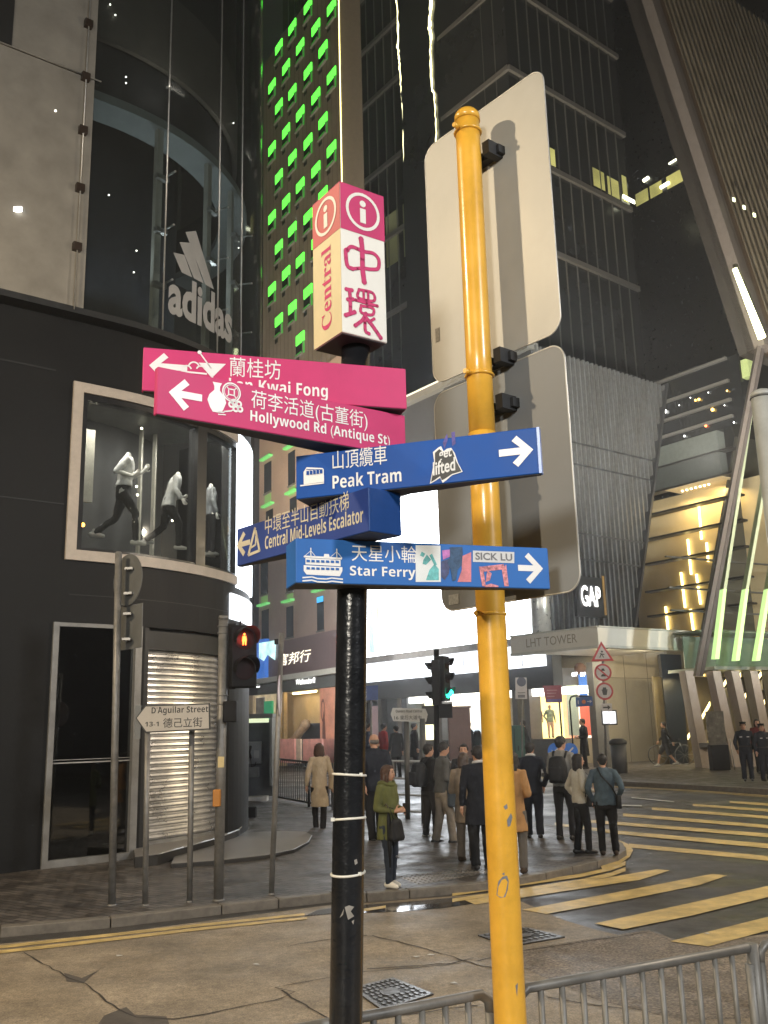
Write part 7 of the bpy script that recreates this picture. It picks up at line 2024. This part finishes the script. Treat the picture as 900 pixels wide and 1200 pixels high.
# woman in the olive parka
OLIVE = cloth('olive', (.105, .115, .040)); JEAN = cloth('dark_denim', (.022, .030, .046)); WSHOE = mat('white_sneaker', (.70, .67, .60), .5, var=.08)
def olive_extra(t, k, V, hands, M_):
    q = MB(); q.box(V(-.02, .30, 1.10), (.075 * k, .012 * k, .145 * k)); q.build('phone', BSHOE, t, True)
    q = MB(); q.tube([V(.16, .14, 1.06), V(.165, .15, .95), V(.17, .16, .60), V(.175, .16, .30)], [.012 * k, .030 * k, .034 * k, .008 * k], 10); q.tube([V(.175, .16, .30), V(.176, .16, .22)], .005 * k, 6)
    um = q.build('umbrella', BAGB, t, True); q = MB(); q.tube([V(.16, .14, 1.06), V(.158, .13, 1.13), V(.165, .10, 1.165), V(.17, .07, 1.13)], .010 * k, 8); q.build('handle', mat('umbrella_handle', (.03, .02, .015), .4), um, True)
    q = MB(); q.eloft([(.10 * k, .23 * k, z * k, a * k, b * k) for z, a, b in ((.66, .13, .065), (.70, .15, .075), (.92, .11, .04), (.96, .08, .02))], 18, 0, 3); bg = link_mesh('tote_bag', remeshed(q, .012, 1, .008, 10), BAGB, t, True)
    q = MB(); q.tube([V(.06, .24, .95), V(.12, .20, 1.10), V(.16, .16, 1.12), V(.14, .22, .95)], .008 * k, 6); q.build('bag_handle', BAGB, bg, True)
    q = MB(); q.tube([V(.115 * math.cos(a), .105 * math.sin(a) - .02, 1.44 + .02 * math.cos(a * 2)) for a in [2 * math.pi * i / 18 for i in range(18)]], .030 * k, 8, closed=True); q.build('hood', OLIVE, t, True)
    q = MB()
    for s, z in ((1, .52), (1, .44), (-1, .40)): q.capsule([V(s * .095 - .015, .082, z), V(s * .095 + .02, .084, z + .02)], [.016 * k, .018 * k], 8)
    q.build('ripped_patch', mat('torn_denim', (.22, .22, .23), .8, var=.4, scale=50), t, True)
p, H = put(457, 1040, 897)
person('woman in an olive green parka with ripped jeans and white sneakers holding a phone', p, H, R_(-130), OLIVE, hem=.66, flare=1.02, bottom=JEAN, legw=.92, shoes=WSHOE, hair='long', hairm=HAIRR, arms=('hold', 'hold'), feet=((.08, .06), (-.08, -.03)), head_yaw=R_(18), slim=.9, face=True, extra=olive_extra)
# woman in the long cream coat, seen from behind
CREAMC = cloth('cream', (.40, .32, .22))
p, H = put(375, 975, 871)
person('woman in a long cream coat and black tights walking away', p, H, R_(8), CREAMC, hem=.48, flare=1.0, bottom=cloth('tights', (.010, .009, .010)), legw=.98, shoes=BSHOE, hair='mid', hairm=HAIRR, arms=('hang', 'hang'), feet=((.05, -.14), (-.07, .10)), slim=.88, extra=shoulder_bag(CREAMC, 1, .13, .24, .92))
# balding man in a dark jacket
p, H = put(441, 988, 858)
person('balding grey haired man in a dark jacket walking away, behind the woman in green', p, H, R_(15), NAVY, hem=.80, bottom=BLACKC, legw=1.15, shoes=BSHOE, hair='bald', hairm=HAIRG, arms=('hang', 'back'), feet=((.10, .10), (-.10, -.18)), slim=1.12)
# man in grey jacket and khaki trousers, side on, with a bag
KHAKI = cloth('khaki', (.22, .185, .145)); GREYJ = cloth('grey_jacket', (.075, .075, .072))
p, H = put(521, 990, 870)
person('man in grey jacket and khaki trousers standing side on with a dark bag', p, H, R_(-72), GREYJ, hem=.86, bottom=KHAKI, legw=1.15, shoes=BSHOE, arms=('hold', 'hold'), feet=((.10, .12), (-.10, -.12)), head_pitch=R_(-18), slim=1.02, lean=.05, extra=shoulder_bag(cloth('slate_bag', (.035, .045, .055)), 1, .19, .42, .84, .18))
p, H = put(505, 984, 872)
person('person in a dark jacket with black backpack behind the man in khaki', p, H, R_(-62), BLACKC, hem=.86, bottom=CHAR, shoes=cloth('pale_shoe', (.4, .39, .36)), arms=('hang', 'hold'), feet=((.1, .05), (-.1, -.05)), extra=backpack(BAGB))
BEIGEC = cloth('beige_coat', (.235, .185, .135))
p, H = put(548, 1010, 882)
person('woman in a beige coat with brown bobbed hair, back to the street corner', p, H, R_(-25), BEIGEC, hem=.60, flare=.95, bottom=cloth('taupe', (.16, .135, .11)), legw=1.1, shoes=cloth('brown_shoe', (.05, .035, .025)), hair='bob', hairm=mat('dull_brown_hair', (.045, .028, .02), .5, var=.3, scale=30), arms=('hold', 'hold'), slim=.93)
p, H = put(566, 1020, 874)
person('man in a black overcoat standing against the left side of the yellow pole', p, H, R_(15), cloth('blue_black', (.010, .012, .018)), hem=.62, bottom=BLACKC, legw=1.15, shoes=BSHOE, arms=('hold', 'hang'), slim=1.12, collar=cloth('white_collar', (.5, .5, .5)))
p, H = put(548, 985, 872)
person('dark haired person mostly hidden behind the woman in beige', p, H, R_(170), CHAR, hem=.8, bottom=BLACKC, shoes=BSHOE, arms=('hold', 'hold'))
TAN = cloth('tan', (.36, .20, .085))
p, H = put(606, 1024, 880)
person('person in a tan coat half hidden behind the yellow pole', p, H, R_(-20), TAN, hem=.58, flare=1.0, bottom=cloth('grey_trouser', (.11, .10, .09)), shoes=cloth('brown_shoe', (.05, .035, .025)), hair='long', hairm=HAIRB, arms=('hold', 'hold'), slim=.92)
# man in the dark suit
p, H = put(627, 983, 870)
person('man in a dark navy suit with white collar, back view', p, H, R_(-6), NAVY, hem=.80, bottom=NAVY, legw=1.18, shoes=BSHOE, arms=('pocket', 'pocket'), feet=((.10, 0), (-.10, .02)), slim=1.06, head_yaw=R_(-15), collar=cloth('white_collar', (.5, .5, .5)))
# tall man in grey sweater with backpack
p, H = put(664, 985, 863)
person('tall man in a grey sweater with a black backpack and cropped trousers', p, H, R_(-30), cloth('grey_marl', (.20, .195, .18)), hem=.88, bottom=BLACKC, legw=.95, shoes=BSHOE, arms=('hold', 'strap'), head_yaw=R_(-25), feet=((.10, .04), (-.11, -.02)), extra=backpack(BAGB))
# woman in white jacket
p, H = put(684, 1001, 889)
person('woman in a short white jacket and black trousers with long black hair, side on', p, H, R_(-75), cloth('off_white', (.42, .40, .34)), hem=.86, bottom=BLACKC, legw=1.0, shoes=BSHOE, hair='long', hairm=HAIRB, arms=('hold', 'pocket'), feet=((.07, .08), (-.07, -.08)), slim=.92, face=True, head_yaw=R_(-12), extra=shoulder_bag(BAGB, 1, .10, .18, .90, .12))
# man in denim jacket
p, H = put(714, 1003, 887)
person('man in a blue denim jacket with a bag strap across his back', p, H, R_(-8), cloth('denim', (.060, .090, .115), var=.4), hem=.84, bottom=BLACKC, legw=1.05, shoes=cloth('brown_shoe', (.05, .035, .025)), arms=('pocket', 'pocket'), feet=((.12, .02), (-.10, .04)), slim=1.05, extra=crossbody(BAGB, 1))
# walker in shorts across the road
p, H = put(782, 898, 846, FARZ, 38.0)
person('person in dark top and shorts striding left under the canopy', p, H, R_(80), BLACKC, hem=.84, bottom=CHAR, bare_legs=True, shoes=cloth('pale_shoe', (.4, .39, .36)), arms=('swingf', 'swingb'), feet=((.06, .34), (-.06, -.36)), knee=((.08, .22, .50), (-.08, -.10, .46)), foot_lift=(0, .06))
# officers
def cap(t, k, V, hands, M_):
    q = MB(); q.eloft([(0, 0, .055, .082, .098), (0, 0, .075, .086, .102), (0, 0, .10, .098, .112), (0, -.005, .118, .09, .10)], 20); q.v = [M_ @ v for v in q.v]; c = q.build('cap', BLACKC, t, True)
    q = MB(); q.prism([M_ @ Vector((.07 * math.sin(a), .085 + .055 * math.cos(a), .055)) for a in [R_(-80 + 20 * i) for i in range(9)]], Vector((0, 0, .012 * k))); q.build('peak', BSHOE, c, True)
    q = MB()
    for s in (1, -1): q.box(V(s * .10, .135, 1.27), (.075 * k, .012 * k, .022 * k))
    q.build('badge', mat('badge_grey', (.5, .5, .5), .5), t, True)
    q = MB(); q.tube([V(.165 * math.cos(a), .125 * math.sin(a), 1.0) for a in [2 * math.pi * i / 20 for i in range(20)]], .02 * k, 6, closed=True); q.build('belt', BSHOE, t, True)
p, H = put(878, 921, 846, FARZ, 27.5)
person('officer in dark uniform and cap standing with hands behind back', p, H, R_(165), NAVY, hem=.86, bottom=NAVY, legw=1.15, shoes=BSHOE, arms=('back', 'back'), slim=1.05, extra=cap)
p, H = put(899, 921, 848, FARZ, 27.3)
person('officer in dark uniform cut off by the right edge', p, H, R_(-170), NAVY, hem=.86, bottom=NAVY, legw=1.15, shoes=BSHOE, arms=('hang', 'hang'), slim=1.08, extra=cap)
p, H = put(893, 905, 843, FARZ, 31)
person('dark haired person with reddish scarf behind the two officers', p, H, R_(175), cloth('dark_red', (.12, .02, .02)), hem=.8, bottom=BLACKC, shoes=BSHOE, hair='bob', arms=('hang', 'hang'))
# people at the shop fronts
p, H = put(685, 880, 838, FARZ, 37.5)
person('dark figure in a long padded coat at the edge of the poster window', p, H, R_(100), BLACKC, hem=.45, bottom=BLACKC, shoes=BSHOE, arms=('hold', 'hold'))
p, H = put(615, 878, 841, FARZ, 38)
person('dark figure walking left in front of the yellow shop window', p, H, R_(70), BLACKC, hem=.6, bottom=CHAR, shoes=BSHOE, arms=('swingf', 'swingb'), feet=((.06, .2), (-.06, -.2)))
p, H = put(450, 884, 843, FARZ, 36)
person('distant person in a bright red top left of the nameplate', p, H, R_(-60), cloth('red', (.55, .035, .03)), hem=.8, bottom=BLACKC, shoes=BSHOE, arms=('hang', 'hang'))
p, H = put(486, 884, 842, FARZ, 36)
person('distant person in black passing the lit shop under the nameplate', p, H, R_(-80), BLACKC, hem=.6, bottom=BLACKC, shoes=BSHOE, arms=('hang', 'hang'))
p, H = put(465, 890, 850, FARZ, 34)
person('dim distant person by the blue grey shop entrance', p, H, R_(30), CHAR, hem=.7, bottom=BLACKC, shoes=BSHOE, arms=('hang', 'hang'))
p, H = put(553, 884, 842, FARZ, 35)
person('person in a dark padded jacket with bicycle in front of the pale blue window', p, H, R_(80), cloth('dark_padded', (.02, .026, .03)), hem=.8, bottom=BLACKC, shoes=BSHOE, arms=('hold', 'hold'), lean=.12, extra=backpack(BAGB, .36, .5))
bicycle('bicycle pushed by the person in front of the pale blue window', 549, 886, 34.6, (-1, .1, 0))
p, H = put(432, 900, 846, FARZ, 31)
person('person in dark blue beside the black post by the pink boards', p, H, R_(-90), cloth('deep_blue', (.014, .022, .05)), hem=.7, bottom=BLACKC, shoes=BSHOE, arms=('hold', 'hold'))

# ================================================================== MANNEQUINS
MANN = mat('mannequin_white', (.62, .60, .56), .4, var=.05)
def window_mannequin(label, px, py_foot, head_py, off, yaw, **kw):
    s, z = W_px(px, py_foot, off); p = WP(s, max(z, zb + .1), off)
    x0, y0 = px_of(p); lo, hi = .8, 2.6
    for _ in range(30):
        m_ = (lo + hi) / 2
        if px_of(p + Vector((0, 0, m_)))[1] > head_py: lo = m_
        else: hi = m_
    return person(label, p, lo * 1.70 / 1.49, yaw, cat='mannequin', name='mannequin', skin=MANN, headless=True, **kw)
window_mannequin('headless running mannequin in white top and black leggings, left in the display window', 142, 640, 534, -.7, R_(-75), top=cloth('white_top', (.62, .61, .59)), hem=.97, sleeve='short', bottom=BLACKC, legw=.85, arms=(((.24, -.14, 1.17), (.20, .12, 1.10), (0, .7, .6)), ((.23, .06, 1.16), (.17, .27, 1.28), (-.3, .5, .7))), feet=((.07, .22), (-.07, -.42)), knee=((.08, .20, .52), (-.08, -.10, .47)), foot_lift=(0, .14), shoes=cloth('pale_shoe', (.4, .39, .36)), slim=.9, lean=.10)
WSH = cloth('white_shirt', (.50, .50, .49))
window_mannequin('headless mannequin in a loose white jacket leaning forward, in the display window', 196, 645, 556, -.7, R_(-75), top=WSH, hem=.84, flare=1.25, bottom=BLACKC, arms=('swingf', 'hold'), feet=((.07, .20), (-.07, -.40)), knee=((.08, .2, .52), (-.08, -.08, .47)), foot_lift=(0, .12), shoes=cloth('pale_shoe', (.4, .39, .36)), lean=.28, slim=.95)
window_mannequin('headless mannequin in grey sportswear at the curved end of the display window', 246, 652, 570, -.6, R_(-60), top=cloth('sport_grey', (.22, .23, .24)), hem=.86, bottom=BLACKC, arms=('hang', 'hang'), shoes=cloth('pale_shoe', (.4, .39, .36)), slim=.9)
def shop_mannequin(label, px, py, hy, yaw, **kw):
    s, z = PL.sz(px, py, -1.05); p = PL.P(s, zPl + .02, -1.05); lo, hi = .6, 3
    for _ in range(30):
        m_ = (lo + hi) / 2
        if px_of(p + Vector((0, 0, m_)))[1] > hy: lo = m_
        else: hi = m_
    return person(label, p, min(1.95, lo), yaw, cat='mannequin', name='mannequin', skin=mat('mannequin_tan', (.35, .22, .13), .5), hair='bald', hairm=mat('mannequin_tan', (.35, .22, .13), .5), **kw)
shop_mannequin('mannequin in a maroon shirt and tan trousers in the yellow shop window', 631, 864, 825, R_(180), top=cloth('maroon', (.13, .04, .05)), hem=.86, sleeve='short', bottom=cloth('tan_trouser', (.42, .24, .12)), arms=('hang', 'hang'), shoes=BSHOE)
shop_mannequin('mannequin in a green patterned shirt and pale shorts in the bright shop window', 646, 864, 826, R_(190), top=cloth('sage_pattern', (.22, .26, .16), var=.6), hem=.82, bottom=cloth('peach_trouser', (.55, .36, .22)), arms=('pocket', 'hang'), shoes=BSHOE)
# ================================================================== STREET LAMPS behind and beside the viewer (real lamps on posts)
def street_lamp(label, base, h, arm, target, energy, color, size=.35):
    t = thing('street_lamp', label, 'street lamp', base)
    b = Vector(base); top = b + Vector((0, 0, h)); e = top + Vector(arm)
    q = MB(); q.tube([b, b + Vector((0, 0, h * .97)), top.lerp(e, .12) , e], [.09, .06, .045, .04], 10); q.build('pole', GALVD, t)
    q = MB(); q.eloft([(e.x, e.y, e.z + .02, .18, .18), (e.x, e.y, e.z + .10, .15, .15), (e.x, e.y, e.z + .16, .06, .06)], 14); q.build('lamp_head', GALVD, t)
    o = lamp('lamp_light', tuple(e - Vector((0, 0, .02))), target, energy, color, size); o.parent = t; o.location = Vector(o.location) - Vector(base)
    return t
street_lamp('tall street lamp with warm light by the left building, outside the view', (-10.5, 4.0, 0), 9.5, (1.4, .4, 0), (-2.8, 10, 0), 1050, (1, .78, .50))
street_lamp('street lamp with neutral light behind the viewer to the left', (-4.6, -7.4, 0), 6.0, (.6, .3, 0), (.1, 5.0, 3.2), 900, (1, .93, .80), 1.8)
street_lamp('street lamp with white light behind the viewer to the right', (10.5, -5.0, 0), 8.6, (-1.0, .5, 0), (-.1, 5.0, 2.6), 900, (.98, .99, 1.0), 1.5)
street_lamp('tall street lamp beyond the right edge lighting the crossing', (14.0, 13.0, 0), 9.0, (-1.4, .4, 0), (3.5, 17, 0), 1300, (1, .84, .66))
street_lamp('tall street lamp on the far pavement beyond the right edge', (27.0, 27.0, .3), 10.0, (-2.0, 1.0, 0), (14, 34, 2), 1800, (1, .80, .52))
# ================================================================== HUMID NIGHT AIR
q = MB(); q.box((0, 185, 44), (640, 470, 94))
hm = bpy.data.materials.new('humid_air'); hm.use_nodes = True; hm.node_tree.nodes.remove(hm.node_tree.nodes['Principled BSDF'])
pv = hm.node_tree.nodes.new('ShaderNodeVolumePrincipled'); pv.inputs['Density'].default_value = .0019; pv.inputs['Anisotropy'].default_value = .72; pv.inputs['Color'].default_value = (.9, .92, .95, 1)
hm.node_tree.links.new(pv.outputs[0], hm.node_tree.nodes['Material Output'].inputs['Volume'])
tag(q.build('haze', hm, kind='stuff'), 'thin humid night air glowing softly around the bright screen', 'haze')
